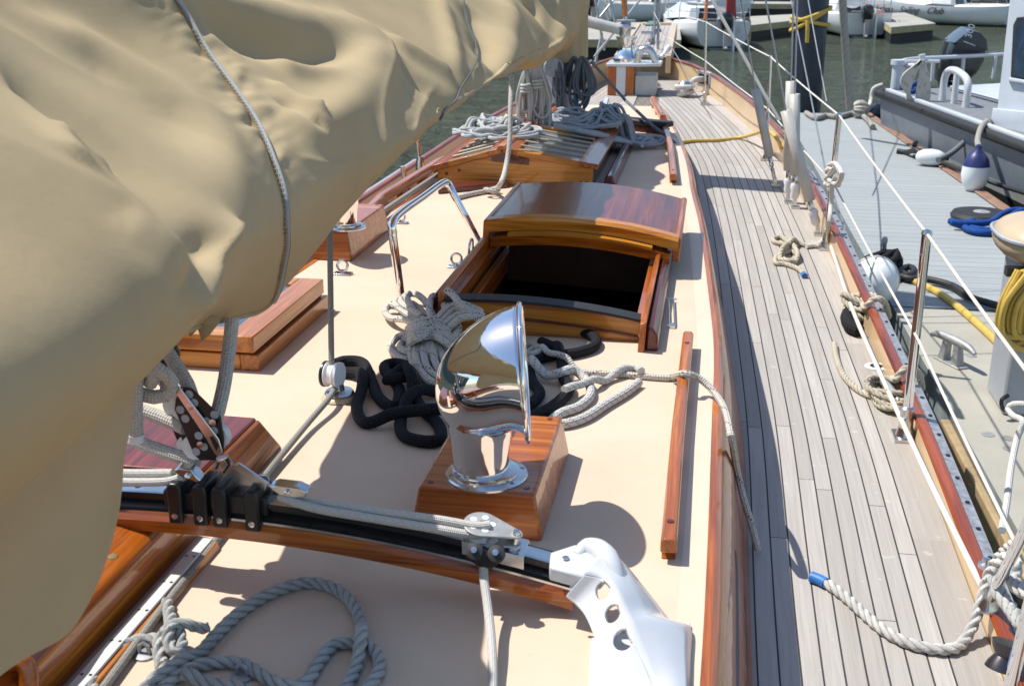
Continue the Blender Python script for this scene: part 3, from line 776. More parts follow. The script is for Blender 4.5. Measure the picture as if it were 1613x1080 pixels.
def seg_dist(p, a, b):
    ab = b - a; tt = max(0, min(1, (p - a).dot(ab) / ab.dot(ab))); q = a + ab * tt
    return p - q, tt
def sail_cover():
    t_ = thing('sail_cover', (BX, 4, .4), 'tan canvas sail cover draped over the boom and mast', 'sail cover')
    Y = np.concatenate([np.arange(.2, 3.6, .0125), np.arange(3.6, 8.28, .022)]); Tn = np.linspace(0, 1, 190)
    Tn = np.concatenate([np.linspace(0, .55, 150), np.linspace(.56, 1, 40)])
    pts = np.array([[cover_base(y, t) for t in Tn] for y in Y])
    dY = np.gradient(pts, axis=0); dT = np.gradient(pts, axis=1)
    nr = np.cross(dY, dT); nr /= np.maximum(1e-9, np.linalg.norm(nr, axis=2))[:, :, None]
    YY, TT = np.meshgrid(Y, Tn, indexing='ij')
    # where each fold crosses the undraped cover
    cam_d = np.stack([(pts - CAM) @ _rt, (pts - CAM) @ _up, (pts - CAM) @ _fw], -1)
    with np.errstate(all='ignore'):
        U_ = CX + FPX * cam_d[:, :, 0] / cam_d[:, :, 2]; V_ = CY - FPX * cam_d[:, :, 1] / cam_d[:, :, 2]
    vis = (cam_d[:, :, 2] > .1) & (TT < .62)
    sg0 = np.sign((nr[:, 75, 0]).mean()); facing = np.einsum('ijk,ijk->ij', nr * sg0, CAM - pts) > 0
    def find(px, py):
        e = np.where(vis & facing, (U_ - px) ** 2 + (V_ - py) ** 2 + cam_d[:, :, 2] * 20, 1e12); i, j = np.unravel_index(e.argmin(), e.shape); return (Y[i], Tn[j])
    cp = [find(*a) for a in ((426, 476), (437, 440), (446, 395), (447, 345), (431, 262), (400, 190), (350, 110), (300, 42), (256, 2))]
    CORD[0] = [c[1] for c in cp] + [1.0]; CORD[1] = [c[0] for c in cp] + [cp[-1][0] - .05]
    o_ = np.argsort(CORD[0]); CORD[0] = [CORD[0][i] for i in o_]; CORD[1] = [CORD[1][i] for i in o_]
    D = np.array([[cover_disp(y, t) for t in Tn] for y in Y])
    for line, amp, wid, kind in FOLDS:
        q = catmull([(*find(*a), 0) for a in line], 5)[:, :2]; q[:, 1] *= 2.1
        best = np.full(YY.shape, 9.0); side = np.zeros(YY.shape); par = np.zeros(YY.shape)
        tot = len(q) - 1
        for i in range(tot):
            a, b = q[i], q[i + 1]; ab = b - a; L = ab.dot(ab)
            k = np.clip(((YY - a[0]) * ab[0] + (TT * 2.1 - a[1]) * ab[1]) / L, 0, 1)
            dx = YY - (a[0] + ab[0] * k); dy = TT * 2.1 - (a[1] + ab[1] * k)
            d = np.hypot(dx, dy); m = d < best
            best = np.where(m, d, best); side = np.where(m, np.sign(ab[0] * dy - ab[1] * dx), side); par = np.where(m, (i + k) / tot, par)
        env = np.clip(np.minimum(par, 1 - par) * 5, 0, 1); env = env * env * (3 - 2 * env)
        g = np.exp(-(best / wid) ** 2) if kind != 'crease' else np.exp(-best / wid)
        if kind in ('ridge', 'crease'): D += amp * g * env
        else:   # 'step': cloth bulges on one side of the line and tucks under on the other
            D += amp * env * side * (best / wid) * np.exp(.5 - .5 * (best / wid) ** 2 * 1.0)
    sgn = np.sign((nr[:, 75, 0]).mean())
    pts = pts + nr * (D * sgn)[:, :, None]
    # hem waviness
    n = len(Tn); V = pts.reshape(-1, 3); F = []
    for i in range(len(Y) - 1):
        F += [(i * n + j, i * n + j + 1, (i + 1) * n + j + 1, (i + 1) * n + j) for j in range(n - 1)]
    mb = MB(); mb.add(V, F); o = mb.build('cover_cloth', 'canvas', t_, angle=180)
    # flap hanging at the after end, below the hem
    fp = MB(); rows = []
    hemx = lambda y: float(np.interp(y, Y, pts[:, 0, 0])); hemz = lambda y: float(np.interp(y, Y, pts[:, 0, 2]))
    lowz = catmull([(.2, .30, 0), (.8, .29, 0), (1.15, .27, 0), (1.28, .255, 0), (1.42, .215, 0), (1.50, .215, 0), (1.58, .25, 0), (1.65, .33, 0), (1.685, .45, 0), (1.71, .515, 0)], 6)
    for y in np.linspace(.25, 1.71, 90):
        z1 = hemz(y) + .02; z0 = min(z1 - .01, ip(y, lowz[:, 0], lowz[:, 1]))
        rows.append([(hemx(y) + .012 - .02 * k + k * .022 * nz(y * 4.0, k * 1.5, 3) + .05 * k * (1 - k), y + .02 * k * nz(y * 3, k, 9), z1 * (1 - k) + z0 * k) for k in np.linspace(0, 1, 26)])
    loft(fp, rows, False, False); fp.build('hanging_flap', 'canvas', t_, angle=180)
    # the piece wrapped round the mast
    mw = MB(); rows = []
    for z in np.linspace(.50, 3.2, 60):
        row = []
        for k in range(72):
            a = 2 * math.pi * k / 72; r = .175 + .012 * nz(math.cos(a) * 2.2, math.sin(a) * 2.2, z * 1.1) + .010 * nz(math.cos(a) * 5, math.sin(a) * 5, z * .6)
            row.append((BX + math.cos(a) * r, 8.1 + math.sin(a) * r, z + (.012 * math.sin(a * 2 + 1) if z < .6 else 0)))
        rows.append(row)
    loft(mw, rows, True, False); mw.build('mast_wrap', 'canvas', t_, angle=180)
    hem = MB(); hp = resample(pts[(Y > 1.72) & (Y < 8.2), 0], .02) ; tube(hem, hp, .006, 6); hem.build('hem_rope', 'canvas', t_)
    # stitched seam cord
    cord = []
    for t in np.linspace(0.0, .52, 80):
        y = ys(t); i = int(np.argmin(abs(Y - y))); j = int(np.argmin(abs(Tn - t)))
        x = np.interp(t, Tn, pts[i, :, 0]); z = np.interp(t, Tn, pts[i, :, 2])
        nn = np.array([np.interp(t, Tn, nr[i, :, c]) for c in range(3)]) * sgn
        cord.append(np.array([x, y, z]) + nn * .004)
    cc = np.array(cord); kk_ = np.hanning(13); kk_ /= kk_.sum()
    cp_ = np.pad(cc, ((6, 6), (0, 0)), 'edge'); cc = np.stack([np.convolve(cp_[:, i], kk_, 'valid') for i in range(3)], 1) + np.array([.004, -.003, .004])
    c1 = resample(catmull(cc[::3], 6), .004)
    mb = MB(); tube(mb, c1, .0052, 8); mb.build('lacing_cord', 'rope_halyard', t_)
    mb = MB(); tube(mb, c1 + np.array([.001, .006, -.003]), .003, 6); mb.build('zip_tape', 'rope_dark', t_)
    st = MB()
    for i in range(14, len(c1) - 60, 3):
        d = norm(c1[i + 1] - c1[i]); side = norm(np.cross(d, np.array([.5, -.5, .7])))
        p = c1[i]; tube(st, np.array([p + np.array([-.004, 0, 0]), p - np.array([-.002, .008, .0]), p - np.array([.005, .012, -.002])]), .0010, 4)
    st.build('stitching', 'canvas', t_)
    for yc in (3.25, 4.55, 5.9):     # sewn panel seams: a doubled strip of cloth with two stitch lines
        i = int(np.argmin(abs(Y - yc))); w_ = max(1, int(round(.014 / (Y[i + 1] - Y[i])))); b_ = MB()
        rr_ = [pts[i + o] + nr[i + o] * sgn * (.0025 if 0 < k < 2 * w_ else -.001) for k, o in enumerate(range(-w_, w_ + 1))]
        loft(b_, rr_, False, False); b_.build('panel_seam', 'canvas', t_, angle=180)
    c2 = [find(*a) for a in ((728, 6), (742, 34), (757, 66), (742, 112), (716, 156), (692, 200))]
    c2 = catmull([(a, b, 0) for a, b in c2], 8); p2 = []
    for a, b, _ in c2:
        i = int(np.argmin(abs(Y - a))); j = int(np.argmin(abs(Tn - b))); p2.append(pts[i, j] + nr[i, j] * sgn * .006)
    p2 = np.array(p2); p2[1:-1] = (p2[:-2] + p2[1:-1] * 2 + p2[2:]) / 4
    l2 = MB(); tube(l2, resample(catmull(p2[::3], 6), .012), .0032, 6); l2.build('lacing_cord', 'rope_dark', t_)
    # torn hem by the sheet
    fl = MB(); A = [PY(*q, 2.05) for q in ((285, 508), (300, 530), (312, 518), (318, 536), (330, 528), (342, 512), (350, 498), (310, 495))]
    fl.add(A, [tuple(range(len(A)))]); fl.build('torn_hem', 'canvas', t_, solid=.003)
    return pts
FOLDS += [
 ([(150, -12), (300, 4), (440, 26), (560, 50), (604, 62)], .034, .075, 'ridge'),
 ([(300, 30), (400, 62), (500, 82), (580, 86)], -.046, .060, 'ridge'),
 ([(420, 92), (500, 108), (590, 92)], .025, .04, 'ridge'),
 ([(604, 62), (590, 110), (552, 162), (500, 200), (440, 205)], .034, .060, 'ridge'),
 ([(604, 62), (660, 92), (716, 124)], .026, .05, 'ridge'),
 ([(612, 90), (680, 145), (705, 200)], -.028, .06, 'ridge'),
 ([(604, 62), (612, 100), (600, 200), (560, 320)], .012, .02, 'crease'),
 ([(10, 30), (110, 75), (220, 140), (310, 200), (350, 265), (354, 345)], .036, .085, 'ridge'),
 ([(10, 130), (100, 175), (200, 250), (280, 330), (320, 420)], -.036, .09, 'ridge'),
 ([(55, 150), (80, 190), (110, 240), (118, 268)], .015, .03, 'ridge'),
 ([(75, 188), (130, 222), (188, 250)], .015, .028, 'ridge'),
 ([(420, 120), (470, 172), (500, 186)], .020, .028, 'ridge'),
 ([(430, 150), (480, 200), (495, 208)], -.018, .022, 'ridge'),
 ([(375, 345), (340, 420), (292, 505)], .030, .026, 'crease'),
 ([(350, 360), (312, 435), (268, 508)], -.028, .04, 'ridge'),
 ([(690, -5), (708, 60), (716, 124)], .025, .04, 'ridge'),
 ([(735, 10), (758, 60), (770, 110)], -.035, .06, 'ridge'),
 ([(790, -5), (800, 60), (780, 130)], .035, .07, 'ridge'),
 ([(840, -5), (850, 40), (830, 100)], -.04, .05, 'ridge'),
 ([(870, -5), (878, 40), (860, 85)], .035, .05, 'ridge'),
 ([(690, 130), (660, 190), (580, 300)], .008, .012, 'crease'),
 ([(450, 250), (520, 262), (560, 250)], .006, .010, 'crease'),
 ([(470, 300), (520, 280), (560, 275)], .006, .012, 'crease'),
 ([(180, 330), (260, 420), (240, 500)], .008, .06, 'ridge'),
]
sail_cover()
# ------------------------------------------------------------------ rope laying
LAID = np.zeros((0, 4))
def settle(path, r, z0, press=.8):
    """drop a rope on a level surface so that it climbs over what already lies there and over itself"""
    global LAID
    n = len(path); need = np.full(n, 0.0); floor = z0 if not np.isscalar(z0) else np.full(n, z0)
    Z = np.zeros(n); step = np.linalg.norm(path[1] - path[0]); gap = int(5 * r / step) + 2
    for i in range(n):
        z = floor[i] + r
        for arr in ((LAID, ) if i < gap else (LAID, np.c_[path[:i - gap, :2], Z[:i - gap], np.full(i - gap, r)])):
            if len(arr):
                d = np.hypot(arr[:, 0] - path[i, 0], arr[:, 1] - path[i, 1]); rs = arr[:, 3] + r; m = (d < rs * .9) & (arr[:, 2] < floor[i] + .25)
                if m.any():
                    z = max(z, float((arr[m, 2] + np.sqrt(np.maximum(0, rs[m] ** 2 - d[m] ** 2)) * press).max()))
        Z[i] = z
    k = max(1, int(3.0 * r / step)); Zm = np.array([Z[max(0, i - k // 2):i + k // 2 + 1].max() for i in range(n)])
    w = np.hanning(2 * k + 3); w /= w.sum(); Zp = np.pad(Zm, (k + 1, k + 1), 'edge'); Zs = np.convolve(Zp, w, 'valid')[:n]
    out = path.copy(); out[:, 2] = np.maximum(Zs, floor + r * .95)
    LAID = np.vstack([LAID, np.c_[out[:, :2], out[:, 2], np.full(n, r)]])
    return out
def laypath(px, r, z0=0.0, surf='top', n=10, closed=False):
    if surf == 'top': pts = [P(a[0], a[1], z0 + r) for a in px]
    else: pts = [PD(a[0], a[1], z0 + r) for a in px]
    pts = catmull(pts, n); path = resample(pts, r * .7)
    fl = z0 if surf == 'top' else np.array([zdeck(y) + z0 for y in path[:, 1]])
    return settle(path, r, fl)
def rope(name, px, r, mat, label, z0=0.0, surf='top', strands=0, group=None, seg=10, pitch=7.0, tip=None, cat='rope'):
    path = laypath(px, r, z0, surf); mb = MB(); tube(mb, path, r, 16 if strands else seg, strands=strands, pitch=pitch)
    if tip is None:
        o = mb.build(name, mat); return tag(o, label, cat, group)
    t = thing(name, path[0], label, cat, group); mb.build('strand', mat, t)
    tp = MB(); k = max(3, int(4 * r / (.7 * r))); tube(tp, path[:k], r * 1.18, 12); tp.build('taped_end', tip, t)
    return t
def free_rope(name, pts, r, mat, label, strands=0, group=None, n=10, cat='rope', seg=10, pitch=7.0, parent=None):
    path = resample(catmull(pts, n), r * (.8 if strands else 1.5)); mb = MB(); tube(mb, path, r, 16 if strands else seg, strands=strands, pitch=pitch)
    o = mb.build(name, mat, parent)
    return o if parent is not None else tag(o, label, cat, group)

# ------------------------------------------------------------------ mainsheet traveller
TY = 1.98
def tz(x): return .183 - .150 * (x + 1.0) ** 2
def traveller():
    t = thing('mainsheet_traveller', (-.9, TY, 0), 'black mainsheet track on an arched varnished beam across the cabin top', 'traveller')
    xs = np.linspace(-1.95, -.215, 60)
    b = MB(); loft(b, [[(x, TY - .040, tz(x) - .076), (x, TY - .044, tz(x) - .050), (x, TY - .036, tz(x) - .040), (x, TY + .036, tz(x) - .040), (x, TY + .042, tz(x) - .05), (x, TY + .04, tz(x) - .076)] for x in xs]); b.build('beam', 'varnish_x', t)
    s = MB(); loft(s, [[(x, TY - .034, tz(x) - .040), (x, TY - .034, tz(x) - .034), (x, TY + .034, tz(x) - .034), (x, TY + .034, tz(x) - .040)] for x in xs]); s.build('bedding_strip', 'steel', t)
    xs2 = np.linspace(-1.95, -.235, 60)
    k = MB(); loft(k, [[(x, TY - .026, tz(x) - .034), (x, TY - .030, tz(x) - .026), (x, TY - .016, tz(x) - .018), (x, TY - .016, tz(x) - .012), (x, TY - .025, tz(x) - .008), (x, TY - .025, tz(x)), (x, TY + .025, tz(x)), (x, TY + .025, tz(x) - .034)] for x in xs2]); k.build('track', 'black_metal', t)
    r = MB(); loft(r, [[(x, TY - .022, tz(x)), (x, TY - .020, tz(x) + .003), (x, TY + .014, tz(x) + .003), (x, TY + .016, tz(x))] for x in xs2]); r.build('wear_strip', 'steel', t)
    h = MB()
    for x in np.arange(-1.9, -.3, .0805): lathe(h, [(.007, .0), (.007, .0008), (0, .0009)], (x, TY - .003, tz(x) + .0026), seg=12)
    h.build('strip_holes', 'black_metal', t)
    e = MB(); box(e, (-.245, TY - .031, tz(-.235) - .04), (-.222, TY + .03, tz(-.23) + .004)); e.build('end_stop', 'black_rubber', t, bevel=.005)
    # car with four black uprights
    car = thing('traveller_car', (-.92, TY, tz(-.92)), 'black traveller car with four uprights and steel tangs on the track', 'traveller car')
    bd = MB(); box(bd, (-1.03, TY - .030, tz(-.92) - .028), (-.815, TY + .034, tz(-.92) + .012)); bd.build('body', 'black_metal', car, bevel=.004)
    for x in (-1.0, -.948, -.908, -.842):
        u = MB(); prism(u, [(-.015, -.052), (.015, -.052), (.015, .024), (.010, .034), (-.010, .034), (-.015, .024)], (x, TY - .046, tz(x)), (1, 0, 0), (0, 0, 1), (0, .078, 0)); o = u.build('upright', 'black_metal', car, bevel=.004)
        q = MB(); lathe(q, [(.0065, 0), (.0065, .003), (.003, .0035), (.0025, .002), (0, .002)], (x, TY - .046, tz(x) - .034), (0, -1, 0), seg=14); q.build('bolt', 'steel', o)
    tg = MB(); A = [PY(333, 772, TY), PY(352, 726, TY), PY(372, 730, TY), PY(440, 772, TY)]
    prism(tg, [(0, 0), (1, 0)], A[0], A[1] - A[0], (0, 0, 0), (0, .004, 0)) if False else hexa(tg, [a + np.array([0, -.004, 0]) for a in A], [a + np.array([0, .004, 0]) for a in A]); tg.build('tang', 'steel', car, bevel=.002)
    tg = MB(); A = [PY(368, 738, TY - .02), PY(376, 728, TY - .02), PY(423, 760, TY - .02), PY(418, 772, TY - .02)]
    hexa(tg, [a + np.array([0, -.003, 0]) for a in A], [a + np.array([0, .003, 0]) for a in A]); tg.build('strap', 'steel', car, bevel=.001)
    sh = MB(); tube(sh, np.array([PY(340, 735, TY - .01), PY(345, 722, TY - .02), PY(356, 718, TY - .02), PY(362, 728, TY), PY(352, 742, TY)]), .006, 8); sh.build('shackle', 'steel', car)
    rg = MB(); c = PY(414, 757, TY - .01); tube(rg, np.array([c + .013 * np.array([math.cos(a), .3 * math.sin(a), math.sin(a)]) for a in np.linspace(0, 6.28, 20)[:-1]]), .0012, 6, closed=True); rg.build('split_ring', 'steel', car)
    # mainsheet double block
    bl = thing('mainsheet_block', PY(320, 670, TY), 'black double sheave block on a long steel strap above the traveller', 'block')
    def plate(dy, dx, dz, mat, name, th=.004):
        C = [(291, 609), (303, 611), (348, 655), (353, 690), (352, 724), (316, 725), (306, 716), (275, 644), (277, 627)]
        A = [PY(a, b, TY + dy) + np.array([dx, 0, dz]) for a, b in C]; m = MB(); hexa(m, [p + np.array([0, -th / 2, 0]) for p in A], [p + np.array([0, th / 2, 0]) for p in A]); return m.build(name, mat, bl, bevel=.002)
    plate(0, 0, 0, 'black_metal', 'cheek_plate')
    plate(.028, -.012, 0, 'black_metal', 'cheek_plate'); plate(.055, -.024, 0, 'black_metal', 'cheek_plate')
    for px_, py_, rr in ((283, 640, .030), (302, 705, .026), (335, 690, .026)):
        for dy in (.014, .042):
            w = MB(); lathe(w, [(rr, 0), (rr * .85, .006), (rr * .85, .014), (rr, .02)], PY(px_ + 8, py_, TY + dy - .010) + np.array([-dy * .4, 0, 0]), (0, 1, 0), seg=24); w.build('sheave', 'white_plastic', bl)
    ho = MB()
    for a, b in ((298, 621), (306, 634), (284, 645), (292, 659), (338, 653), (337, 678), (325, 663), (313, 686), (321, 703), (309, 711)):
        lathe(ho, [(.0085, 0), (.0085, .0006), (0, .0007)], PY(a, b, TY - .0022), (0, -1, 0), seg=14)
    ho.build('cheek_hole', 'grey_plastic', bl)
    bo = MB()
    for a, b in ((299, 640), (335, 665), (316, 700)):
        lathe(bo, [(.007, 0), (.007, .002), (.003, .0025), (0, .0025)], PY(a, b, TY - .008), (0, -1, 0), seg=14)
    bo.build('rivet', 'steel', bl)
    st = MB(); A = [PY(a, b, TY - .006) for a, b in ((264, 598), (272, 594), (282, 606), (345, 690), (352, 712), (346, 722), (338, 712), (326, 690), (276, 616), (266, 606))]
    hexa(st, [p + np.array([0, -.003, 0]) for p in A], [p for p in A]); st.build('steel_strap', 'steel', bl, bevel=.0015)
    st = MB(); A = [PY(a, b, TY - .0095) for a, b in ((330, 688), (335, 686), (345, 702), (341, 710))]
    hexa(st, [p + np.array([0, -.0008, 0]) for p in A], A); st.build('strap_slot', 'black_metal', bl)
    pn = MB(); lathe(pn, [(.010, -.006), (.010, .004), (.006, .006), (0, .006)], PY(268, 600, TY - .008), (0, -1, 0), seg=16); tube(pn, np.array([PY(258, 592, TY), PY(250, 600, TY + .01), PY(256, 610, TY), PY(266, 606, TY)]), .007, 8); pn.build('clevis_pin', 'steel', bl)
    # ropes of the mainsheet
    sheets = 'mainsheet falls at the boom block'
    free_rope('mainsheet_rope', [PY(366, 500, 2.16), PY(362, 540, 2.14), PY(354, 600, 2.08), PY(344, 645, 2.03), PY(336, 672, 2.0)], .0145, 'rope_sheet', 'grey mainsheet fall dropping from the cover hem to the right side of the black block')
    free_rope('mainsheet_rope', [PY(258, 545, 2.06), PY(275, 572, 2.05), PY(297, 608, 2.03), PY(306, 640, 2.01)], .0145, 'rope_sheet', 'grey mainsheet part running behind the steel pin into the top of the black block')
    free_rope('mainsheet_rope', [PY(170, 625, 2.04), PY(205, 640, 2.03), PY(250, 656, 2.02), PY(292, 674, 2.0)], .0140, 'rope_sheet', 'upper of two grey sheet parts leading left from the black block')
    free_rope('mainsheet_rope', [PY(160, 684, 2.04), PY(205, 692, 2.03), PY(250, 708, 2.02), PY(312, 728, 2.0)], .0140, 'rope_sheet', 'lower of two grey sheet parts leading left from the black block')
    kn = thing('sheet_knot', PY(225, 600, 2.0), 'grey rope knot with hanging cut tail under the boom', 'rope knot')
    free_rope('loop', [PY(262, 600, 1.97), PY(270, 610, 1.96), PY(262, 622, 1.96), PY(240, 625, 1.95), PY(212, 616, 1.95), PY(198, 598, 1.96), PY(205, 580, 1.97), PY(222, 577, 1.96)], .0140, 'rope_sheet', None, parent=kn)
    free_rope('tail', [PY(226, 572, 1.97), PY(214, 590, 1.93), PY(212, 640, 1.92), PY(213, 694, 1.92)], .0155, 'rope_sheet', None, parent=kn)
    free_rope('hitch', [PY(200, 585, 1.98), PY(222, 572, 1.94), PY(246, 580, 1.94), PY(264, 592, 1.95), PY(272, 604, 1.96)], .0140, 'rope_sheet', None, parent=kn)
    free_rope('hitch', [PY(225, 560, 2.0), PY(240, 572, 1.95), PY(244, 588, 1.94), PY(236, 604, 1.95)], .0140, 'rope_sheet', None, parent=kn)
    tp = MB(); a, b = PY(213, 683, 1.919), PY(213, 695, 1.919); rod(tp, a, b, .0162, 14); tp.build('taped_end', 'white_tape', kn)
    bb = thing('boom_bail_block', PY(245, 553, 2.08), 'black and steel boom block just under the torn cover hem', 'block')
    q = MB(); lathe(q, [(.030, -.016), (.034, -.008), (.034, .008), (.030, .016)], PY(256, 558, 2.08), (.5, -1, 0), seg=22); q.build('cheek', 'black_metal', bb)
    q = MB(); A = [PY(240, 530, 2.04), PY(250, 530, 2.04), PY(254, 570, 2.04), PY(244, 572, 2.04)]; hexa(q, [p + np.array([0, -.004, 0]) for p in A], A); q.build('strap', 'steel', bb, bevel=.002)
    # traveller control lines
    free_rope('control_line', [PY(452, 786, TY - .01), PY(520, 795, TY - .015), PY(600, 806, TY - .02), PY(690, 818, TY - .02), PY(748, 828, TY - .02), PY(772, 826, TY - .015)], .0085, 'rope_white', 'upper white traveller control line running to the right end block')
    free_rope('control_line', [PY(440, 782, TY - .025), PY(500, 801, TY - .035), PY(600, 818, TY - .035), PY(690, 833, TY - .035), PY(745, 842, TY - .03), PY(768, 842, TY - .02)], .0085, 'rope_white', 'lower white traveller control line lying along the black track')
    free_rope('control_line', [PY(780, 846, TY - .02), PY(772, 856, TY - .03), PY(764, 878, TY - .045), PY(762, 905, TY - .065), PY(769, 960, TY - .13), PY(774, 1010, TY - .205), PY(776, 1060, TY - .28), P(774, 1115, .02)], .0088, 'rope_white', 'white control line tail hanging straight down from the cam cleat')
    free_rope('control_line', [PY(130, 742, TY), PY(200, 745, TY), PY(272, 745, TY - .01)], .0088, 'rope_white', 'upper short white line entering the silver shackle left of the car')
    free_rope('control_line', [PY(130, 756, TY - .02), PY(200, 759, TY - .02), PY(262, 758, TY - .02), PY(290, 750, TY - .02)], .0088, 'rope_white', 'lower short white line entering the silver shackle left of the car')
    def small_block(pc, d, label):
        s = thing('car_block', PY(*pc[0], TY), label, 'block')
        A = [PY(a, b, TY - .025) for a, b in pc]; m = MB(); hexa(m, [p + np.array([0, -.004, 0.0]) for p in A], [p + np.array([0, .020, .004]) for p in A]); m.build('cheek', 'steel', s, bevel=.003)
        c = sum(A) / len(A); m = MB(); lathe(m, [(.006, 0), (.006, .004), (.003, .005), (0, .005)], c + np.array([0, -.004, 0]), (0, -1, .3), seg=12); m.build('rivet', 'steel', s)
    small_block([(272, 741), (281, 735), (302, 738), (310, 748), (318, 757), (312, 760), (300, 755), (285, 750)], 1, 'silver shackle block joining white lines to the left side of the car')
    small_block([(424, 766), (436, 762), (470, 766), (486, 774), (482, 782), (462, 784), (446, 782), (430, 772)], 1, 'silver shackle block joining white lines to the right side of the car')
    # end control unit
    e = thing('control_end_fitting', PY(770, 860, TY), 'silver end plate with round block and black cam cleat on the track', 'cam cleat')
    zt_ = lambda a: tz(a) + .004
    x0, x1 = PY(728, 850, TY - .03)[0], PY(826, 868, TY - .03)[0]
    m = MB(); loft(m, [[(x, TY - .036, tz(x) - .022), (x, TY - .036, tz(x) + .005), (x, TY + .034, tz(x) + .005), (x, TY + .034, tz(x) - .02), (x, TY + .031, tz(x) - .02), (x, TY + .031, tz(x) + .002), (x, TY - .033, tz(x) + .002), (x, TY - .033, tz(x) - .022)] for x in (x0, x1)]); m.build('end_plate', 'steel', e, bevel=.001)
    cxx = PY(758, 838, TY)[0]; nrm = norm((.15, -.18, 1)); c = np.array([cxx, TY - .006, tz(cxx) + .012])
    ux = norm(np.array([1, -.12, 0]) - nrm * np.dot(nrm, np.array([1, -.12, 0]))); vy = np.cross(nrm, ux)
    tear = [(.036 * math.cos(q), .036 * math.sin(q)) for q in np.linspace(R(62), R(298), 22)] + [(.068 + .013 * math.cos(q), .013 * math.sin(q)) for q in np.linspace(R(-62), R(62), 9)]
    for h_, th in ((.000, .004), (.022, .0045)):
        m = MB(); prism(m, tear, c + nrm * h_, ux, vy, nrm * th); m.build('cheek_plate', 'galv', e, bevel=.0015)
    m = MB(); lathe(m, [(.032, .0045), (.026, .009), (.024, .013), (.026, .017), (.032, .0215)], c, nrm, seg=28); m.build('block_sheave', 'white_plastic', e)
    for k in range(5):
        a = k * 2 * math.pi / 5 + .3; m = MB(); lathe(m, [(.0068, 0), (.0068, .0006), (0, .0008)], c + nrm * .0266 + (ux * math.cos(a) + vy * math.sin(a)) * .020, nrm, seg=14); m.build('cheek_hole', 'white_plastic', e)
    m = MB(); lathe(m, [(.0065, .0265), (.006, .030), (.003, .0305), (0, .0305)], c, nrm, seg=12); m.build('centre_pin', 'steel', e)
    m = MB(); lathe(m, [(.0085, -.018), (.0085, .028), (.006, .032), (0, .032)], c + ux * .068, nrm, seg=14); m.build('end_pin', 'steel', e)
    xb = PY(808, 855, TY)[0]; m = MB(); lathe(m, [(.017, 0), (.017, .006), (.012, .008), (.0115, .018), (.008, .021), (0, .022)], (xb, TY - .004, tz(xb) + .004), seg=18); m.build('stop_bolt', 'steel', e)
    m = MB(); A = [PY(a, b, TY - .05) for a, b in ((734, 874), (744, 862), (762, 866), (776, 870), (790, 868), (792, 880), (776, 892), (756, 888))]
    hexa(m, [p + np.array([0, -.012, 0]) for p in A], [p + np.array([0, .02, .004]) for p in A]); m.build('cleat_base', 'black_metal', e, bevel=.003)
    for a, b in ((748, 868), (782, 872)):
        m = MB(); lathe(m, [(.016, -.006), (.017, .0), (.016, .006), (.006, .008), (.006, .011), (0, .0115)], PY(a, b, TY - .062), (0, -.75, .66), seg=18); o = m.build('cam', 'black_rubber', e)
        m = MB(); lathe(m, [(.0065, 0), (.006, .003), (0, .0035)], PY(a, b, TY - .062) + norm((0, -.75, .66)) * .011, (0, -.75, .66), seg=12); m.build('cam_screw', 'steel', o)
    # white cast bracket at the starboard end
    w = thing('traveller_bracket', P(1000, 1020, 0), 'white cast bracket with three lightening holes carrying the beam end', 'bracket')
    return w
BR = traveller()


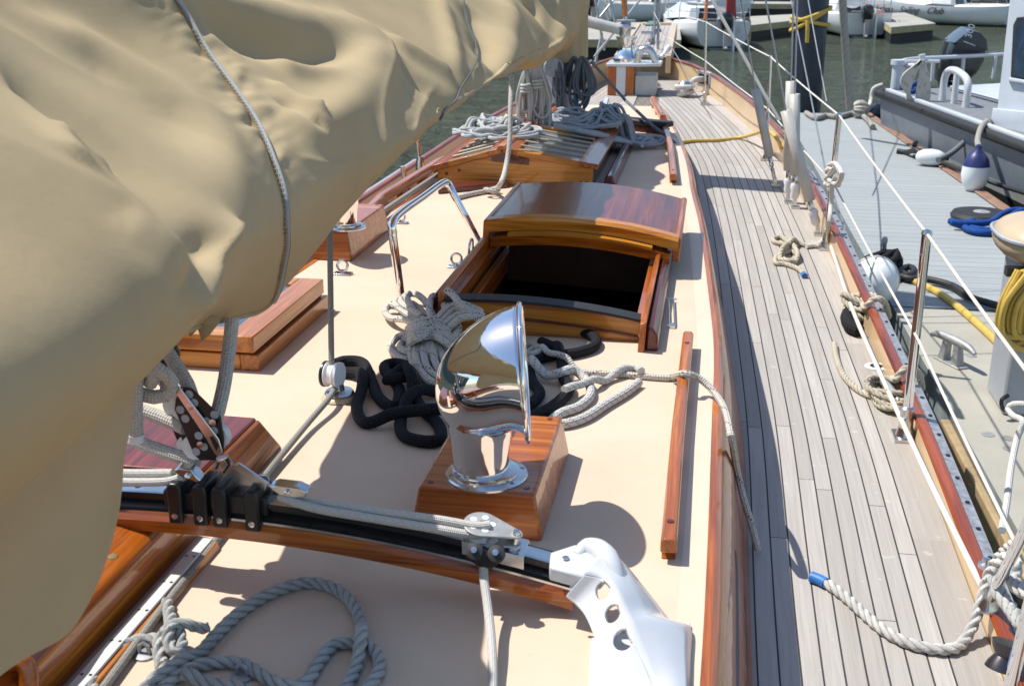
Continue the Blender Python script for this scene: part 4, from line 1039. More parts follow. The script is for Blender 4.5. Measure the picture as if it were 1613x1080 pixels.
def curve_px(l, n):
    return resample_n(catmull([P(a, b, z) for a, b, z in l], 8), n)
def resample_n(p, n):
    d = np.r_[0, np.cumsum(np.linalg.norm(np.diff(p, axis=0), axis=1))]; s = np.linspace(0, d[-1], n)
    return np.stack([np.interp(s, d, p[:, i]) for i in range(3)], 1)
def white_bracket():
    w = BR
    ft = [P(930, 1010, .0), P(1088, 986, .0), P(1083, 1135, .0), P(924, 1135, .0)]
    f = MB(); hexa(f, [p + np.array([0, 0, .001]) for p in ft], [p + np.array([0, 0, .010]) for p in ft]); f.build('foot_plate', 'white_paint', w, bevel=.004)
    outer = [(958, 868, .128), (982, 889, .106), (1006, 918, .078), (1030, 948, .048), (1050, 974, .020), (1064, 985, .012), (1086, 990, .011), (1085, 1040, .011), (1083, 1110, .011)]
    mid = [(920, 905, .120), (946, 911, .119), (963, 926, .114), (976, 957, .098), (990, 998, .076), (1010, 1037, .052), (1026, 1076, .028), (1034, 1110, .013)]
    low = [(893, 936, .040), (908, 948, .038), (924, 966, .035), (936, 992, .030), (943, 1017, .022), (946, 1052, .014), (945, 1080, .011), (942, 1110, .011)]
    A, B = (curve_px(l, 60) for l in (outer, mid))
    def lowcurve(Bc):
        q = resample_n(catmull([(a, b, 0) for a, b, _ in low], 8), len(Bc)); out = []
        for (a, b, _), pb in zip(q, Bc):
            p = PY(a, b, pb[1] - .004); out.append(p if p[2] > .011 else P(a, b, .011))
        return np.array(out)
    C = lowcurve(B)
    m = MB(); loft(m, [[a * (1 - k) + b * k + np.array([0, 0, .010 * math.sin(math.pi * k)]) for a, b in zip(A, B)] for k in np.linspace(0, 1, 8)], False, False); m.build('outer_web', 'white_paint', w, solid=.008)
    nu, nv = 150, 70
    B2 = curve_px(mid, nu); C2 = lowcurve(B2)
    G = np.array([[b * (1 - k) + c * k for k in np.linspace(0, 1, nv)] for b, c in zip(B2, C2)])
    holes = [((951, 931), .0165), ((966, 968), .017), ((982, 1009), .0185)]
    hc = []
    for h, r in holes:   # nearest grid point along the line of the hole axis
        q = (G - CAM); uu_ = CX + FPX * (q @ _rt) / (q @ _fw); vv_ = CY - FPX * (q @ _up) / (q @ _fw); d = np.hypot(uu_ - h[0], vv_ - h[1]); i, j = np.unravel_index(d.argmin(), d.shape); hc.append((G[i, j].copy(), r))
    inside = np.zeros((nu, nv), bool)
    for c, r in hc:
        d = np.linalg.norm(G - c, axis=2); inside |= d < r
        ringm = (d >= r * .80) & (d < r * 1.12)
        G[ringm] = c + (G[ringm] - c) * (r / d[ringm])[:, None]
        inside &= ~ringm
    V = G.reshape(-1, 3); F = []
    for i in range(nu - 1):
        for j in range(nv - 1):
            cc = G[i:i + 2, j:j + 2].reshape(-1, 3).mean(0)
            if any(np.linalg.norm(cc - c) < r for c, r in hc): continue
            F.append((i * nv + j, i * nv + j + 1, (i + 1) * nv + j + 1, (i + 1) * nv + j))
    m = MB(); m.add(V, F); m.build('holed_web', 'white_paint', w, solid=.007)
    lip = MB(); tube(lip, C, .0042, 8); lip.build('rounded_edge', 'white_paint', w)
    tp = [(867, 869, .125), (905, 857, .128), (940, 856, .132), (962, 870, .132), (958, 895, .125), (946, 908, .118), (912, 905, .117), (865, 893, .118)]
    T = [P(*a) for a in tp]; m = MB(); hexa(m, [p - np.array([0, 0, .028]) for p in T], T); m.build('clamp_head', 'white_paint', w, bevel=.0035)
    m = MB(); k = [P(908, 876, .118), P(926, 863, .126), P(946, 868, .130), P(962, 888, .122), P(972, 912, .104), P(980, 934, .086)]
    tube(m, catmull(k, 6), np.interp(np.linspace(0, 1, 31), [0, .2, .5, .8, 1], [.012, .020, .022, .016, .006]), 14); m.build('boss', 'white_paint', w)
    m = MB(); lathe(m, [(.0065, 0), (.0065, .0012), (0, .0016)], P(891, 878, .1262), (0, 0, 1), seg=14); m.build('bracket_bolt', 'steel', w)
white_bracket()

# ------------------------------------------------------------------ hatches left of the centre line
def coaming_box(t, x0, x1, y0, y1, z0, z1, w, mats, name='coaming', inset=.0, ch=.0):
    """four varnished sides butted end to end"""
    for nm, a, b, mt in (('side', (x0, y0, z0), (x0 + w, y1, z1), mats[1]), ('side', (x1 - w, y0, z0), (x1, y1, z1), mats[1]), ('end', (x0 + w, y0, z0), (x1 - w, y0 + w, z1), mats[0]), ('end', (x0 + w, y1 - w, z0), (x1 - w, y1, z1), mats[0])):
        m = MB(); box(m, a, b); m.build(name + '_' + nm, mt, t, bevel=.004)
t = thing('deck_skylight', (-1.6, 3.6, 0), 'low two tier varnished skylight with a blue tinted top under the sail cover', 'skylight')
coaming_box(t, -2.02, -1.305, 3.14, 3.80, 0, .052, .06, ('honey_x', 'honey_y'), 'lower_frame')
m_ = MB(); box(m_, (-2.0, 3.165, .052), (-1.325, 3.78, .060)); m_.build('gap_strip', 'black_rubber', t)
coaming_box(t, -2.025, -1.315, 3.13, 3.79, .060, .112, .085, ('honey_x', 'honey_y'), 'lid_frame')
m_ = MB(); box(m_, (-1.945, 3.21, .075), (-1.395, 3.71, .106)); m_.build('tinted_top', 'glass_blue', t)
t = thing('deck_hatch', (-1.35, 2.5, 0), 'red brown varnished hatch box with a clipped corner behind the black block', 'hatch')
bt_ = [P(396, 764, 0), P(444, 702, 0)]; tp_ = [P(322, 748, .105), P(409, 661, .105)]
bot = [(-1.9, bt_[0][1], 0), tuple(bt_[0]), tuple(bt_[1]), (-1.9, bt_[1][1] + .02, 0)]; top = [(-1.9, tp_[0][1], .105), tuple(tp_[0]), tuple(tp_[1]), (-1.9, tp_[1][1] + .02, .105)]
m_ = MB(); hexa(m_, bot, top); m_.build('box', 'varnish_y', t, bevel=.006)
m_ = MB(); cn_ = np.mean(np.array(top), axis=0); hexa(m_, [tuple(cn_ + (np.array(q) - cn_) * .985 + np.array([0, 0, .0006])) for q in top], [tuple(cn_ + (np.array(q) - cn_) * .975 + np.array([0, 0, .007])) for q in top]); m_.build('lid', 'lid', t, bevel=.003)
t = thing('aft_companionway', (-1.3, 1.6, 0), 'varnished hatch housing with long side board beside the white metal track', 'hatch')
m_ = MB(); L = [(-1.055, 2.12, 0), (-1.06, 2.12, .10), (-1.09, 2.10, .10), (-1.09, 2.10, 0)]
prism(m_, [(0, 0), (0, .085), (-.012, .10), (-.075, .115), (-.09, .115), (-.09, 0)], (-1.05, .9, 0), (1, 0, 0), (0, 0, 1), (-.0, 1.23, 0)); m_.build('side_board', 'varnish_y', t, bevel=.006)
m_ = MB(); prism(m_, [(-.0, 0), (0, .012), (-.012, .014), (-.014, 0)], (-1.048, .9, .03), (1, 0, 0), (0, 0, 1), (0, 1.22, 0)); m_.build('beading', 'honey_y', t)
m_ = MB(); prism(m_, [(-1.9, .9), (-1.085, .9), (-1.085, 1.60), (-1.10, 1.72), (-1.14, 1.80), (-1.20, 1.83), (-1.9, 1.85)], (0, 0, .116), (1, 0, 0), (0, 1, 0), (0, 0, .055)); m_.build('sliding_lid', 'varnish_x', t, bevel=.012)
m_ = MB(); prism(m_, [(-1.9, 1.86), (-1.14, 1.86), (-1.14, 2.1), (-1.9, 2.1)], (0, 0, .0), (1, 0, 0), (0, 1, 0), (0, 0, .09)); m_.build('bridge_panel', 'varnish_x', t, bevel=.006)
m_ = MB(); lathe(m_, [(.010, 0), (.009, .002), (0, .003)], P(177, 877, .1715), seg=14); m_.build('brass_plug', plain('brass', (.55, .36, .12, 1), .3, .9, .1), t)
m_ = MB(); tube(m_, catmull([P(-30, 1095, .05), P(5, 1050, .10), P(30, 1040, .12), P(44, 1060, .10), P(46, 1120, .04)], 6), .016, 10); m_.build('curved_moulding', 'varnish_y', t)
t = thing('genoa_slide_track', (-1.02, 1.8, 0), 'pale metal track with paired holes on a wooden base beside the hatch', 'track')
m_ = MB(); prism(m_, [(-.022, 0), (-.020, .018), (.020, .018), (.024, 0)], (-1.005, .9, 0), (1, 0, 0), (0, 0, 1), (0, 1.18, 0)); m_.build('wood_base', 'honey_y', t, bevel=.002)
m_ = MB(); prism(m_, [(-.016, .0185), (-.016, .024), (.012, .024), (.012, .0185)], (-1.008, .9, 0), (1, 0, 0), (0, 0, 1), (0, 1.18, 0)); m_.build('metal_strip', plain('pale_aluminium', (.62, .61, .58, 1), .6, .1, .06, 20), t, bevel=.001)
m_ = MB()
for y in np.arange(.95, 2.06, .105):
    for d in (-.008, .008): lathe(m_, [(.0032, 0), (.0032, .0005), (0, .0006)], (-1.010 + d, y, .0241), seg=8)
m_.build('screw_holes', 'black_metal', t)
# ------------------------------------------------------------------ small deck hardware near the hatch
def pad_eye(px, py, label, s=1.0):
    c = P(px, py, 0); t = thing('pad_eye', c, label, 'pad eye')
    a = MB(); box(a, (c[0] - .036 * s, c[1] - .022 * s, .0005), (c[0] + .036 * s, c[1] + .022 * s, .007)); a.build('base_plate', 'steel', t, bevel=.003)
    k = MB(); lathe(k, [(.012 * s, 0), (.010 * s, .012 * s), (.0, .013 * s)], c + np.array([0, 0, .006]), seg=12)
    tube(k, np.array([c + np.array([math.cos(q) * .021 * s, 0.004 * math.sin(q), .034 * s + math.sin(q) * .021 * s]) for q in np.linspace(0, 6.283, 22)[:-1]]), .0055 * s, 8, closed=True); k.build('eye', 'steel', t)
pad_eye(719, 421, 'steel pad eye on deck between the bent rail and the hatch coaming')
pad_eye(540, 432, 'steel pad eye on deck beside the hanging grey control rope')
pad_eye(632, 352, 'far steel pad eye partly behind the bent stainless rail', .9)
def hasp():
    a, b = P(1058, 516, 0), P(1057, 476, 0); t = thing('hasp', a, 'small steel hasp on deck right of the open hatch', 'hasp')
    m = MB(); box(m, (a[0] - .012, a[1] - .012, .0005), (a[0] + .012, a[1] + .02, .012)); m.build('staple_plate', 'steel', t, bevel=.002)
    m = MB()
    for d in (-.009, .009): rod(m, (a[0] + d, a[1] + .01, .012), (b[0] + d, b[1], .012), .0028, 6)
    rod(m, (b[0] - .02, b[1], .012), (b[0] + .02, b[1], .012), .003, 6); m.build('loop', 'steel', t)
hasp()
def grab_hoop():
    t = thing('grab_rail', (-1.08, 4.0, 0), 'bent stainless grab rail standing on the cabin top left of the hatch', 'grab rail')
    a, d = P(633, 478, 0), P(760, 392, 0)
    b, c = PY(616, 350, a[1] + .0), PY(703, 284, d[1])
    pts = [a, a * .25 + b * .75, a * .08 + b * .92, b + (c - b) * .06, b + (c - b) * .2, b + (c - b) * .8, b + (c - b) * .95 + (d - c) * .02, c + (d - c) * .08, c + (d - c) * .25, d]
    pts = [np.asarray(q) for q in pts]
    b2 = PY(622, 342, a[1] + .06); pts = [a, a + (b - a) * .5, a + (b - a) * .85, a + (b - a) * .97 + np.array([0, .02, .004]), b2 + (c - b2) * .12, b2 + (c - b2) * .5, b2 + (c - b2) * .9, c + (d - c) * .05, c + (d - c) * .2, c + (d - c) * .6, d]
    m = MB(); tube(m, catmull(pts, 7), .0155, 16); m.build('tube', 'chrome', t)
    for q in (a, d):
        m = MB(); lathe(m, [(.040, .0005), (.040, .006), (.022, .014), (.018, .024)], q, seg=22); m.build('foot', 'steel' if q is a else 'cream', t)
grab_hoop()
def turning_block():
    c = P(535, 628, 0); t = thing('turning_block', c, 'white stand up turning block with round steel base on the cabin top', 'block')
    m = MB(); lathe(m, [(.050, .0005), (.052, .004), (.046, .012), (.034, .016)], c, seg=28); m.build('wood_pad', 'cream', t)
    m = MB(); lathe(m, [(.040, .0165), (.042, .02), (.038, .026), (.016, .028), (.013, .046)], c, seg=24); m.build('base', 'steel', t)
    k = c + np.array([-.018, .0, .072])
    m = MB(); lathe(m, [(.018, -.018), (.034, -.016), (.036, -.012), (.029, -.006), (.029, .006), (.036, .012), (.034, .016), (.018, .018)], k, (1, -.15, 0), seg=28); m.build('sheave', 'white_plastic', t)
    for s in (-1, 1):
        m = MB(); lathe(m, [(.037, -.003), (.037, .003)], k + np.array([s * .021, -.003 * s, 0]), (1, -.15, 0), seg=26); m.build('cheek', 'black_metal' if s < 0 else 'white_plastic', t)
    return c, k
tb, tk_ = turning_block()
free_rope('topping_line', [PY(520, 340, tb[1] + .2), PY(520, 400, tb[1] + .12), PY(521, 480, tb[1] + .06), PY(522, 560, tb[1] + .01), PY(523, 596, tb[1])], .0085, 'rope_grey', 'grey rope hanging straight from the cover down to the white turning block')
free_rope('deck_line', [PY(527, 612, tb[1] - .02), P(516, 630, .035), P(480, 672, .022), P(415, 752, .016), P(350, 838, .012), P(262, 950, .012), P(165, 1080, .012), P(120, 1140, .012)], .0085, 'rope_grey', 'light grey control rope running under the traveller from the white turning block')

# ------------------------------------------------------------------ ropes on the cabin top
cov = 'black chafe sleeved rope turns on the cabin top'
rope('black_rope', [(528, 573), (545, 568), (572, 572), (585, 600), (598, 628), (622, 640), (628, 612), (605, 580), (622, 572), (645, 580), (640, 604), (610, 612), (640, 600), (662, 640), (690, 668), (692, 692), (660, 694), (632, 680), (640, 640), (690, 618), (740, 610)], .0165, 'rope_black', 'tangled black sleeved rope left of the cowl vent', group=cov, seg=14)
rope('black_rope', [(530, 585), (560, 590), (572, 605), (562, 640), (572, 664), (600, 666), (660, 660), (720, 655), (790, 650)], .0165, 'rope_black', 'black sleeved rope with one straight run passing behind the cowl vent', group=cov, seg=14)
rope('black_rope', [(770, 515), (830, 515), (900, 520), (935, 530), (936, 545), (905, 556), (860, 562), (835, 575), (838, 600), (850, 620), (832, 640)], .0165, 'rope_black', 'black sleeved rope loop lying against the hatch coaming right of the cowl', group=cov, seg=14)
rope('black_rope', [(852, 538), (872, 548), (884, 570), (888, 595), (896, 615), (870, 640), (840, 655), (820, 662)], .0165, 'rope_black', 'short black sleeved rope end curving down between white rope loops', group=cov, seg=14)
# grey and cream coil
def hank():
    global LAID
    t = thing('rope_coil', P(690, 545, 0), 'grey and cream braided rope hank gathered beside the hatch', 'rope coil')
    r = .0118; m = MB(); rn = random.Random(3)
    def arc(pts, h):
        """h: height above the deck for every control point"""
        c = [P(a + rn.uniform(-1.5, 1.5), b + rn.uniform(-1.5, 1.5), z + r) for (a, b), z in zip(pts, h)]
        tube(m, resample(catmull(c, 8), r * 1.1), r, 9)
    # base strands sweeping from the wrap down to the lower right
    for k in range(10):
        o = k / 9.0; lay = k % 2
        arc([(655 + 42 * o, 524 + 2 * (k % 3)), (648 + 58 * o, 548), (650 + 66 * o, 572 + 4 * lay), (668 + 60 * o, 598 - 10 * o), (700 + 50 * o, 612 - 22 * o)], [.055 - .03 * abs(o - .5), .05 - .04 * abs(o - .5), .028 + .018 * lay, .012 + .02 * lay, .006])
    # strands fanning to the upper right
    for k in range(8):
        o = k / 7.0; lay = k % 2
        arc([(672 + 24 * o, 520 + 6 * o), (690 + 20 * o, 500 + 14 * o), (712 + 14 * o, 478 + 24 * o), (735 + 14 * o, 480 + 20 * o), (756 + 8 * o, 490 + 18 * o)], [.05, .065 + .015 * lay, .085 + .02 * lay, .105 + .01 * lay, .112])
    arc([(704, 457), (714, 467), (728, 480), (745, 490)], [.155, .145, .13, .115])
    # loops to the left
    for pts, h in (([(668, 520), (640, 505), (615, 500), (606, 490), (616, 482), (640, 490), (664, 505)], [.05, .04, .02, .012, .015, .03, .05]),
                   ([(672, 512), (650, 490), (630, 474), (646, 462), (668, 470), (684, 500)], [.055, .05, .045, .05, .06, .06]),
                   ([(660, 505), (640, 492), (622, 480), (632, 470), (654, 480), (674, 500)], [.04, .03, .025, .03, .04, .05]),
                   ([(655, 530), (632, 528), (616, 540), (618, 556), (640, 566), (662, 560)], [.04, .02, .006, .004, .006, .03]),
                   ([(652, 536), (636, 538), (630, 550), (648, 555), (664, 548)], [.04, .03, .022, .025, .04]),
                   ([(690, 505), (702, 490), (696, 472), (682, 466), (676, 486), (682, 506)], [.05, .07, .085, .085, .08, .06]),
                   ([(648, 462), (640, 468), (650, 486), (664, 498)], [.075, .07, .07, .06]),
                   ([(662, 512), (690, 500), (715, 505), (722, 520), (706, 534), (692, 530)], [.05, .07, .075, .065, .05, .04]),
                   ([(640, 566), (655, 575), (668, 590), (690, 604), (706, 612)], [.006, .01, .008, .004, .002]),
                   ([(628, 560), (646, 578), (664, 596), (684, 606)], [.002, .002, .002, .002])):
        arc(pts, h)
    # wraps round the waist
    for k in range(6):
        o = k / 5.0
        arc([(642 + 2 * o, 518 + 5 * k), (656, 508 + 5 * k), (680, 505 + 5 * k), (704, 514 + 5 * k), (708, 526 + 5 * k)], [.03, .078, .088 - .003 * k, .07, .03])
    m.build('strand', 'rope_coil', t)
    xy = [P(a, b, 0) for a in range(640, 730, 12) for b in range(490, 600, 10)]
    LAID = np.vstack([LAID, [(q[0], q[1], .03, .03) for q in xy]])
hank()
rope('line', [(838, 585), (822, 575), (818, 555), (832, 542), (850, 548), (852, 562), (838, 568), (832, 556), (845, 553), (862, 568), (890, 577), (920, 586), (985, 590), (1050, 595), (1076, 592)], .0098, 'rope_coil', 'thin flecked rope leading from a small loop at the cowl toward the handrail', seg=12)
def over_edge():
    q = [P(1060, 592, .02), P(1078, 588, .072), P(1098, 594, .055), P(1122, 614, .03), P(1142, 645, .020), P(1152, 690, .012), PD(1160, 735, .19), PD(1170, 780, .125), PD(1182, 820, .075), PD(1190, 850, .04), PD(1194, 866, .018)]
    free_rope('line', q, .0098, 'rope_coil', 'thin rope crossing the handrail and hanging over the cabin edge to the side deck')
over_edge()
rope('rope_bight', [(836, 585), (850, 592), (880, 600), (905, 592), (925, 600), (930, 622), (912, 640), (885, 650), (870, 662), (885, 668), (920, 658), (955, 636), (985, 618), (1006, 602)], .0135, 'rope_fleck', 'thick flecked white rope bight right of the cowl vent', seg=14)
rope('rope_bight', [(888, 628), (910, 618), (940, 606), (970, 592), (1000, 582), (1010, 592)], .0115, 'rope_fleck', 'second flecked white rope part crossing the thick bight', seg=14)
# twisted grey rope in the shade, lower left
grp = 'three strand grey rope lying in the shade'
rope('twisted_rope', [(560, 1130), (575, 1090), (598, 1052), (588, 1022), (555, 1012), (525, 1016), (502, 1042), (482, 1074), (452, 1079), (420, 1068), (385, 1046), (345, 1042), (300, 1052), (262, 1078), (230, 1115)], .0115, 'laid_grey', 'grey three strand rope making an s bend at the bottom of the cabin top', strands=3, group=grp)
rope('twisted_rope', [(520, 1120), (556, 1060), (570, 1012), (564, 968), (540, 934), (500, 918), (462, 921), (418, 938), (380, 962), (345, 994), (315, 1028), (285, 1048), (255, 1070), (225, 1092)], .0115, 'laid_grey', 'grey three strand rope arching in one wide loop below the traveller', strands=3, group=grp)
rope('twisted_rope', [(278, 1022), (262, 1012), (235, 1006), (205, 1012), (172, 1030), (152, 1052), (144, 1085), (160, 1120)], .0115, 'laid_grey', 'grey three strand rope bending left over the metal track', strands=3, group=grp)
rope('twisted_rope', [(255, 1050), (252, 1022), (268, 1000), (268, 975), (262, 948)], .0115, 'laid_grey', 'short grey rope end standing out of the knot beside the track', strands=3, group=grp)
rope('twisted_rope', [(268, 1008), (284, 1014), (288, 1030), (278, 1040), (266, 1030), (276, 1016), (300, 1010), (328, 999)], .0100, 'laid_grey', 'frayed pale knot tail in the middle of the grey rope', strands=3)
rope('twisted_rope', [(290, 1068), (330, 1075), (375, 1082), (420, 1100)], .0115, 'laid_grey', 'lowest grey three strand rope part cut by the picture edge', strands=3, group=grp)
def small_eye(px, py, label):
    c = P(px, py, 0); t = thing('deck_fairlead', c, label, 'deck fitting')
    m = MB(); lathe(m, [(.020, .0005), (.020, .004), (.012, .006)], c, seg=16); m.build('base_plate', 'steel_dull', t)
    m = MB(); tube(m, np.array([c + np.array([-.010, 0, .006]), c + np.array([-.008, 0, .02]), c + np.array([0, 0, .026]), c + np.array([.008, 0, .02]), c + np.array([.010, 0, .006])]), .004, 8); m.build('loop', 'steel_dull', t)
small_eye(382, 1066, 'small dark deck eye inside the grey rope loop')
small_eye(228, 1032, 'small dark deck eye half under the grey rope beside the track')

# ------------------------------------------------------------------ side deck: stanchions, lifelines, rigging
def stanchion(px, py, tx, ty, label, r=.0128, mid=.5, lean=None):
    b = PD(px, py); tp = PY(tx, ty, b[1]); t = thing('stanchion', b, label, 'stanchion', 'stanchions along the starboard rail')
    m = MB(); tube(m, np.array([b + np.array([0, 0, .01]), b * .5 + tp * .5, tp]), r, 14); m.build('post', 'chrome', t)
    d = norm(tp - b)
    m = MB(); lathe(m, [(r * 1.5, .03), (r * 1.5, .11), (r * 1.1, .115)], b, d, seg=16); box(m, (b[0] - .038, b[1] - .045, b[2] + .001), (b[0] + .038, b[1] + .05, b[2] + .012)); lathe(m, [(r * 2.2, .010), (r * 1.6, .04)], b, d, seg=16); m.build('socket', 'steel', t)
    m = MB(); lathe(m, [(r * 1.05, 0), (r * 1.15, .004), (r * .9, .014), (.004, .018)], tp - d * .004, d, seg=14); m.build('cap', 'steel', t)
    return b, tp, b + (tp - b) * mid
S1 = stanchion(1425, 690, 1460, 368, 'near shiny stanchion beside the blond rope coil on its cleat', .0155)
S2 = stanchion(1300, 392, 1322, 182, 'stanchion with a white rope knot tied round its upper half', .0145)
S3 = stanchion(1206, 252, 1214, 90, 'thin stanchion behind the first grey rigging sheath', .011)
S4 = stanchion(1110, 165, 1112, 35, 'farthest stanchion near the white rope at the bow', .011)
def gate():
    t = thing('gate_stanchion', PD(1600, 1060), 'leaning stainless gate post with brace at the lower right edge', 'stanchion')
    a = PD(1561, 942, .10); b = PD(1650, 765, .62); m = MB(); rod(m, a, b, .0125, 14); m.build('brace', 'chrome', t)
    m = MB(); rod(m, PD(1584, 1110, .09), PD(1660, 800, .66), .0128, 14); m.build('post', 'chrome', t)
    m = MB(); rod(m, PD(1598, 1052, .185), PD(1604, 1028, .23), .0142, 14); m.build('tape_band', 'blue_tape', t)
    m = MB(); lathe(m, [(.026, 0), (.024, .012), (.015, .03), (.016, .05)], a - np.array([.005, 0, .03]), seg=18); m.build('socket', 'steel', t)
    k = PD(1583, 1026, .12); u = thing('fairlead_roller', k, 'dark rounded fairlead on the rail at the bottom right corner', 'fairlead')
    m = MB(); lathe(m, [(.034, -.03), (.030, -.018), (.020, 0), (.030, .018), (.034, .03)], k + np.array([.0, 0, -.01]), (.2, .25, 1), seg=26); m.build('spool', plain('dark_polished_bronze', (.09, .085, .09, 1), .3, .8, .1), u)
    m = MB(); lathe(m, [(.018, 0), (.018, .01), (.010, .014), (.010, .024), (0, .026)], PD(1552, 893, .105), seg=16); m.build('track_bolt', 'steel', u)
gate()
def line(name, pts, r, mat, label, cat, group=None, sag=0.0):
    pp = []
    for a, b in zip(pts[:-1], pts[1:]):
        a, b = np.asarray(a), np.asarray(b)
        for k in np.linspace(0, 1, 10)[:-1]: pp.append(a * (1 - k) + b * k - np.array([0, 0, sag * 4 * k * (1 - k)]))
    pp.append(np.asarray(pts[-1])); m = MB(); tube(m, np.array(pp), r, 8); return tag(m.build(name, mat), label, cat, group)
UP = [S1[1] + 1.6 * (PD(1613, 575, .64) - S1[1]), S1[1], S2[1], S3[1], S4[1], (-.55, 12.7, .62)]
line('lifeline', UP, .0050, 'lifeline', 'upper white lifeline joining the stanchion tops along the rail', 'lifeline', sag=.006)
LO = [PD(1606, 868, .30), PX(1448, 538, S1[2][0] - .005), PX(1314, 290, S2[2][0] + .012), S3[2], PY(1111, 96, S4[0][1]), (-.52, 12.75, .33)]
line('lifeline', LO, .0046, 'lifeline', 'lower white lifeline running at half height through the stanchions', 'lifeline', sag=.006)
jl = [PD(1640, 1095, .06), PD(1590, 1000, .06), PD(1545, 920, .065), PD(1500, 830, .075), PD(1462, 752, .075), PD(1425, 672, .07), PD(1376, 565, .07), PD(1340, 480, .07), PD(1318, 415, .08), PD(1309, 388, .09)]
free_rope('jackline', jl, .0088, 'lifeline', 'thick white sheathed wire lying low along the inside of the bulwark', cat='jackline')

shr = 'rigging wires in grey sheaths at the starboard rail'
def shroud(base, top, wire, label, r=.030, y1=0.15, tape=True, cov=True, far=3.2):
    b = PD(*base, .03); tp = PY(*top, b[1] + y1 * .25); t = thing('shroud', b, label, 'shroud', shr)
    d = norm(tp - b)
    L = np.linalg.norm(tp - b)
    if cov:
        m = MB(); k = tube(m, np.array([b + d * .17, b + d * (.17 + .5 * (L - .17)), tp]), r, 18, cap=False); m.build('sheath', 'pvc', t, solid=.004)
    w = PY(*wire, b[1] + y1); dd = norm(w - tp); m = MB(); tube(m, np.array([b + d * .1, tp, tp + dd * far]), .0052, 8); m.build('wire', 'wire', t)
    m = MB(); lathe(m, [(.010, .02), (.012, .05), (.012, .09), (.008, .1)], b, d, seg=12); lathe(m, [(.008, .10), (.015, .11), (.015, .165), (.008, .175)], b, d, seg=12)
    box(m, (b[0] - .02, b[1] - .03, b[2] - .03), (b[0] + .03, b[1] + .03, b[2] - .018)); prism(m, [(-.014, -.02), (.014, -.02), (.010, .03), (-.010, .03)], (b[0], b[1] - .004, b[2]), (1, 0, 0), (0, 0, 1), (0, .008, 0)); m.build('turnbuckle', 'steel', t)
    if tape:
        m = MB(); lathe(m, [(.020, .03), (.027, .05), (.024, .08), (.029, .10), (.022, .12)], b, d, seg=14); m.build('tape_wrap', 'white_tape', t)
shroud((1221, 287), (1190, 140), (1167, 0), 'single slanting grey rigging sheath left of the paired ones', .027, tape=False)
shroud((1241, 312), (1246, 128), (1250, 0), 'tallest upright grey rigging sheath behind its twin', .029)
shroud((1252, 320), (1252, 148), (1256, 0), 'upright grey rigging sheath standing in front of its taller twin', .029)
shroud((1288, 362), (1238, 174), (1206, 0), 'slanting grey rigging sheath crossing in front of the upright pair', .029)
b_ = PD(1312, 380, .12)
line('backstay_wire', [PX(1372, 480, .72), PX(1301, 272, .74), PX(1258, 57, .70), PX(1246, 0, .69), PX(1190, -280, .60)], .006, 'wire', 'bare steel rigging wire slanting past the left of the knotted stanchion', 'wire')
line('runner_wire', [PX(1302, 160, 1.0), PX(1273, 0, .9), PX(1230, -260, .7)], .006, 'wire', 'thin grey wire slanting across the black piling', 'wire')
free_rope('jib_sheet', [PY(1094, -60, 8.6), PY(1122, 0, 8.5), PY(1172, 90, 8.35), PY(1205, 150, 8.25), PY(1228, 190, 8.2)], .012, 'rope_white', 'thick white rope slanting down to the thin stanchion base', seg=8)
free_rope('mooring_line', [PY(1322, -90, 14.2), PY(1327, 0, 14.3), PY(1333, 90, 14.5), PY(1339, 172, 14.7)], .045, 'rope_grey', 'grey braided mooring rope rising from the far dock cleat', seg=10)

# knotted rope on the second stanchion and its tail on deck
kn = thing('stanchion_knot', S2[0] * .35 + S2[1] * .65, 'white rope knot tied round the second stanchion', 'rope knot')
sb = S2[0] * .45 + S2[1] * .55; rr_ = .013
for k, (dz, tw) in enumerate(((.03, 0), (.0, .4), (-.03, .9))):
    free_rope('turn', [sb + np.array([.034 * math.cos(q + tw), .03 * math.sin(q + tw), dz + .014 * math.sin(2 * q)]) for q in np.linspace(0, 6.6, 16)], rr_, 'rope_white', None, parent=kn)
for c_ in ([(1316, 262), (1306, 276), (1300, 288), (1308, 292), (1318, 276)], [(1322, 264), (1326, 276), (1318, 290), (1306, 284)], [(1312, 268), (1304, 262), (1316, 258), (1324, 272)]):
    free_rope('loop', [PX(a, b, sb[0] - .02) for a, b in c_], rr_, 'rope_white', None, parent=kn)
free_rope('knot_tail', [PX(1311, 285, sb[0] - .02), PX(1309, 320, .615), PX(1306, 350, .605), PD(1299, 374, .03), PD(1288, 385, .015), PD(1270, 388, .014)], .0125, 'rope_white', 'white rope tail dropping from the stanchion knot to the deck')
rope('deck_rope', [(1268, 435), (1258, 424), (1238, 416), (1222, 414), (1224, 404), (1246, 396), (1256, 404), (1240, 412), (1232, 402), (1244, 388), (1222, 382), (1218, 376), (1232, 374), (1248, 390), (1256, 408), (1244, 416), (1228, 408), (1250, 386), (1270, 386), (1290, 388)], .0125, 'laid_cream', 'cream rope tangle with a blue tip on the teak beside the knotted stanchion', 0, 'deck', tip='blue_tape')
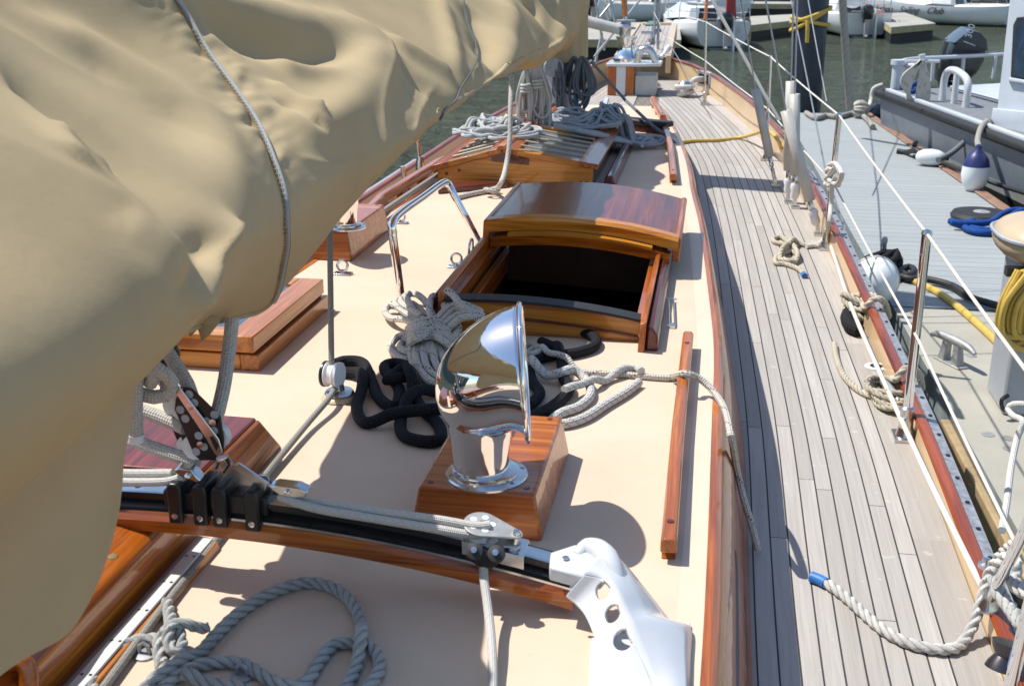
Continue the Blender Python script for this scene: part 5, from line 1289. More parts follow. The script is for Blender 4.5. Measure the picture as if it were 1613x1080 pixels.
def blue_tip_rope():
    px = [(1281, 909), (1300, 917), (1330, 938), (1360, 965), (1392, 992), (1428, 1011), (1468, 1021), (1500, 1021), (1516, 1012)]
    low = [PD(a, b, .0145) for a, b in px]
    hi = [PD(1530, 990, .035), PD(1543, 955, .075), PD(1552, 920, .115), PD(1564, 892, .16), PD(1583, 868, .22), PD(1612, 848, .30), PD(1650, 832, .38)]
    path = resample(catmull(low + hi, 10), .009); t = thing('mooring_rope', path[0], 'white three strand rope with a blue taped end crossing the teak deck', 'rope')
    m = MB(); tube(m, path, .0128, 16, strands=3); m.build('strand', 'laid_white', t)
    m = MB(); tube(m, path[:6] - norm(path[3] - path[0]) * .006, .0148, 12); m.build('taped_end', 'blue_tape', t)
blue_tip_rope()
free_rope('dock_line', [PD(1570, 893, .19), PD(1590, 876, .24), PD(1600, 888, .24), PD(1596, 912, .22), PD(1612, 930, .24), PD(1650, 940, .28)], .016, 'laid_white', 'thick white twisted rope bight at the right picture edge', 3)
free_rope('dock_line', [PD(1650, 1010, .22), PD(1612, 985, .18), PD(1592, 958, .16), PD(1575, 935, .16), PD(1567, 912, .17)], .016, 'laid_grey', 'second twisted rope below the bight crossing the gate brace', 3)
free_rope('fender_lanyard', [PX(1578, 835, .93), PX(1586, 790, 1.0), PX(1592, 740, 1.05), PX(1602, 690, 1.1), PX(1612, 664, 1.12), PX(1596, 655, 1.1), PX(1588, 644, 1.1), PX(1600, 636, 1.12), PX(1640, 640, 1.2)], .012, 'rope_white', 'white rope with an eye hanging over the concrete dock at the right edge')

def cleat(loc, yaw, L, label, mat='steel', h=.05, group=None, name='cleat'):
    c = np.asarray(loc, float); t = thing(name, c, label, 'cleat', group); cy, sy = math.cos(yaw), math.sin(yaw)
    W = lambda a, b, z: c + np.array([a * cy - b * sy, a * sy + b * cy, z])
    m = MB(); pts = [W(-L / 2, 0, h * .86), W(-L * .36, 0, h * 1.0), W(-L * .15, 0, h * 1.04), W(L * .15, 0, h * 1.04), W(L * .36, 0, h), W(L / 2, 0, h * .86)]
    tube(m, catmull(pts, 5), np.interp(np.linspace(0, 1, 26), [0, .25, .5, .75, 1], [L * .035, L * .062, L * .07, L * .062, L * .035]), 12); m.build('horns', mat, t)
    for s in (-1, 1):
        m = MB(); hexa(m, [W(s * L * .16 + a, b, .008) for a, b in ((-L * .07, -L * .07), (L * .07, -L * .07), (L * .07, L * .07), (-L * .07, L * .07))], [W(s * L * .12 + a, b, h) for a, b in ((-L * .05, -L * .05), (L * .05, -L * .05), (L * .05, L * .05), (-L * .05, L * .05))]); m.build('leg', mat, t, bevel=.004)
    m = MB(); hexa(m, [W(a, b, .001) for a, b in ((-L * .3, -L * .1), (L * .3, -L * .1), (L * .3, L * .1), (-L * .3, L * .1))], [W(a, b, .01) for a, b in ((-L * .3, -L * .1), (L * .3, -L * .1), (L * .3, L * .1), (-L * .3, L * .1))]); m.build('base_plate', mat, t, bevel=.003)
    return t
def mid_cleats():
    a = PD(1352, 500); cleat(a, R(102), .22, 'steel deck cleat wrapped with frayed tan mooring rope', 'steel_dull', .055)
    r = .0125
    for k in range(4):
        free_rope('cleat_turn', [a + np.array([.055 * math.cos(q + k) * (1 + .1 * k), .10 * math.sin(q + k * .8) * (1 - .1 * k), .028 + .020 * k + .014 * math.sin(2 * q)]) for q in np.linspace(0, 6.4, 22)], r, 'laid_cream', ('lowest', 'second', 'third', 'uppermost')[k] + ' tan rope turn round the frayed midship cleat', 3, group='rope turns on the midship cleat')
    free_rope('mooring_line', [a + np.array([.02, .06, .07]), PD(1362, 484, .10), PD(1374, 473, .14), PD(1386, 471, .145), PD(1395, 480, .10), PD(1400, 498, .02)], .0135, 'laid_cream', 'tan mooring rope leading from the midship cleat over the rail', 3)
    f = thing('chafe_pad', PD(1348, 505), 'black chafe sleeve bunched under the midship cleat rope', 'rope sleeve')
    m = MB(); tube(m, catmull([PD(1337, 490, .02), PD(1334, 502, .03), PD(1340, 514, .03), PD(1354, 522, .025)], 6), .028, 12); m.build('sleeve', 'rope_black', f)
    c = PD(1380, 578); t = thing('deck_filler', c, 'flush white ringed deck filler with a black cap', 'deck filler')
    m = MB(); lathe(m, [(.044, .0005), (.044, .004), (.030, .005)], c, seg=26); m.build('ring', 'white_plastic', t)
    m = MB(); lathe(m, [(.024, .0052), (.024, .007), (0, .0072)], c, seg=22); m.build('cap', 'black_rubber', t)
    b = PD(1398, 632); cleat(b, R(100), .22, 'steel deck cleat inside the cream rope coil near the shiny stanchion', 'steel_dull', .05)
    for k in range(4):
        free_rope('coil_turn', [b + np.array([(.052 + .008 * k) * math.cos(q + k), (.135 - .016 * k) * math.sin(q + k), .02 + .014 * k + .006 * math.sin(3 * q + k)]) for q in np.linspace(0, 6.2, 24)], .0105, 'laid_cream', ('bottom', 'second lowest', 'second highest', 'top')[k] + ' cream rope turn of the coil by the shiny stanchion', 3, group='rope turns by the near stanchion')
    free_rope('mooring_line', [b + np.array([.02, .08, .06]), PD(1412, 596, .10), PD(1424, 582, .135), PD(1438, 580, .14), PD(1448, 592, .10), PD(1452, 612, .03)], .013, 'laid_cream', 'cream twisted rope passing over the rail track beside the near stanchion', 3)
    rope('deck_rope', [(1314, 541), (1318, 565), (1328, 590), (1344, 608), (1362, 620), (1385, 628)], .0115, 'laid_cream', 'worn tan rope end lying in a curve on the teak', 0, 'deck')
mid_cleats()
free_rope('power_cable', [PD(1063, 226, .02), PD(1090, 222, .015), PD(1130, 221, .012), PD(1165, 217, .014), PD(1188, 211, .10), PD(1204, 206, .19), PD(1217, 211, .24), PD(1226, 222, .20), PD(1231, 236, .06)], .014, 'hose_yellow', 'yellow shore power cord crossing the side deck', cat='power cable')
# ------------------------------------------------------------------ mast, gooseneck and its coils
MX, MYY = -1.05, 8.10
mast = thing('mast', (MX, MYY, 0), 'white painted mast with rope coils around its foot below the sail cover', 'mast')
m_ = MB()
loft(m_, [[(MX + .105 * math.cos(a), MYY + .125 * math.sin(a), z) for a in np.linspace(0, 2 * math.pi, 28, endpoint=False)] for z in (.0, .3, 1, 3, 6, 9)]); m_.build('spar', 'boat_pale', mast)
m_ = MB(); lathe(m_, [(.17, 0), (.165, .03), (.135, .06), (.12, .09)], (MX, MYY, 0), seg=30); m_.build('mast_collar', 'white_paint', mast)
m_ = MB(); lathe(m_, [(.05, -.05), (.062, -.04), (.062, -.01), (.045, 0), (.045, .03), (.062, .04), (.062, .06), (.03, .062), (.0, .064)], (MX - .02, MYY - .22, .46), (.25, -1, .1), seg=22); m_.build('winch', 'steel_dull', mast)
m_ = MB()
for dx in (-.09, .02, .12):
    box(m_, (MX + dx - .012, MYY - .155, .18), (MX + dx + .012, MYY - .12, .34)); 
m_.build('cleat_row', 'steel_dull', mast, bevel=.004)
boom = thing('boom', (BX, 5, .5), 'wooden boom inside the tan sail cover', 'boom')
m_ = MB(); rod(m_, (BX, 1.0, .68), (BX, 7.95, .70), .07, 18); m_.build('spar', 'honey_y', boom)

def hang_coil(top, L, n, w, r, mat, label, seed, group=None, axis=(1, .15, 0), wraps=3, depth=.05):
    """one gasket coil hung from TOP: n long loops, then turns round its waist"""
    rn = random.Random(seed); ax = norm(axis); bk = norm(np.cross(ax, (0, 0, 1))); top = np.asarray(top, float); pts = []
    for k in range(n):
        ww = w * rn.uniform(.25, 1.0); LL = L * rn.uniform(.58, 1.06); off = bk * rn.uniform(-depth, depth) + ax * rn.uniform(-.25, .25) * w; sk = rn.uniform(-.3, .3) * w
        for q in np.linspace(0, 2 * math.pi, 15)[:-1]:
            v = (1 - math.cos(q)) / 2      # 0 top, 1 bottom
            wd = ww * math.sin(q) * (.25 + .75 * v)
            pts.append(top + ax * (wd + sk * v) + off * (.35 + .65 * v) - np.array([0, 0, LL * v]))
    m = MB(); tube(m, resample(catmull(pts, 5), r * 2.0), r, 7)
    if wraps:
        wp = []
        for q in np.linspace(0, 2 * math.pi * wraps, wraps * 12): wp.append(top + ax * math.cos(q) * w * .42 + bk * math.sin(q) * (depth + r) - np.array([0, 0, L * .20 + q / (2 * math.pi) * r * 2.1]))
        tube(m, resample(catmull(wp, 4), r * 1.5), r, 7)
    return tag(m.build('rope_coil', mat), label, 'rope coil', group)
gr_ = 'halyard coils hung on the mast'
hang_coil(PY(845, 100, 7.15), .47, 16, .10, .009, 'rope_white', 'white rope coil with waist turns hung just left of the mast', 5, gr_)
hang_coil(PY(828, 112, 7.1), .37, 11, .07, .009, 'rope_white', 'narrow white rope coil hung at the far left of the mast coils', 8, gr_)
hang_coil(PY(856, 160, 7.2), .24, 9, .06, .009, 'rope_white', 'short white rope bundle hung low in front of the mast foot', 9, gr_)
hang_coil(PY(880, 96, 7.85), .30, 9, .05, .008, 'rope_dark', 'tight dark rope coil tied against the face of the mast', 15, gr_)
hang_coil(PY(917, 90, 7.9), .36, 12, .11, .008, 'rope_dark', 'loose dark grey coil hanging to the right of the mast', 21, gr_, wraps=0)
hang_coil(PY(905, 90, 7.95), .23, 9, .09, .008, 'rope_dark', 'shorter dark grey coil between the mast and the loose coil', 23, gr_, wraps=0)

def heap(c, rx, ry, n, r, mat, label, seed, z0=0.0, group=None, rot=0.0, slope=(0, 0)):
    rn = random.Random(seed); pts = []; c = np.asarray(c, float); cr, sr = math.cos(rot), math.sin(rot)
    for k in range(n):
        a, b = rx * rn.uniform(.45, 1), ry * rn.uniform(.45, 1); ox, oy = rx * rn.uniform(-.4, .4), ry * rn.uniform(-.4, .4); ph = rn.uniform(0, 6)
        for q in np.linspace(0, 2 * math.pi, 11)[:-1]:
            x, y = ox + a * math.cos(q + ph), oy + b * math.sin(q + ph); pts.append((c[0] + x * cr - y * sr, c[1] + x * sr + y * cr, 0))
    path = resample(catmull(pts, 6), r * 1.3)
    fl = z0 + (path[:, 0] - c[0]) * slope[0] + (path[:, 1] - c[1]) * slope[1]
    path = settle(path, r, fl, .62); m = MB(); tube(m, path, r, 7)
    return tag(m.build('rope_pile', mat), label, 'rope pile', group)
gp = 'rope piles at the foot of the mast'

# ------------------------------------------------------------------ gabled skylight ahead of the companionway
def gable():
    t = thing('forward_skylight', (-1.05, 6.8, 0), 'honey coloured gabled skylight with barred panes under the mast ropes', 'skylight')
    y0, y1 = 6.15, 7.9; xl, xp, xr = -1.46, -1.10, -.62; zl, zp, zr = .075, .175, .105
    m = MB(); prism(m, [(xl, 0), (xr, 0), (xr, zr), (xp, zp), (xl, zl)], (0, y0, 0), (1, 0, 0), (0, 0, 1), (0, .05, 0)); m.build('end_board', 'honey_x', t, bevel=.003)
    m = MB(); prism(m, [(xl, 0), (xr, 0), (xr, zr), (xp, zp), (xl, zl)], (0, y1, 0), (1, 0, 0), (0, 0, 1), (0, .05, 0)); m.build('end_board', 'honey_x', t, bevel=.003)
    m = MB(); box(m, (xr - .04, y0 + .05, 0), (xr, y1, zr)); m.build('side_board', 'red_y', t)
    m = MB(); box(m, (xl, y0 + .05, 0), (xl + .04, y1, zl)); m.build('side_board', 'varnish_y', t)
    def roof(xa, za, xb, zb_, nm):
        d = np.array([xb - xa, 0, zb_ - za]); L = np.linalg.norm(d); d = d / L; up = norm(np.cross((0, 1, 0), d)); up = up if up[2] > 0 else -up
        O = np.array([xa, y0 - .025, za]) + up * .003; ln = y1 - y0 + .09
        B = lambda a, b, c, e, h, mat, name: (lambda mb: (hexa(mb, [O + d * p + np.array([0, q, 0]) for p, q in ((a, c), (b, c), (b, e), (a, e))], [O + d * p + np.array([0, q, 0]) + up * h for p, q in ((a, c), (b, c), (b, e), (a, e))]), mb.build(name, mat, t, bevel=.003)))(MB())
        f = .075
        B(-.03, f, 0, ln, .028, 'varnish_y', 'sash_rail'); B(L - f, L, 0, ln, .028, 'varnish_y', 'sash_rail')
        B(f, L - f, 0, f, .028, 'honey_x', 'sash_end'); B(f, L - f, ln - f, ln, .028, 'honey_x', 'sash_end')
        B(f, L - f, ln * .5 - .03, ln * .5 + .03, .028, 'honey_x', 'sash_end')
        B(f, L - f, f, ln - f, .010, 'skylight_glass', 'pane')
        m = MB()
        for y in np.arange(f + .08, ln - f, .15): rod(m, O + d * (f - .005) + np.array([0, y, 0]) + up * .030, O + d * (L - f + .005) + np.array([0, y, 0]) + up * .030, .0055, 6)
        m.build('guard_bars', 'cream', t)
    roof(xl, zl, xp, zp, 'l'); roof(xr, zr, xp, zp, 'r')
    m = MB(); prism(m, [(xr + .05, .001), (xr + .12, .001), (xr + .105, .06), (xr + .065, .06)], (0, y0 + .05, 0), (1, 0, 0), (0, 0, 1), (0, 1.35, 0)); m.build('drip_rail', 'red_y', t, bevel=.012)
    m = MB(); prism(m, [(xp - .03, zp + .022), (xp + .03, zp + .022), (xp + .02, zp + .045), (xp - .02, zp + .045)], (0, y0 - .04, 0), (1, 0, 0), (0, 0, 1), (0, y1 - y0 + .12, 0)); m.build('ridge_cap', 'varnish_y', t, bevel=.004)
    m = MB(); prism(m, [(xp - .06, zp - .045), (xp + .14, zp - .06), (xp + .14, zp - .03), (xp + .09, zp - .02), (xp + .07, zp + .0), (xp - .06, zp + .005)], (0, y0 - .012, 0), (1, 0, 0), (0, 0, 1), (0, .0115, 0)); m.build('hinge_block', 'red_x', t)
    m = MB(); 
    for x, z in ((xl + .03, .02), (xl + .06, .02), (xr - .03, .03), (xr - .06, .03), (xl + .05, .055), (xl + .12, .075)): lathe(m, [(.009, 0), (.009, .0015), (0, .0016)], (x, y0, z), (0, -1, 0), seg=10)
    m.build('plug', 'red_x', t)
    m = MB(); A = [P(690, 306, .0), P(800, 296, .0), P(800, 289, .0), P(695, 297, .0)]; hexa(m, [p for p in A], [p + np.array([0, 0, .03]) for p in A]); m.build('base_moulding', 'red_x', t, bevel=.005)
gable()
heap((-1.34, 7.15, 0), .14, .32, 13, .011, 'rope_halyard', 'white rope pile on the port half of the gabled skylight', 31, .13, gp, .2)
heap((-1.18, 6.66, 0), .22, .18, 12, .011, 'rope_halyard', 'white rope pile nearest the skylight end board', 32, .20, gp, .1)
heap((-.84, 7.45, 0), .27, .24, 15, .0105, 'rope_mid', 'grey rope pile heaped just right of the mast foot', 33, .16, gp, -.2)
heap((-.55, 7.62, 0), .20, .18, 9, .0105, 'rope_mid', 'grey rope ends trailing off the skylight toward the handrail', 34, .02, gp, -.3)
rng2 = random.Random(5)
lines_ = MB()
for k in range(9):
    a, b = (872 + 5 * k, 196 + 2.2 * k), (962 + 4 * k, 214 + 1.5 * k)
    p = [P(a[0], a[1], .24 - .012 * k), P((a[0] + b[0]) / 2 + rng2.uniform(-8, 8), (a[1] + b[1]) / 2 + rng2.uniform(-3, 3), .20 - .01 * k), P(b[0], b[1], .10 - .006 * k), P(b[0] + 18, b[1] + 4, .05)]
    tube(lines_, resample(catmull(p, 6), .02), .0125, 7)
tag(lines_.build('rope_pile', 'rope_mid'), 'long grey flaked rope bights stretched beside the skylight panes', 'rope pile', gp)
free_rope('downhaul', [PY(806, 120, 6.35), PY(804, 170, 6.2), PY(803, 220, 6.12), PY(797, 262, 6.02), P(789, 288, .10), P(777, 299, .02), P(745, 305, .014), P(716, 312, .014)], .013, 'rope_fleck', 'pale rope hanging from the cover and knotted at the skylight base')
kk = thing('deck_knot', P(775, 299, 0), 'small rope knot on deck at the foot of the hanging pale rope', 'rope knot')
for z in (.02, .038): free_rope('turn', [P(775, 299, z) + np.array([.035 * math.cos(q), .028 * math.sin(q), .006 * math.sin(2 * q)]) for q in np.linspace(0, 6, 14)], .011, 'rope_fleck', None, parent=kk)
w = thing('winch', P(768, 214, .0), 'steel winch drum on the port side by the white rope pile', 'winch'); c = P(772, 222, .04)
m_ = MB(); lathe(m_, [(.075, -.06), (.075, .0), (.062, .02), (.060, .10), (.078, .13), (.078, .145), (.03, .15), (0, .15)], c, seg=26); m_.build('drum', 'steel', w)
m_ = MB(); box(m_, (c[0] - .08, c[1] - .08, 0), (c[0] + .08, c[1] + .08, .0)) if False else lathe(m_, [(.10, -.04), (.09, -.02)], c, seg=20); m_.build('base', 'varnish_x', w)
# dark topped spray bar across the cabin top
t = thing('spray_bar', (-.6, 8.5, 0), 'black topped red varnished bar across the cabin top beyond the skylight', 'spray bar')
A, B_ = P(925, 199, .0), P(1049, 213, .0); d = norm(B_ - A); q = np.array([-d[1], d[0], 0])
m_ = MB(); hexa(m_, [A, B_, B_ + q * .05, A + q * .05], [p + np.array([0, 0, .045]) for p in (A, B_, B_ + q * .05, A + q * .05)]); m_.build('bar', 'red_x', t, bevel=.006)
m_ = MB(); A2 = [p + np.array([0, 0, .046]) for p in (A - q * .01, B_ - q * .01, B_ + q * .10, A + q * .10)]; hexa(m_, A2, [p + np.array([0, 0, .04]) for p in A2]); m_.build('black_pad', 'black_rubber', t, bevel=.012)
line('preventer_line', [PY(930, 96, 8.3), PY(985, 158, 8.5), P(1030, 200, .10), P(1052, 216, .03), P(1070, 232, -.02), PD(1082, 243, .02)], .011, 'rope_dark', 'dark rope slanting from the mast down to the starboard cabin edge', 'rope')
free_rope('deck_rope', [PY(940, 165, 9.3) * 0 + P(905, 184, .05), P(940, 178, .1), P(935, 196, .12), P(955, 200, .08)], .011, 'rope_dark', 'short dark rope bight beside the spray bar')

# ------------------------------------------------------------------ foredeck gear
t = thing('deck_prism_box', P(950, 184, 0), 'small gold and white hatch chock on the forward cabin top', 'deck fitting')
A = [P(944, 186, 0), P(953, 187, 0), P(960, 166, 0), P(950, 165, 0)]; m_ = MB(); hexa(m_, A, [p + np.array([0, 0, .06]) for p in A]); m_.build('block', 'white_paint', t, bevel=.01)
m_ = MB(); A = [P(944, 187.5, 0), P(953, 188.5, 0), P(953, 187, 0), P(944, 186, 0)]; hexa(m_, A, [p + np.array([0, 0, .055]) for p in A]); m_.build('end_cap', 'honey_x', t)
def windlass():
    b = PD(979, 151); s = 11.3 / 1850; t = thing('windlass_post', b, 'striped orange and white windlass post with chrome drum at the bow', 'windlass')
    x0, y0, z0 = b
    for a, c, mt in ((-.135, -.055, 'varnish_z'), (.035, .115, 'varnish_z'), (-.055, .035, 'white_paint')):
        m = MB(); box(m, (x0 + a, y0 - (.012 if mt == 'white_paint' else 0), z0), (x0 + c, y0 + .22, z0 + .27)); m.build('post' if mt != 'white_paint' else 'panel', mt, t, bevel=.004)
    m = MB(); box(m, (x0 + .118, y0 + .02, z0), (x0 + .32, y0 + .35, z0 + .19)); m.build('locker', 'pvc', t, bevel=.01)
    m = MB(); prism(m, [(-.15, -.03), (.12, -.03), (.36, .05), (.36, .38), (-.15, .38)], (x0, y0, z0 + .271), (1, 0, 0), (0, 1, 0), (0, 0, .03)); m.build('top_plate', 'white_paint', t, bevel=.008)
    m = MB(); lathe(m, [(.12, .302), (.12, .335), (.10, .35), (.085, .37), (.075, .44), (.085, .50), (.10, .52), (.10, .535), (.03, .54), (0, .54)], (x0 + .02, y0 + .16, z0), seg=26); m.build('drum', 'chrome', t)
    m = MB(); lathe(m, [(.05, .54), (.05, .60), (.06, .62), (.02, .64), (0, .64)], (x0 + .0, y0 + .17, z0), seg=16); m.build('drum_cap', 'steel', t)
    m = MB(); tube(m, catmull([(x0 + .13, y0 + .1, z0 + .30), (x0 + .15, y0 + .1, z0 + .40), (x0 + .24, y0 + .1, z0 + .42), (x0 + .31, y0 + .1, z0 + .31)], 6), .035, 10); m.build('chain_guard', 'steel', t)
windlass()
fo = thing('staysail_boom', (-1.2, 11, .3), 'pale wooden spar end reaching in from the left at the bow', 'spar')
m_ = MB(); rod(m_, PY(900, 28, 12.0), PY(989, 50, 12.0), .058, 18, .05); m_.build('spar', 'pvc', fo)
m_ = MB(); lathe(m_, [(.052, -.01), (.055, .01), (.04, .03), (0, .032)], PY(989, 50, 12.0), norm(PY(989, 50, 12.0) - PY(900, 28, 12.0)), seg=16); m_.build('end_fitting', 'steel', fo)
fs = thing('furled_forestay', PY(986, 60, 12.4), 'furling drum on the forestay above the windlass', 'furling drum')
b = PY(988, 72, 12.35); m_ = MB(); rod(m_, b, PY(981, -40, 12.45), .016, 10); m_.build('stay', 'steel', fs)
c = PY(986, 46, 12.37); m_ = MB(); lathe(m_, [(.10, .0), (.10, .015), (.05, .02), (.05, .07), (.10, .075), (.10, .09)], c, seg=24); m_.build('drum', 'steel_dull', fs)
m_ = MB(); lathe(m_, [(.028, .12), (.030, .3), (.042, .42), (.036, .60), (.030, 1.2)], c, norm(PY(981, -40, 12.45) - b), seg=14); m_.build('furled_foot', 'honey_y', fs)
pu = thing('bow_pulpit', (-.75, 13, .2), 'grey tubular bow pulpit around the planked bowsprit', 'pulpit')
for a, b_ in (((1036, 82), (1040, -60)), ((1030, 60), (1036, -60)), ((952, 80), (934, -20)), ((970, 42), (955, -30)), ((938, 98), (948, 52))):
    yy = 12.9 if a[0] > 1000 else 13.2
    m_ = MB(); rod(m_, PY(*a, yy), PY(*b_, yy + .1), .015, 8); m_.build('tube', 'galv', pu)
m_ = MB(); rod(m_, PY(936, 90, 12.3), PY(1008, 0, 13.6), .013, 8); rod(m_, PY(938, 36, 13.4), PY(975, -10, 13.6), .013, 8); m_.build('brace', 'galv', pu)
an = thing('anchor', (-.70, 13.6, .22), 'steel anchor parts lying on the bowsprit planks', 'anchor')
m_ = MB(); q0, q1 = P(1024, 64, .26), P(1026, 40, .33); rod(m_, q0, q1, .022, 8); m_.build('shank', 'galv', an)
m_ = MB(); a = P(1024, 52, .32); rod(m_, a - np.array([.10, 0, 0]), a + np.array([.10, .0, 0]), .018, 8); m_.build('stock', 'steel', an)
m_ = MB(); a = P(1026, 42, .33); prism(m_, [(-.08, 0), (.08, 0), (.05, .35), (-.05, .35)], a, (1, 0, 0), (0, 1, .05), (0, 0, .03)); m_.build('fluke', 'bronze', an, bevel=.01)
# anchor chock with white rope
ch = PD(1051, 119, .15); t = thing('hawse_chock', ch, 'steel framed dark hawse opening in the bow bulwark', 'chock')
T_ = norm((PD(1064, 128) - PD(1040, 108)) * np.array([1, 1, 0])); N_ = np.array([-T_[1], T_[0], 0]); N_ = N_ if N_[1] < 0 or N_[0] < 0 else -N_
N_ = norm(np.array([-1, -.6, 0])); T_ = norm(np.cross((0, 0, 1), N_))
ch = np.array([xo(11.55), 11.55, zdeck(11.55) + .13]) + N_ * .012
m_ = MB(); prism(m_, [(-.13, -.075), (.13, -.075), (.13, .075), (-.13, .075)], ch, T_, (0, 0, 1), N_ * .02); m_.build('frame', 'steel_dull', t, bevel=.01)
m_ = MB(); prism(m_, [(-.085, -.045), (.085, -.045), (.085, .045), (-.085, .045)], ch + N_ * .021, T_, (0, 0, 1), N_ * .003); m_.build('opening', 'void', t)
e = PD(1074, 146, .05)
free_rope('bow_line', [ch + N_ * .02, ch * .5 + e * .5 + np.array([0, 0, .05]), e], .026, 'rope_white', 'white bow line between the hawse opening and the round bitts')
t = thing('bow_bitts', PD(1078, 152), 'low bitts wound with white rope on the foredeck teak', 'bitts'); c = PD(1078, 152)
m_ = MB(); lathe(m_, [(.07, 0), (.045, .03), (.045, .10), (.065, .115), (.04, .14), (0, .145)], c, seg=20); m_.build('post', 'steel', t)
m_ = MB(); tube(m_, resample([c + np.array([(.062 + .02 * math.sin(q * .37)) * math.cos(q), (.062 + .02 * math.sin(q * .37)) * math.sin(q), .025 + .045 * (1 + math.sin(q * .31)) * .8]) for q in np.linspace(0, 34, 220)], .018), .02, 8); m_.build('rope_turns', 'rope_white', t)
t = thing('deck_vent', PD(1022, 138), 'flat round steel vent cap on the foredeck beside the post', 'vent')
m_ = MB(); lathe(m_, [(.11, 0), (.12, .03), (.10, .055), (.03, .06), (0, .06)], PD(1022, 140), seg=24); m_.build('cap', 'steel', t)
# port side rail bits
for k, (p, q) in enumerate((((662, 262), (656, 208)), ((640, 300), (634, 262)))):
    b = P(p[0], p[1], -.05); t = thing('stanchion', b, ('port stanchion seen just under the cover edge', 'port stanchion partly hidden behind the cover')[k], 'stanchion', 'stanchions along the port rail')
    m_ = MB(); rod(m_, b, PY(q[0], q[1], b[1]), .0135, 10); m_.build('post', 'chrome', t)
    m_ = MB(); lathe(m_, [(.03, -.05), (.03, 0), (.02, .06)], b, seg=12); m_.build('socket', 'steel', t)
line('grey_line', [P(575, 352, .04), P(625, 318, .04), P(700, 268, .03), P(765, 226, .03)], .013, 'rope_grey', 'grey line stretched beside the port handrail', 'rope')

sb = thing('snap_block', PY(1048, 86, 12.0), 'small white block on a thin wire above the starboard bow rail', 'block')
a_, b_ = PY(1056, 72, 12.0), PY(1042, 90, 11.9); d_ = norm(b_ - a_)
m_ = MB(); lathe(m_, [(.010, 0), (.03, .02), (.034, .06), (.012, .10), (.012, .12), (.024, .135), (.02, .17), (0, .18)], a_, d_, seg=14); m_.build('body', 'white_plastic', sb)
m_ = MB(); rod(m_, a_, PY(1030, 20, 12.3), .005, 6); rod(m_, a_, PD(1098, 140, .25), .004, 6); m_.build('wire', 'wire', sb)
# ------------------------------------------------------------------ the floating dock
ZD = -.95
dl0, dl1 = P(1528, 700, ZD), P(1240, 185, ZD)
def dock_x(y): return dl0[0] + (dl1[0] - dl0[0]) * (y - dl0[1]) / (dl1[1] - dl0[1])
dr0, dr1 = P(1580, 330, ZD), P(1365, 180, ZD)
def dock_r(y): return dr0[0] + (dr1[0] - dr0[0]) * (y - dr0[1]) / (dr1[1] - dr0[1])
ysp = P(1500, 487, ZD)[1]; yend = dr1[1]
dock = thing('floating_dock', (2, 9, -1.6), 'grey boarded floating dock with a concrete near section beside the yacht', 'dock')
def dock_slab(y0, y1, top, name):
    m = MB(); A = [(dock_x(y0), y0, ZD), (dock_r(y0), y0, ZD), (dock_r(y1), y1, ZD), (dock_x(y1), y1, ZD)]
    m.add(A, [(0, 1, 2, 3)]); m.build(name, top, dock)
    m = MB(); B = [(x, y, -1.75) for x, y, z in A]; m.add(A + B, [(0, 4, 5, 1), (1, 5, 6, 2), (2, 6, 7, 3), (3, 7, 4, 0)]); m.build('float', 'float_side', dock)
dock_slab(1.0, ysp - .015, 'concrete', 'concrete_deck'); dock_slab(ysp + .02, yend, 'dock_boards', 'board_deck')
m_ = MB(); 
for y0, y1 in ((ysp + .02, yend),):
    A = np.array([dock_r(y0) - .0, y0, ZD + .004]); B_ = np.array([dock_r(y1), y1, ZD + .004]); hexa(m_, [A + np.array([-.05, 0, 0]), A + np.array([.06, 0, 0]), B_ + np.array([.06, 0, 0]), B_ + np.array([-.05, 0, 0])], [p + np.array([0, 0, .02]) for p in (A + np.array([-.05, 0, 0]), A + np.array([.06, 0, 0]), B_ + np.array([.06, 0, 0]), B_ + np.array([-.05, 0, 0]))])
m_.build('edge_timber', 'rust_edge', dock, bevel=.01)
m_ = MB(); A = np.array([dock_x(1.0) - .06, 1.0, ZD - .14]); B_ = np.array([dock_x(5.6) - .06, 5.6, ZD - .14]); hexa(m_, [A, A + np.array([.055, 0, 0]), B_ + np.array([.055, 0, 0]), B_], [p + np.array([0, 0, .12]) for p in (A, A + np.array([.055, 0, 0]), B_ + np.array([.055, 0, 0]), B_)]); m_.build('fender_timber', plain('bare_fender_timber', 'a08a66', .75, 0, .2, 12), dock, bevel=.008)
for px_, py_ in ((1556, 684), (1588, 690), (1590, 706), (1530, 560)):
    m_ = MB(); lathe(m_, [(.03, 0), (.03, .002), (0, .0025)], P(px_, py_, ZD + .001), seg=14); m_.build('bolt_recess', 'galv', dock)
def dock_cleat(pc, yaw, L, label, mat='galv'):
    return cleat(P(*pc, ZD), yaw, L, label, mat, L * .36, name='dock_cleat')
dock_cleat((1497, 572), R(118), .36, 'large galvanised dock cleat on the concrete section')
dock_cleat((1338, 178), R(90), .30, 'dock cleat at the far end holding the grey mooring rope', 'bronze')
dock_cleat((1440, 240), R(70), .28, 'black dock cleat with a rope tail on the right edge boards', 'black_metal')
dock_cleat((1390, 408), R(80), .34, 'dark dock cleat with black rope wound round it beside the white fender', 'black_metal')
for k in range(3): free_rope('cleat_turn', [P(1392, 408, ZD + .07 + .04 * k) + np.array([.11 * math.cos(q + k), .16 * math.sin(q + 2 * k), .02 * math.sin(2 * q)]) for q in np.linspace(0, 6.3, 18)], .024, 'rope_black', ('lower', 'middle', 'upper')[k] + ' black rope turn round the dark dock cleat', group='black rope turns on the dark dock cleat')
def dk(px, off): return [P(a, b, ZD + off) for a, b in px]
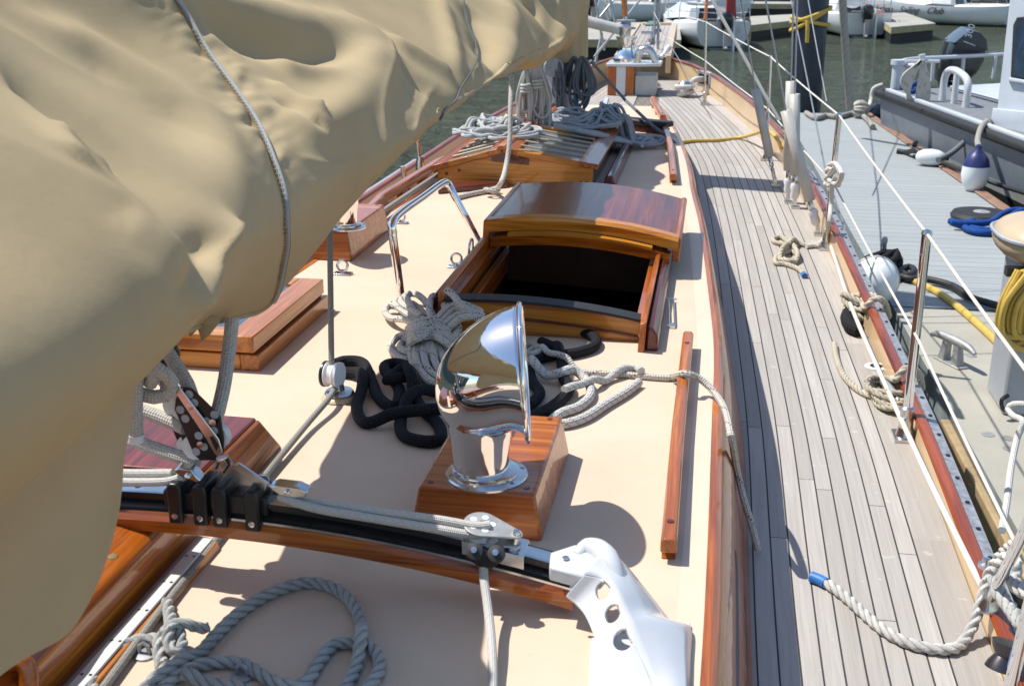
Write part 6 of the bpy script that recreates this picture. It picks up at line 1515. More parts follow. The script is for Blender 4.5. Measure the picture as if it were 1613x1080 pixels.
free_rope('shore_hose', dk([(1398, 420), (1420, 436), (1440, 428), (1432, 420), (1416, 428), (1428, 438), (1462, 440), (1500, 450), (1528, 468), (1560, 478), (1600, 490), (1660, 510)], .035), .024, 'black_rubber', 'thick black hose curving over the grey boards', cat='hose')
free_rope('power_cable', dk([(1400, 412), (1407, 428), (1398, 436), (1408, 424), (1440, 442), (1480, 462), (1520, 492), (1560, 528), (1586, 552), (1620, 560)], .02), .024, 'hose_yellow', 'yellow shore power cord lying diagonally over boards and concrete', cat='power cable')
for k, c_ in enumerate(([(1497, 348), (1520, 356), (1545, 362), (1575, 362), (1600, 352), (1590, 340), (1560, 338), (1535, 346), (1520, 358), (1540, 366), (1572, 366), (1600, 362), (1640, 356)], [(1500, 350), (1530, 352), (1560, 350), (1578, 338), (1600, 331), (1640, 336)], [(1590, 346), (1600, 336), (1625, 330), (1610, 346), (1596, 352)])):
    free_rope('blue_rope', [P(a, b, ZD + .03 + .03 * k) for a, b in c_], .028, 'rope_blue', ('blue rope loop spread flat on the dock boards', 'blue rope part bridging the black disc', 'blue rope end loop near the dock edge')[k], group='blue rope beside the black disc')
t = thing('black_disc', P(1545, 344, ZD), 'flat black rubber disc on the dock under the blue rope', 'rubber disc')
m_ = MB(); lathe(m_, [(.24, .0), (.25, .03), (.23, .06), (.05, .065), (.04, .05), (0, .05)], P(1545, 345, ZD + .001), seg=28); m_.build('disc', 'black_rubber', t)
m_ = MB(); lathe(m_, [(.07, .065), (.06, .07), (0, .071)], P(1545, 345, ZD + .001), seg=16); m_.build('hub', 'galv', t)
free_rope('dock_rope', dk([(1270, 178), (1285, 186), (1300, 182), (1318, 184), (1336, 180), (1350, 178), (1364, 186), (1375, 200)], .04), .035, 'rope_grey', 'grey rope lying across the far end of the dock')
free_rope('bow_rope', [P(1355, 172, ZD + .1), P(1368, 168, -.8), P(1372, 158, -.75), P(1376, 140, -.6), P(1390, 134, -.55)], .03, 'rope_coil', 'pale rope from the dock end up to the workboat corner')
t = thing('rope_ball', P(1355, 172, ZD), 'pale ball of rope on the far dock corner', 'rope ball')
m_ = MB()
for k in range(5): tube(m_, np.array([P(1355, 172, ZD + .12) + .10 * np.array([math.cos(q), math.sin(q) * math.cos(k * .7), math.sin(q) * math.sin(k * .7)]) for q in np.linspace(0, 6.2, 22)]), .022, 8)
m_.build('strands', 'rope_coil', t)
t = thing('ball_fender', P(1376, 450, -.9), 'large white ball fender between yacht rail and dock', 'fender'); c = PY(1377, 442, 7.5)
m_ = MB(); ball(m_, c, .15, 28, 18, (1, 1.15, 1.05)); m_.build('body', 'gel_white', t)
m_ = MB()
for a in (0, 1.2): tube(m_, np.array([c + .152 * np.array([math.cos(q) * math.cos(a), 1.15 * math.cos(q) * math.sin(a), 1.05 * math.sin(q)]) for q in np.linspace(0, 6.283, 30)[:-1]]), .007, 6, closed=True)
m_.build('lashing', 'pvc', t)
t = thing('small_float', P(1466, 246, ZD), 'small white float on the right edge of the dock boards', 'float')
m_ = MB(); lathe(m_, [(.02, -.15), (.055, -.13), (.08, -.08), (.09, 0), (.08, .08), (.055, .13), (.02, .15)], P(1466, 248, ZD + .09), (1, -.3, 0), seg=20); m_.build('body', 'gel_white', t)
m_ = MB(); lathe(m_, [(.02, -.18), (.02, .18)], P(1466, 248, ZD + .09), (1, -.3, 0), seg=10); m_.build('eye', 'black_rubber', t)
free_rope('dock_rope', [P(1413, 238, ZD + .03), P(1428, 240, ZD + .03), P(1444, 236, ZD + .12), P(1449, 244, ZD + .07), P(1456, 246, ZD + .08)], .03, 'black_rubber', 'black rope tail beside the small white float')
# service pedestal with the hanging yellow hose
def pedestal():
    b = P(1640, 640, ZD); t = thing('dock_pedestal', b, 'cream domed dock pedestal at the right edge', 'dock pedestal'); y = b[1]
    zt0, zt1 = PY(1600, 420, y - .1)[2], PY(1600, 345, y - .1)[2]; xl = PY(1566, 390, y)[0]
    m = MB(); box(m, (xl + .10, y - .16, ZD + .001), (xl + .42, y + .2, zt0 + .05)); m.build('column', 'grey_plastic', t, bevel=.02)
    m = MB(); rings = []
    for k in np.linspace(0, 1, 12):
        rr = math.sin(math.acos(min(1, max(-1, 2 * k - 1)))) ** .6; z = zt0 + (zt1 - zt0) * k
        rings.append([(xl + .28 + .28 * max(.02, rr) * math.copysign(abs(math.cos(a)) ** .7, math.cos(a)), y + .3 * max(.02, rr) * math.copysign(abs(math.sin(a)) ** .7, math.sin(a)), z) for a in np.linspace(0, 6.283, 30)[:-1]])
    loft(m, rings); m.build('dome', 'cream', t)
    m = MB(); zz = zt0 + (zt1 - zt0) * .62; tube(m, np.array([(xl + .28 + .284 * math.copysign(abs(math.cos(a)) ** .7, math.cos(a)), y + .304 * math.copysign(abs(math.sin(a)) ** .7, math.sin(a)), zz) for a in np.linspace(0, 6.283, 30)[:-1]]), .010, 6, closed=True); m.build('seam_band', 'grey_plastic', t)
    m = MB(); box(m, (xl + .02, y - .22, zt0 - .02), (xl + .2, y - .16, zt0 + .02)); m.build('hose_hook', 'black_metal', t)
    rn = random.Random(4); m = MB(); zc = PY(1590, 555, y - .25)[2]; H = zt0 - zc
    for k in range(16):
        x = xl + .07 + .012 * k + rn.uniform(-.02, .02); w = rn.uniform(.06, .13); yy = y - .24 - .012 * (k % 4)
        tube(m, catmull([(x, yy, zt0 + .02), (x - w * .8, yy - .01, zt0 - H * .35), (x - w * .7, yy, zt0 - H * .75), (x + .03, yy - .02, zc + rn.uniform(0, .12)), (x + w, yy, zt0 - H * .7), (x + w * .9, yy, zt0 - H * .3), (x + .02, yy, zt0 + .02)], 7), .0135, 8)
    h = m.build('hose_coil', 'hose_yellow'); tag(h, 'coil of yellow hose hanging under the cream dome', 'hose')
    m = MB(); tube(m, catmull([PY(1588, 622, y - .2), PY(1578, 630, y - .22), PY(1580, 644, y - .22), PY(1592, 648, y - .2)], 6), .010, 8); m.build('hook_ring', 'black_metal', t)
pedestal()
# piling with yellow line
pc = np.array([P(1271, 182, ZD)[0], yend + .45, 0]); t = thing('dock_piling', (pc[0], pc[1], -1.6), 'thick dark piling with yellow rope round it at the dock end', 'piling')
m_ = MB(); lathe(m_, [(.235, -3), (.235, 4.0), (.2, 4.05), (0, 4.1)], pc, seg=32); m_.build('pile', 'pile', t)
zr = PY(1270, 30, pc[1])[2]
yl = thing('pile_line', pc + np.array([0, 0, zr]), 'yellow rope looped round the dark piling', 'rope')
for k, (dz, tl) in enumerate(((.05, .10), (.0, .16), (-.03, -.05))):
    free_rope('turn', [pc + np.array([.26 * math.cos(q), .26 * math.sin(q), zr + dz + tl * math.cos(q)]) for q in np.linspace(0, 6.25, 26)], .026, 'rope_yellow', None, parent=yl)
free_rope('tail', [pc + np.array([-.06, -.27, zr]), pc + np.array([-.05, -.29, zr - .12]), pc + np.array([-.04, -.28, zr - .3])], .026, 'rope_yellow', None, parent=yl)

# ------------------------------------------------------------------ grey workboat alongside
ZW = -.50
G0, G1 = P(1386, 143, ZW), P(1613, 226, ZW); ga = norm(G1 - G0); G2 = G0 + ga * 13; gb = norm(np.array([1, .62, 0])); gw = 2.9
wb = thing('workboat', (3.6, 12, -1.6), 'grey metal workboat with white rails and pale cabin moored beyond the dock', 'workboat')
gx = np.array([-ga[1], ga[0], 0]); gx = gx if gx[0] > 0 else -gx
F0 = G0 + gb * gw
FP = [G0, G2, G2 + gx * gw, F0]
def Wd(p, dz): return np.array([p[0], p[1], ZW + dz])
m_ = MB(); m_.add([Wd(p, 0) for p in FP], [(0, 1, 2, 3)]); m_.build('deck', 'nonskid', wb)
def strip(off0, z0, off1, z1, mat, name):
    m = MB(); A = [G0 + gx * off0, G2 + gx * off0, G2 + gx * off1, G0 + gx * off1]; m.add([Wd(A[0], z0), Wd(A[1], z0), Wd(A[2], z1), Wd(A[3], z1)], [(0, 1, 2, 3)]); m.build(name, mat, wb)
strip(.0, 0, .06, -.46, 'boat_grey', 'hull_side'); strip(.06, -.46, .09, -.58, 'boat_light', 'chine_strip'); strip(.09, -.58, .25, -1.2, 'black_rubber', 'hull_bottom')
m_ = MB(); m_.add([Wd(G0, 0), Wd(F0, 0), Wd(F0, -1.2), Wd(G0 + gx * .22, -1.2)], [(0, 1, 2, 3)]); m_.build('transom', 'boat_grey', wb)
m_ = MB(); rod(m_, Wd(G0 - gx * .02, -.03), Wd(G2 - gx * .02, -.03), .05, 14); ball(m_, Wd(G0 - gx * .02, -.03), .05); rod(m_, Wd(G0, -.03), Wd(F0, -.03), .045, 12); m_.build('rubber_fender', 'black_rubber', wb)
m_ = MB(); A = [G0 + gx * .05 + ga * .05, G2 + gx * .05, G2 + gx * .12, G0 + gx * .12 + ga * .05]; hexa(m_, [Wd(p, .001) for p in A], [Wd(p, .035) for p in A]); m_.build('toe_rail', 'boat_pale', wb, bevel=.008)
# sunken well with pale coaming
W0, W1 = G0 + gb * .95 + ga * .35, G0 + gx * 1.1 + ga * 4.6
m_ = MB(); A = [W0, W0 + gb * 1.9, W1 + gx * 1.7, W1]; hexa(m_, [Wd(p, .001) for p in A], [Wd(p, .04) for p in A]); m_.build('engine_box', 'boat_grey', wb, bevel=.02)
m_ = MB(); A = [p + np.array([0, 0, 0]) for p in A]; hexa(m_, [Wd(p, .041) for p in A], [Wd(p, .06) for p in A]); m_.build('box_lid', 'boat_pale', wb, bevel=.01)
rl = MB(); zr_ = PY(1500, 90, G0[1] + .9)[2]
RT = [PY(1424, 136, G0[1] + .15), PY(1418, 98, G0[1] + .15)]
yr = G0[1] + .5
top = [PY(1415, 112, yr - .2), PY(1418, 98, yr - .15), PY(1440, 93, yr + .1), PY(1500, 90, yr + .5), PY(1580, 86, yr + 1.1)]
tube(rl, catmull(top, 8), .027, 10)
low = [PY(1416, 104, yr - .2), PY(1440, 103, yr - .45), PY(1456, 108, yr - .8)]; tube(rl, catmull(low, 6), .024, 10)
rl.build('stern_rail', 'white_paint', wb)
for k, (a, b_) in enumerate((((1424, 98), (1424, 137)), ((1470, 92), (1468, 128)), ((1518, 90), (1515, 126)), ((1569, 88), (1564, 124)))):
    m_ = MB(); q = PY(*a, yr + .1 + .28 * k); r_ = PY(*b_, yr + .1 + .28 * k); rod(m_, q, r_, .025, 10); m_.build('rail_post', 'white_paint', wb)
m_ = MB(); a = PY(1458, 146, G0[1] - 1.0); b_ = PY(1452, 86, G0[1] - 1.0); rod(m_, a, b_, .04, 14); rod(m_, a + (b_ - a) * .82 - gx * .2, a + (b_ - a) * .82 + gx * .2, .02, 8); m_.build('tow_post', 'white_paint', wb)
m_ = MB(); a = Wd(P(1411, 141, ZW), .0); lathe(m_, [(.07, 0), (.07, .30), (.095, .31), (.095, .37), (0, .38)], a, seg=18); m_.build('bollard', 'boat_pale', wb)
U0, U1 = P(1484, 158, ZW), P(1521, 169, ZW); um = (U0 + U1) / 2; hh = .36
m_ = MB(); tube(m_, catmull([U0, U0 + np.array([0, 0, hh * .7]), U0 * .82 + U1 * .18 + np.array([0, 0, hh]), U0 * .4 + U1 * .6 + np.array([0, 0, hh]), U1 * .97 + U0 * .03 + np.array([0, 0, hh * .75]), U1], 7), .042, 12); rod(m_, um, um + np.array([0, 0, hh * .97]), .036, 10); m_.build('boarding_hoop', 'white_paint', wb)
lineg = MB(); pc2 = PY(1454, 95, G0[1] - 1.06)
for k in range(11): tube(lineg, catmull([pc2 + np.array([-.02, 0, 0]), pc2 + np.array([-.10 - .012 * k, 0, -.25]), pc2 + np.array([-.12 + .02 * k, -.01 * (k % 3), -.5 - .012 * k]), pc2 + np.array([.10 - .012 * k, 0, -.47 - .012 * k]), pc2 + np.array([.08 - .01 * k, 0, -.2]), pc2], 6), .017, 6)
tag(lineg.build('rope_coil', 'rope_coil'), 'pale rope coil hung on the workboat tow post', 'rope coil')
free_rope('blue_rope', [P(1425, 140, ZW + .02), P(1438, 134, ZW + .03), P(1446, 131, ZW + .05), P(1448, 128, ZW + .04)], .03, 'rope_blue', 'blue rope end at the workboat stern corner')
free_rope('blue_rope', [P(1432, 146, ZW + .02), P(1444, 143, ZW + .03), P(1452, 141, ZW + .03)], .03, 'rope_blue', 'short blue rope part beside the workboat tow post')
# cabin
C0 = P(1566, 196, ZW); cd = norm(P(1640, 212, ZW) - C0); cn = norm(np.array([-cd[1], cd[0], 0])); cn = cn if cn[1] > 0 else -cn
m_ = MB(); bt = [C0, C0 + cd * 3, C0 + cd * 3 + cn * 2, C0 + cn * 2 + cd * .2]; up_ = PY(1592, -40, C0[1] + .15); dxx = up_[0] - C0[0]; hgt = up_[2] - ZW
tp_ = [p + np.array([0, .1, hgt]) + cd * dxx * (1 if i in (0, 3) else 0) for i, p in enumerate(bt)]
hexa(m_, bt, tp_); m_.build('cabin', 'boat_pale', wb, bevel=.03)
def on_wall(px, py, o=0.0):   # point on the cabin's near wall
    n_ = norm(np.cross(cd, tp_[0] - bt[0])); n_ = n_ if n_[1] < 0 else -n_
    d = ray(px, py); tt = (bt[0] + n_ * o - CAM).dot(n_) / d.dot(n_); return CAM + d * tt
wpoly = [(1592, 120), (1596, 40), (1602, 28), (1640, 24), (1640, 132), (1600, 130), (1594, 127)]
m_ = MB(); hexa(m_, [on_wall(a, b, .012) for a, b in wpoly], [on_wall(a, b, .03) for a, b in wpoly]); o_ = m_.build('window', 'black_rubber', wb)
w2 = [(1597, 118), (1600, 46), (1606, 36), (1640, 32), (1640, 124), (1604, 122)]
m_ = MB(); hexa(m_, [on_wall(a, b, .031) for a, b in w2], [on_wall(a, b, .036) for a, b in w2]); m_.build('pane', 'glass_blue', o_)
m_ = MB(); A = [(1588, 128), (1660, 140), (1660, 134), (1590, 122)]; hexa(m_, [on_wall(a, b, .002) for a, b in A], [on_wall(a, b, .05) for a, b in A]); m_.build('window_sill', 'boat_pale', wb, bevel=.01)
m_ = MB(); A = [(1560, 200), (1660, 222), (1660, 180), (1564, 170)]; hexa(m_, [on_wall(a, b, .003) for a, b in A], [on_wall(a, b, .05) for a, b in A]); m_.build('lower_panel', 'boat_pale', wb, bevel=.012)
# big outboard behind the rail
def big_outboard():
    base = PY(1500, 135, G0[1] + 1.9); s = (G0[1] + 1.9) / 1850 * 1.03
    t = thing('large_outboard', base, 'large dark navy outboard engine tilted on the workboat stern', 'outboard motor'); y = base[1]
    def ring(poly, dy, sc=1.0):
        c = np.mean([PY(a, b, y) for a, b in poly], axis=0); return [c + (PY(a, b, y) - c) * sc + np.array([0, dy, 0]) for a, b in poly]
    lo = [(1476, 128), (1478, 108), (1484, 88), (1492, 66), (1508, 54), (1522, 44), (1536, 50), (1546, 60), (1549, 80), (1546, 96), (1534, 116), (1522, 126)]
    m = MB(); loft(m, [ring(lo, -.30, .80), ring(lo, -.22, .94), ring(lo, 0, 1.0), ring(lo, .3, .96), ring(lo, .5, .8)]); m.build('cowling', 'navy_dark', t, angle=25)
    hi = [(1494, 65), (1508, 53), (1522, 43.5), (1537, 49), (1547, 60), (1549, 79), (1540, 74), (1520, 66)]
    m = MB(); loft(m, [ring(hi, -.36, .93), ring(hi, .0, 1.02), ring(hi, .45, .9)]); m.build('top_cowl', 'navy', t, angle=25)
    m = MB(); A = [PY(a, b, y - .375) for a, b in ((1518, 64.5), (1536, 71.5), (1536, 73), (1518, 66))]; hexa(m, [p for p in A], [p - np.array([0, .004, 0]) for p in A]); m.build('pinstripe', 'silver_ink', t)
    cu = bpy.data.curves.new('engine_number', 'FONT'); cu.body = '300'; cu.size = .125; cu.extrude = .004; cu.align_x = 'CENTER'
    tmp = bpy.data.objects.new('engine_number', cu); COL.objects.link(tmp); dg = bpy.context.evaluated_depsgraph_get(); me = bpy.data.meshes.new_from_object(tmp.evaluated_get(dg)); bpy.data.objects.remove(tmp)
    o = bpy.data.objects.new('engine_number', me); COL.objects.link(o); me.materials.clear(); me.materials.append(M['silver_ink']); o.parent = t
    c = PY(1533, 50, y - .372) - np.array(t.location); o.location = c; o.rotation_euler = (R(90), R(-80), 0)
    m = MB(); A = ring([(1478, 128), (1500, 128), (1496, 150), (1484, 150)], 0); hexa(m, [p - np.array([0, .15, 0]) for p in A], [p + np.array([0, .15, 0]) for p in A]); m.build('leg', 'navy_dark', t, bevel=.03)
big_outboard()
# fender hanging off the workboat
fc = P(1537, 292, -1.18); fc = np.array([2.50, 11.0, -1.16])
def teardrop():
    c = PY(1537, 268, 11.5); t = thing('boat_fender', c, 'white teardrop fender with a navy top hanging on the workboat side', 'fender'); s = 11.8 / 1850
    m = MB(); lathe(m, [(0, -34 * s), (9 * s, -31 * s), (17 * s, -20 * s), (20 * s, -6 * s), (19 * s, 6 * s)], c, seg=26); m.build('body', 'gel_white', t)
    m = MB(); lathe(m, [(19 * s, 6 * s), (16.5 * s, 16 * s), (11 * s, 24 * s), (5 * s, 30 * s), (4 * s, 36 * s), (0, 37 * s)], c, seg=26); m.build('cap', 'fender_blue', t)
    free_rope('fender_lanyard', [c + np.array([0, 0, 34 * s]), PY(1540, 220, 11.8), PY(1546, 200, 12.3), PY(1556, 190, 12.9)], .028, 'rope_grey', 'grey lanyard from the navy fender cap up to the workboat deck')
    free_rope('spring_line', [P(1478, 252, ZD + .1), PY(1500, 240, 12.9), PY(1530, 214, 13.0), PY(1558, 188, 12.9)], .03, 'rope_dark', 'dark rope from the small white float up to the workboat')
    free_rope('stern_line', [P(1490, 258, ZD + .06), P(1530, 274, ZD + .06), PY(1570, 290, 11.9), PY(1640, 312, 11.0)], .022, 'black_rubber', 'black line running low along the dock edge below the fender')
    free_rope('hull_line', [PY(1560, 190, 12.75), PY(1559, 240, 12.5), PY(1566, 300, 12.4), PY(1570, 325, 12.4)], .022, 'rope_dark', 'dark rope hanging down the workboat side beside the fender')
teardrop()
t = thing('dark_fender', PY(1386, 180, 17.3), 'dark round fender at the workboat stern corner', 'fender')
m_ = MB(); ball(m_, PY(1384, 180, 17.4), .15, 18, 12, (1.1, 1, 1)); m_.build('body', 'navy', t)
m_ = MB(); lathe(m_, [(.05, .13), (.04, .2), (0, .21)], PY(1384, 180, 17.4), seg=12); m_.build('eye', 'galv', t)

# ------------------------------------------------------------------ small sailing boats and far docks
def text_mesh(name, body, size, mat, parent, loc, rot, shear=.35, ext=.004):
    cu = bpy.data.curves.new(name, 'FONT'); cu.body = body; cu.size = size; cu.extrude = ext; cu.shear = shear; cu.align_x = 'CENTER'
    tmp = bpy.data.objects.new(name, cu); COL.objects.link(tmp); dg = bpy.context.evaluated_depsgraph_get(); me = bpy.data.meshes.new_from_object(tmp.evaluated_get(dg)); bpy.data.objects.remove(tmp)
    o = bpy.data.objects.new(name, me); COL.objects.link(o); me.materials.clear(); me.materials.append(M[mat]); o.parent = parent; o.location = loc; o.rotation_euler = rot
    return o
def sail_boat(loc, head, label, L=7.3, B=2.5, ob=-.25, obmat='navy_dark', deckcol='gel_white', extras=None):
    """head: degrees the bow turns left of straight away"""
    t = thing('sailing_boat', loc, label, 'sailing boat', 'small white sailing boats moored at the far docks'); a = R(head); ca, sa = math.cos(a), math.sin(a)
    o0 = np.asarray(loc, float)
    W = lambda x, y, z: o0 + np.array([x * ca - y * sa, x * sa + y * ca, z])
    st = [(-.12, .80, .82), (0.0, .84, .78), (.8, 1.02, .74), (1.8, 1.18, .72), (3.0, 1.25, .74), (4.2, 1.1, .80), (5.4, .78, .88), (6.5, .38, .96), (7.3, .03, 1.04)]
    st = [(y * L / 7.3, b * B / 2.5, z) for y, b, z in st]
    sec = [(1.0, 1.0), (.99, .72), (.93, .42), (.78, .18), (.50, .02), (.0, -.06)]
    rings = []
    for y, b, z in st:
        ys_ = [(y + (.22 * (1 - f) if y <= 0.01 else (-.5 * (1 - f) * (y / L) ** 4))) for k, f in sec]
        rg = [W(b * k, yy, z * f) for (k, f), yy in zip(sec, ys_)] + [W(-b * k, yy, z * f) for (k, f), yy in list(zip(sec, ys_))[-2::-1]]
        rings.append(rg)
    m = MB(); loft(m, rings, False, False); n = len(sec) * 2 - 1; m.f.append(list(range(n))); m.uv.append(None); m.build('hull', 'gel_white', t, angle=30)
    m = MB(); loft(m, [[W(b * k, y, z + .05 * (1 - k * k)) for k in np.linspace(-1, 1, 9)] for y, b, z in st if y > 1.9], False, False)
    m.build('foredeck', deckcol, t)
    m = MB()
    for s in (1, -1): loft(m, [[W(s * b, y, z), W(s * b * .97, y, z + .04), W(s * b * .66, y, z + .06), W(s * b * .6, y, z - .3)] for y, b, z in st if y < 2.6], False, False)
    hexa(m, [W(x, y, .40) for x, y in ((-.75, .05), (.75, .05), (.85, 2.3), (-.85, 2.3))], [W(x, y, .44) for x, y in ((-.75, .05), (.75, .05), (.85, 2.3), (-.85, 2.3))]); m.build('cockpit', 'gel_cabin', t)
    m = MB(); cab = [(-.62, 2.3), (.62, 2.3), (.58, 4.0), (.30, 5.0), (-.30, 5.0), (-.58, 4.0)]
    hexa(m, [W(x, y, .74) for x, y in cab], [W(x * .9, y + (.1 if y < 3 else -.1), 1.12 if y < 4.5 else .98) for x, y in cab]); m.build('cabin', 'gel_cabin', t, bevel=.04)
    m = MB(); hexa(m, [W(x, y, .76) for x, y in ((-.3, 2.29), (.3, 2.29), (.3, 2.26), (-.3, 2.26))], [W(x, y + .08, 1.08) for x, y in ((-.25, 2.29), (.25, 2.29), (.25, 2.26), (-.25, 2.26))]); m.build('companionway', 'navy', t)
    m = MB(); hexa(m, [W(s, y, z) for s, y, z in ((-.55, 0.01, .06), (.55, .01, .06), (.55, .5, .0), (-.55, .5, .0))], [W(s, y, z) for s, y, z in ((-.55, .01, .1), (.55, .01, .1), (.55, .5, .1), (-.55, .5, .1))]); m.build('waterline', 'waterline', t)
    # stern rails
    for s in (1, -1):
        m = MB(); tube(m, catmull([W(s * .2, -.08, .82), W(s * .22, -.05, 1.25), W(s * .6, .0, 1.32), W(s * .98, .5, 1.32), W(s * 1.05, 1.2, 1.30), W(s * 1.08, 1.3, .78)], 5), .014, 6); rod(m, W(s * .78, .02, .8), W(s * .78, .1, 1.32), .013, 6); tube(m, np.array([W(s * .22, -.05, 1.05), W(s * .78, .04, 1.08), W(s * 1.05, 1.2, 1.05)]), .011, 6); m.build('stern_rail', 'steel', t)
        for y in (2.8, 4.2):
            m = MB(); bb_ = ip(y, [q[0] for q in st], [q[1] for q in st]) * .95; rod(m, W(s * bb_, y, .78), W(s * bb_, y, 1.36), .012, 6); m.build('stanchion_post', 'steel', t)
    m = MB(); rod(m, W(0, 3.9, 1.0), W(0, 3.9, 9.5), .06, 10); m.build('mast', 'galv', t)
    m = MB(); rod(m, W(0, 3.8, 1.75), W(.0, .7, 1.72), .05, 8); m.build('boom', 'galv', t)
    m = MB(); loft(m, [[W(.16 * math.cos(q) * s_, y, 1.93 + .17 * math.sin(q) * s_) for q in np.linspace(0, 6.283, 12)[:-1]] for y, s_ in ((3.7, 1.4), (2.8, 1.1), (1.6, .85), (.8, .45))]); m.build('stowed_sail', 'pvc', t)
    m = MB(); hexa(m, [W(x, y, -.3) for x, y in ((.22, -.16), (.27, -.16), (.27, -.48), (.22, -.48))], [W(x, y, .95) for x, y in ((.22, -.13), (.27, -.13), (.27, -.33), (.22, -.33))]); m.build('rudder', 'gel_white', t)
    m = MB(); rod(m, W(.24, -.2, .98), W(.1, 1.0, 1.08), .025, 8); m.build('tiller', 'honey_y', t)
    # outboard
    m = MB(); rings = []
    for z, sx, sy, dy in ((.62, .13, .17, -.30), (.72, .17, .23, -.32), (.92, .175, .25, -.34), (1.04, .15, .21, -.34), (1.09, .08, .12, -.34)):
        rings.append([W(ob + sx * math.copysign(abs(math.cos(q)) ** .6, math.cos(q)), dy + sy * math.copysign(abs(math.sin(q)) ** .6, math.sin(q)), z) for q in np.linspace(0, 6.283, 21)[:-1]])
    loft(m, rings); oo = m.build('outboard', obmat, t)
    m = MB(); hexa(m, [W(ob + x, y, .05) for x, y in ((-.05, -.42), (.05, -.42), (.05, -.26), (-.05, -.26))], [W(ob + x, y, .63) for x, y in ((-.07, -.42), (.07, -.42), (.07, -.22), (-.07, -.22))]); lathe(m, [(.04, -.2), (.06, 0), (.02, .2)], W(ob, -.36, .08), (sa, -ca, 0), seg=12); m.build('outboard_leg', 'galv', oo)
    m = MB(); box(m, W(ob - .1, -.2, .5) - .0, W(ob - .1, -.2, .5) + np.array([.2, .12, .25])); m.build('bracket', 'black_metal', oo)
    if extras: extras(t, W)
    return t, W
z0 = -1.6
sail_boat(P(950, 36, -1.6), -60, 'white sailing boat mostly hidden behind the cover and bow rails', L=7.0, B=2.3)
def ex1(t, W):
    m = MB(); hexa(m, [W(x, y, .86) for x, y in ((.05, -.15), (.35, -.15), (.35, -.02), (.05, -.02))], [W(x, y, 1.9) for x, y in ((.05, .05), (.30, .05), (.30, .12), (.05, .12))]); m.build('red_cover', 'red_cloth', t, bevel=.02)
    m = MB(); rod(m, W(-.42, .6, .7), W(-.36, .7, 2.3), .05, 8); m.build('boat_hook', 'orange', t)
def ex2(t, W):
    m = MB(); box(m, W(.35, .1, .74), W(.85, .1, .74) + np.array([0, .25, .10])); m.build('fuel_tank', 'red', t, bevel=.02)
    m = MB(); rod(m, W(.26, -.2, .4), W(.26, -.42, -.06), .035, 8); m.build('red_rudder_tip', 'red', t)
    m = MB(); A = ball(m, W(-.2, 1.4, 1.25), .4, 14, 9, (1.0, .8, .9)); m.build('grey_bundle', 'boat_pale', t)
b1 = P(1137, 79, z0); sail_boat(b1, 12, 'white sailing boat with red cover and black outboard left of the piling', ob=.02, B=2.45, extras=ex1)
b2 = P(1362, 60, z0); sail_boat(b2, 6, 'white sailing boat with a red fuel tank just right of the piling', ob=-.05, obmat='navy', B=2.5, extras=ex2)
def ex3(t, W):
    for word, yy, bb, tw in (('Hudson', 5.05, 1.09, -17), ('Sailing', 3.72, 1.33, -4), ('Club', 2.62, 1.32, 3)):
        text_mesh('lettering', word, .36, 'ink', t, np.array(W(-bb, yy, .42)) - np.array(t.location), (R(84), 0, R(-90 + 52 + tw)), .35, .012)
    m = MB(); box(m, W(-.4, 1.6, .9), W(-.4, 1.6, .9) + np.array([1.3, .5, .35])); m.build('dark_cover', 'navy', t, bevel=.1)
b3 = P(1592, 44, z0) + np.array([.25, .6, 0]); sail_boat(b3, 52, 'white sailing boat with black script lettering along its grey shaded side', ob=.1, B=2.6, L=7.6, extras=ex3)

def pontoon(poly, z, label, th=.16, mat='concrete'):
    t = thing('pontoon', (np.mean([p[0] for p in poly]), np.mean([p[1] for p in poly]), z0), label, 'pontoon', 'far pontoons between the sailing boats')
    m = MB(); hexa(m, [(p[0], p[1], z - .05) for p in poly], [(p[0], p[1], z) for p in poly]); m.build('deck', mat, t)
    c = np.mean(np.array(poly), axis=0)
    I = [(p[0] + (c[0] - p[0]) * .004, p[1] + (c[1] - p[1]) * .004) for p in poly]
    m = MB(); hexa(m, [(p[0], p[1], z - .05 - th) for p in I], [(p[0], p[1], z - .051) for p in I]); m.build('wale', plain('pontoon_timber', 'a89870', .8, 0, .2, 3) if 'pontoon_timber' not in bpy.data.materials else bpy.data.materials['pontoon_timber'], t)
    I = [(p[0] + (c[0] - p[0]) * .05, p[1] + (c[1] - p[1]) * .05) for p in poly]
    m = MB(); hexa(m, [(p[0], p[1], -1.9) for p in I], [(p[0], p[1], z - .052 - th) for p in I]); m.build('floats', 'black_rubber', t)
    return t
zp_ = -1.08
def pp(px, py): return P(px, py, zp_)
A = pp(1073, 63); B_ = pp(1070, 36); pontoon([(A[0], A[1]), (B_[0], B_[1]), (B_[0] - 3.4, B_[1]), (A[0] - 3.0, A[1] - .3)], zp_, 'pale pontoon beyond the bowsprit left of the sailing boats')
A = pp(1404, 43); B_ = pp(1474, 37); pontoon([(A[0], A[1]), (B_[0], B_[1]), (pp(1425, 20)[0], pp(1425, 20)[1]), (pp(1372, 22)[0], pp(1372, 22)[1])], zp_, 'pale finger pontoon in front of the lettered sailing boat')
A = pp(1182, 40); B_ = pp(1262, 31); pontoon([(A[0], A[1]), (B_[0], B_[1]), (pp(1262, 22)[0], pp(1262, 22)[1]), (pp(1182, 26)[0], pp(1182, 26)[1])], zp_, 'pale pontoon between the left sailing boat and the piling')
pontoon([(-14, 55), (24, 54), (24, 56.5), (-14, 57.5)], -1.05, 'long pale walkway pontoon in front of the pier wall')
t = thing('pier_wall', (2, 59, z0), 'dark timber pier wall behind the marina', 'pier wall')
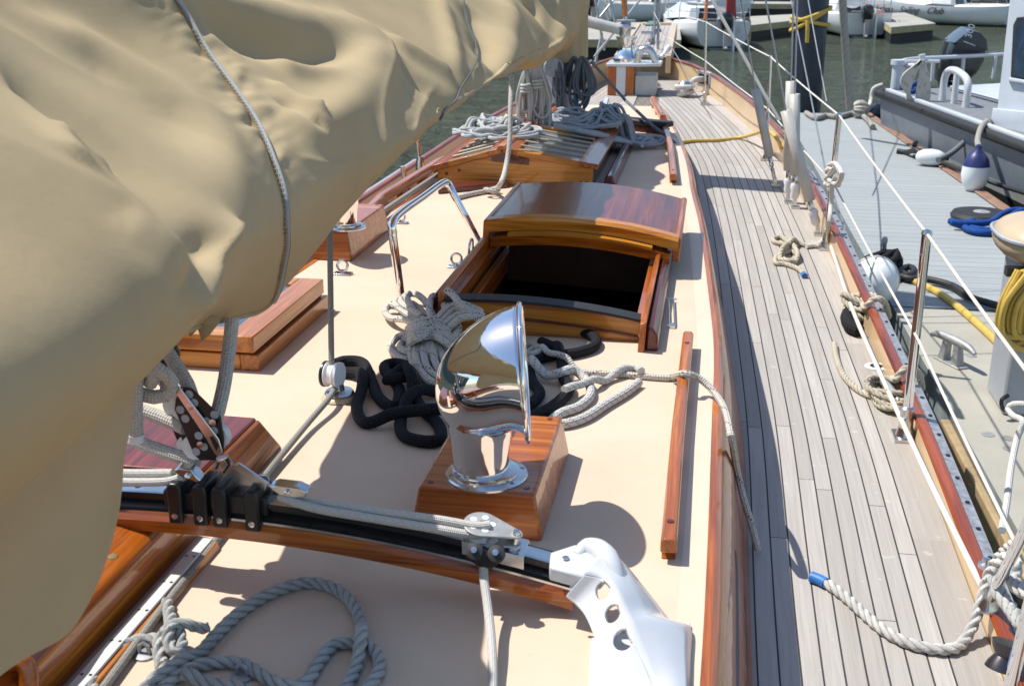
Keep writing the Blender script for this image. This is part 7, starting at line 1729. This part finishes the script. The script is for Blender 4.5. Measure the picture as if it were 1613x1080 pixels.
m_ = MB(); box(m_, (-30, 60, -2.5), (1.2, 61, 2.6)); m_.build('dark_face', 'pier_dark', t)
m_ = MB(); box(m_, (1.2, 60, -2.5), (45, 61, 2.2)); m_.build('green_face', 'pier_green', t)
m_ = MB()
for z in (-.75, -.2, .35): box(m_, (1.25, 59.8, z), (45, 59.995, z + .22))
m_.build('fender_beam', 'boat_light', t)
far_piles = 'far dark piles along the pier'
for k, x in enumerate((-12, -8.6, -5.4, -2.6, .9, 3.2, 8.2, 12.6)):
    p = thing('far_pile', (x, 58.8, z0), ('first', 'second', 'third', 'fourth', 'fifth', 'sixth', 'seventh', 'eighth')[k] + ' far dark pile from the left along the pier wall', 'piling', far_piles)
    m_ = MB(); lathe(m_, [(.24, -2.5), (.22, 3.0), (.16, 3.1), (0, 3.12)], (x, 58.8, 0), seg=14); m_.build('pile', 'pile', p)
    m_ = MB(); lathe(m_, [(.245, -1.7), (.243, -1.2)], (x, 58.8, 0), seg=14); m_.build('tide_band', 'waterline', p)
t = thing('reflection_shed', (0, 75, z0), 'unseen dark shed added behind the boats to darken the water reflection', 'shed')  # out of view; added only so the water mirrors something dark
m_ = MB(); box(m_, (-70, 72, -2), (80, 90, 4.5)); m_.build('wall', 'pier_dark', t)
m_ = MB(); prism(m_, [(71, 4.5), (81, 6.5), (91, 4.5)], (-71, 0, 0), (0, 1, 0), (0, 0, 1), (152, 0, 0)); m_.build('roof', 'pier_green', t)
t = thing('reflection_pier', (-60, 40, z0), 'unseen dark pier added to port for the water to reflect', 'shed')  # another unseen dark mass, added for its reflection in the ripples
m_ = MB(); box(m_, (-75, -40, -2), (-60, 100, 9)); m_.build('wall', 'pier_green', t)
m_ = MB(); prism(m_, [(-76, 9), (-67.5, 13), (-59, 9)], (0, -41, 0), (1, 0, 0), (0, 0, 1), (0, 142, 0)); m_.build('roof', 'pier_dark', t)

# ------------------------------------------------------------------ light, sky, camera
SUN_EL, SUN_AZ = R(60), R(-79)      # azimuth clockwise from +y (bow); sun to port, slightly ahead
world = bpy.data.worlds.new('World'); scene.world = world; world.use_nodes = True
nt = world.node_tree; sky = nt.nodes.new('ShaderNodeTexSky'); sky.sky_type = 'NISHITA'; sky.sun_disc = False
sky.sun_elevation = SUN_EL; sky.sun_rotation = SUN_AZ; sky.air_density = 1.0; sky.dust_density = .6; sky.ozone_density = 1.2
bg = nt.nodes['Background']; nt.links.new(sky.outputs[0], bg.inputs[0]); bg.inputs[1].default_value = .13
sun = bpy.data.lights.new('Sun', 'SUN'); sun.energy = 4.1; sun.angle = R(.53); sun.color = (1, .965, .91)
so = bpy.data.objects.new('sun_lamp', sun); COL.objects.link(so)
dirn = Vector((math.sin(SUN_AZ) * math.cos(SUN_EL), math.cos(SUN_AZ) * math.cos(SUN_EL), math.sin(SUN_EL)))
so.rotation_euler = dirn.to_track_quat('Z', 'Y').to_euler(); so.location = (-8, 3, 14)
cam = bpy.data.cameras.new('camera'); cam.lens = FPX / 1613 * 36; cam.sensor_width = 36; cam.sensor_fit = 'HORIZONTAL'; cam.clip_start = .05; cam.clip_end = 1500
co = bpy.data.objects.new('camera', cam); COL.objects.link(co); co.location = tuple(CAM); co.rotation_euler = (R(90 - 18.5), 0, R(9.7))
cam.dof.use_dof = True; cam.dof.focus_distance = 3.6; cam.dof.aperture_fstop = 9.0
scene.camera = co
vs = scene.view_settings; vs.view_transform = 'Standard'; vs.look = 'None'; vs.exposure = 0.5; vs.gamma = 1.0
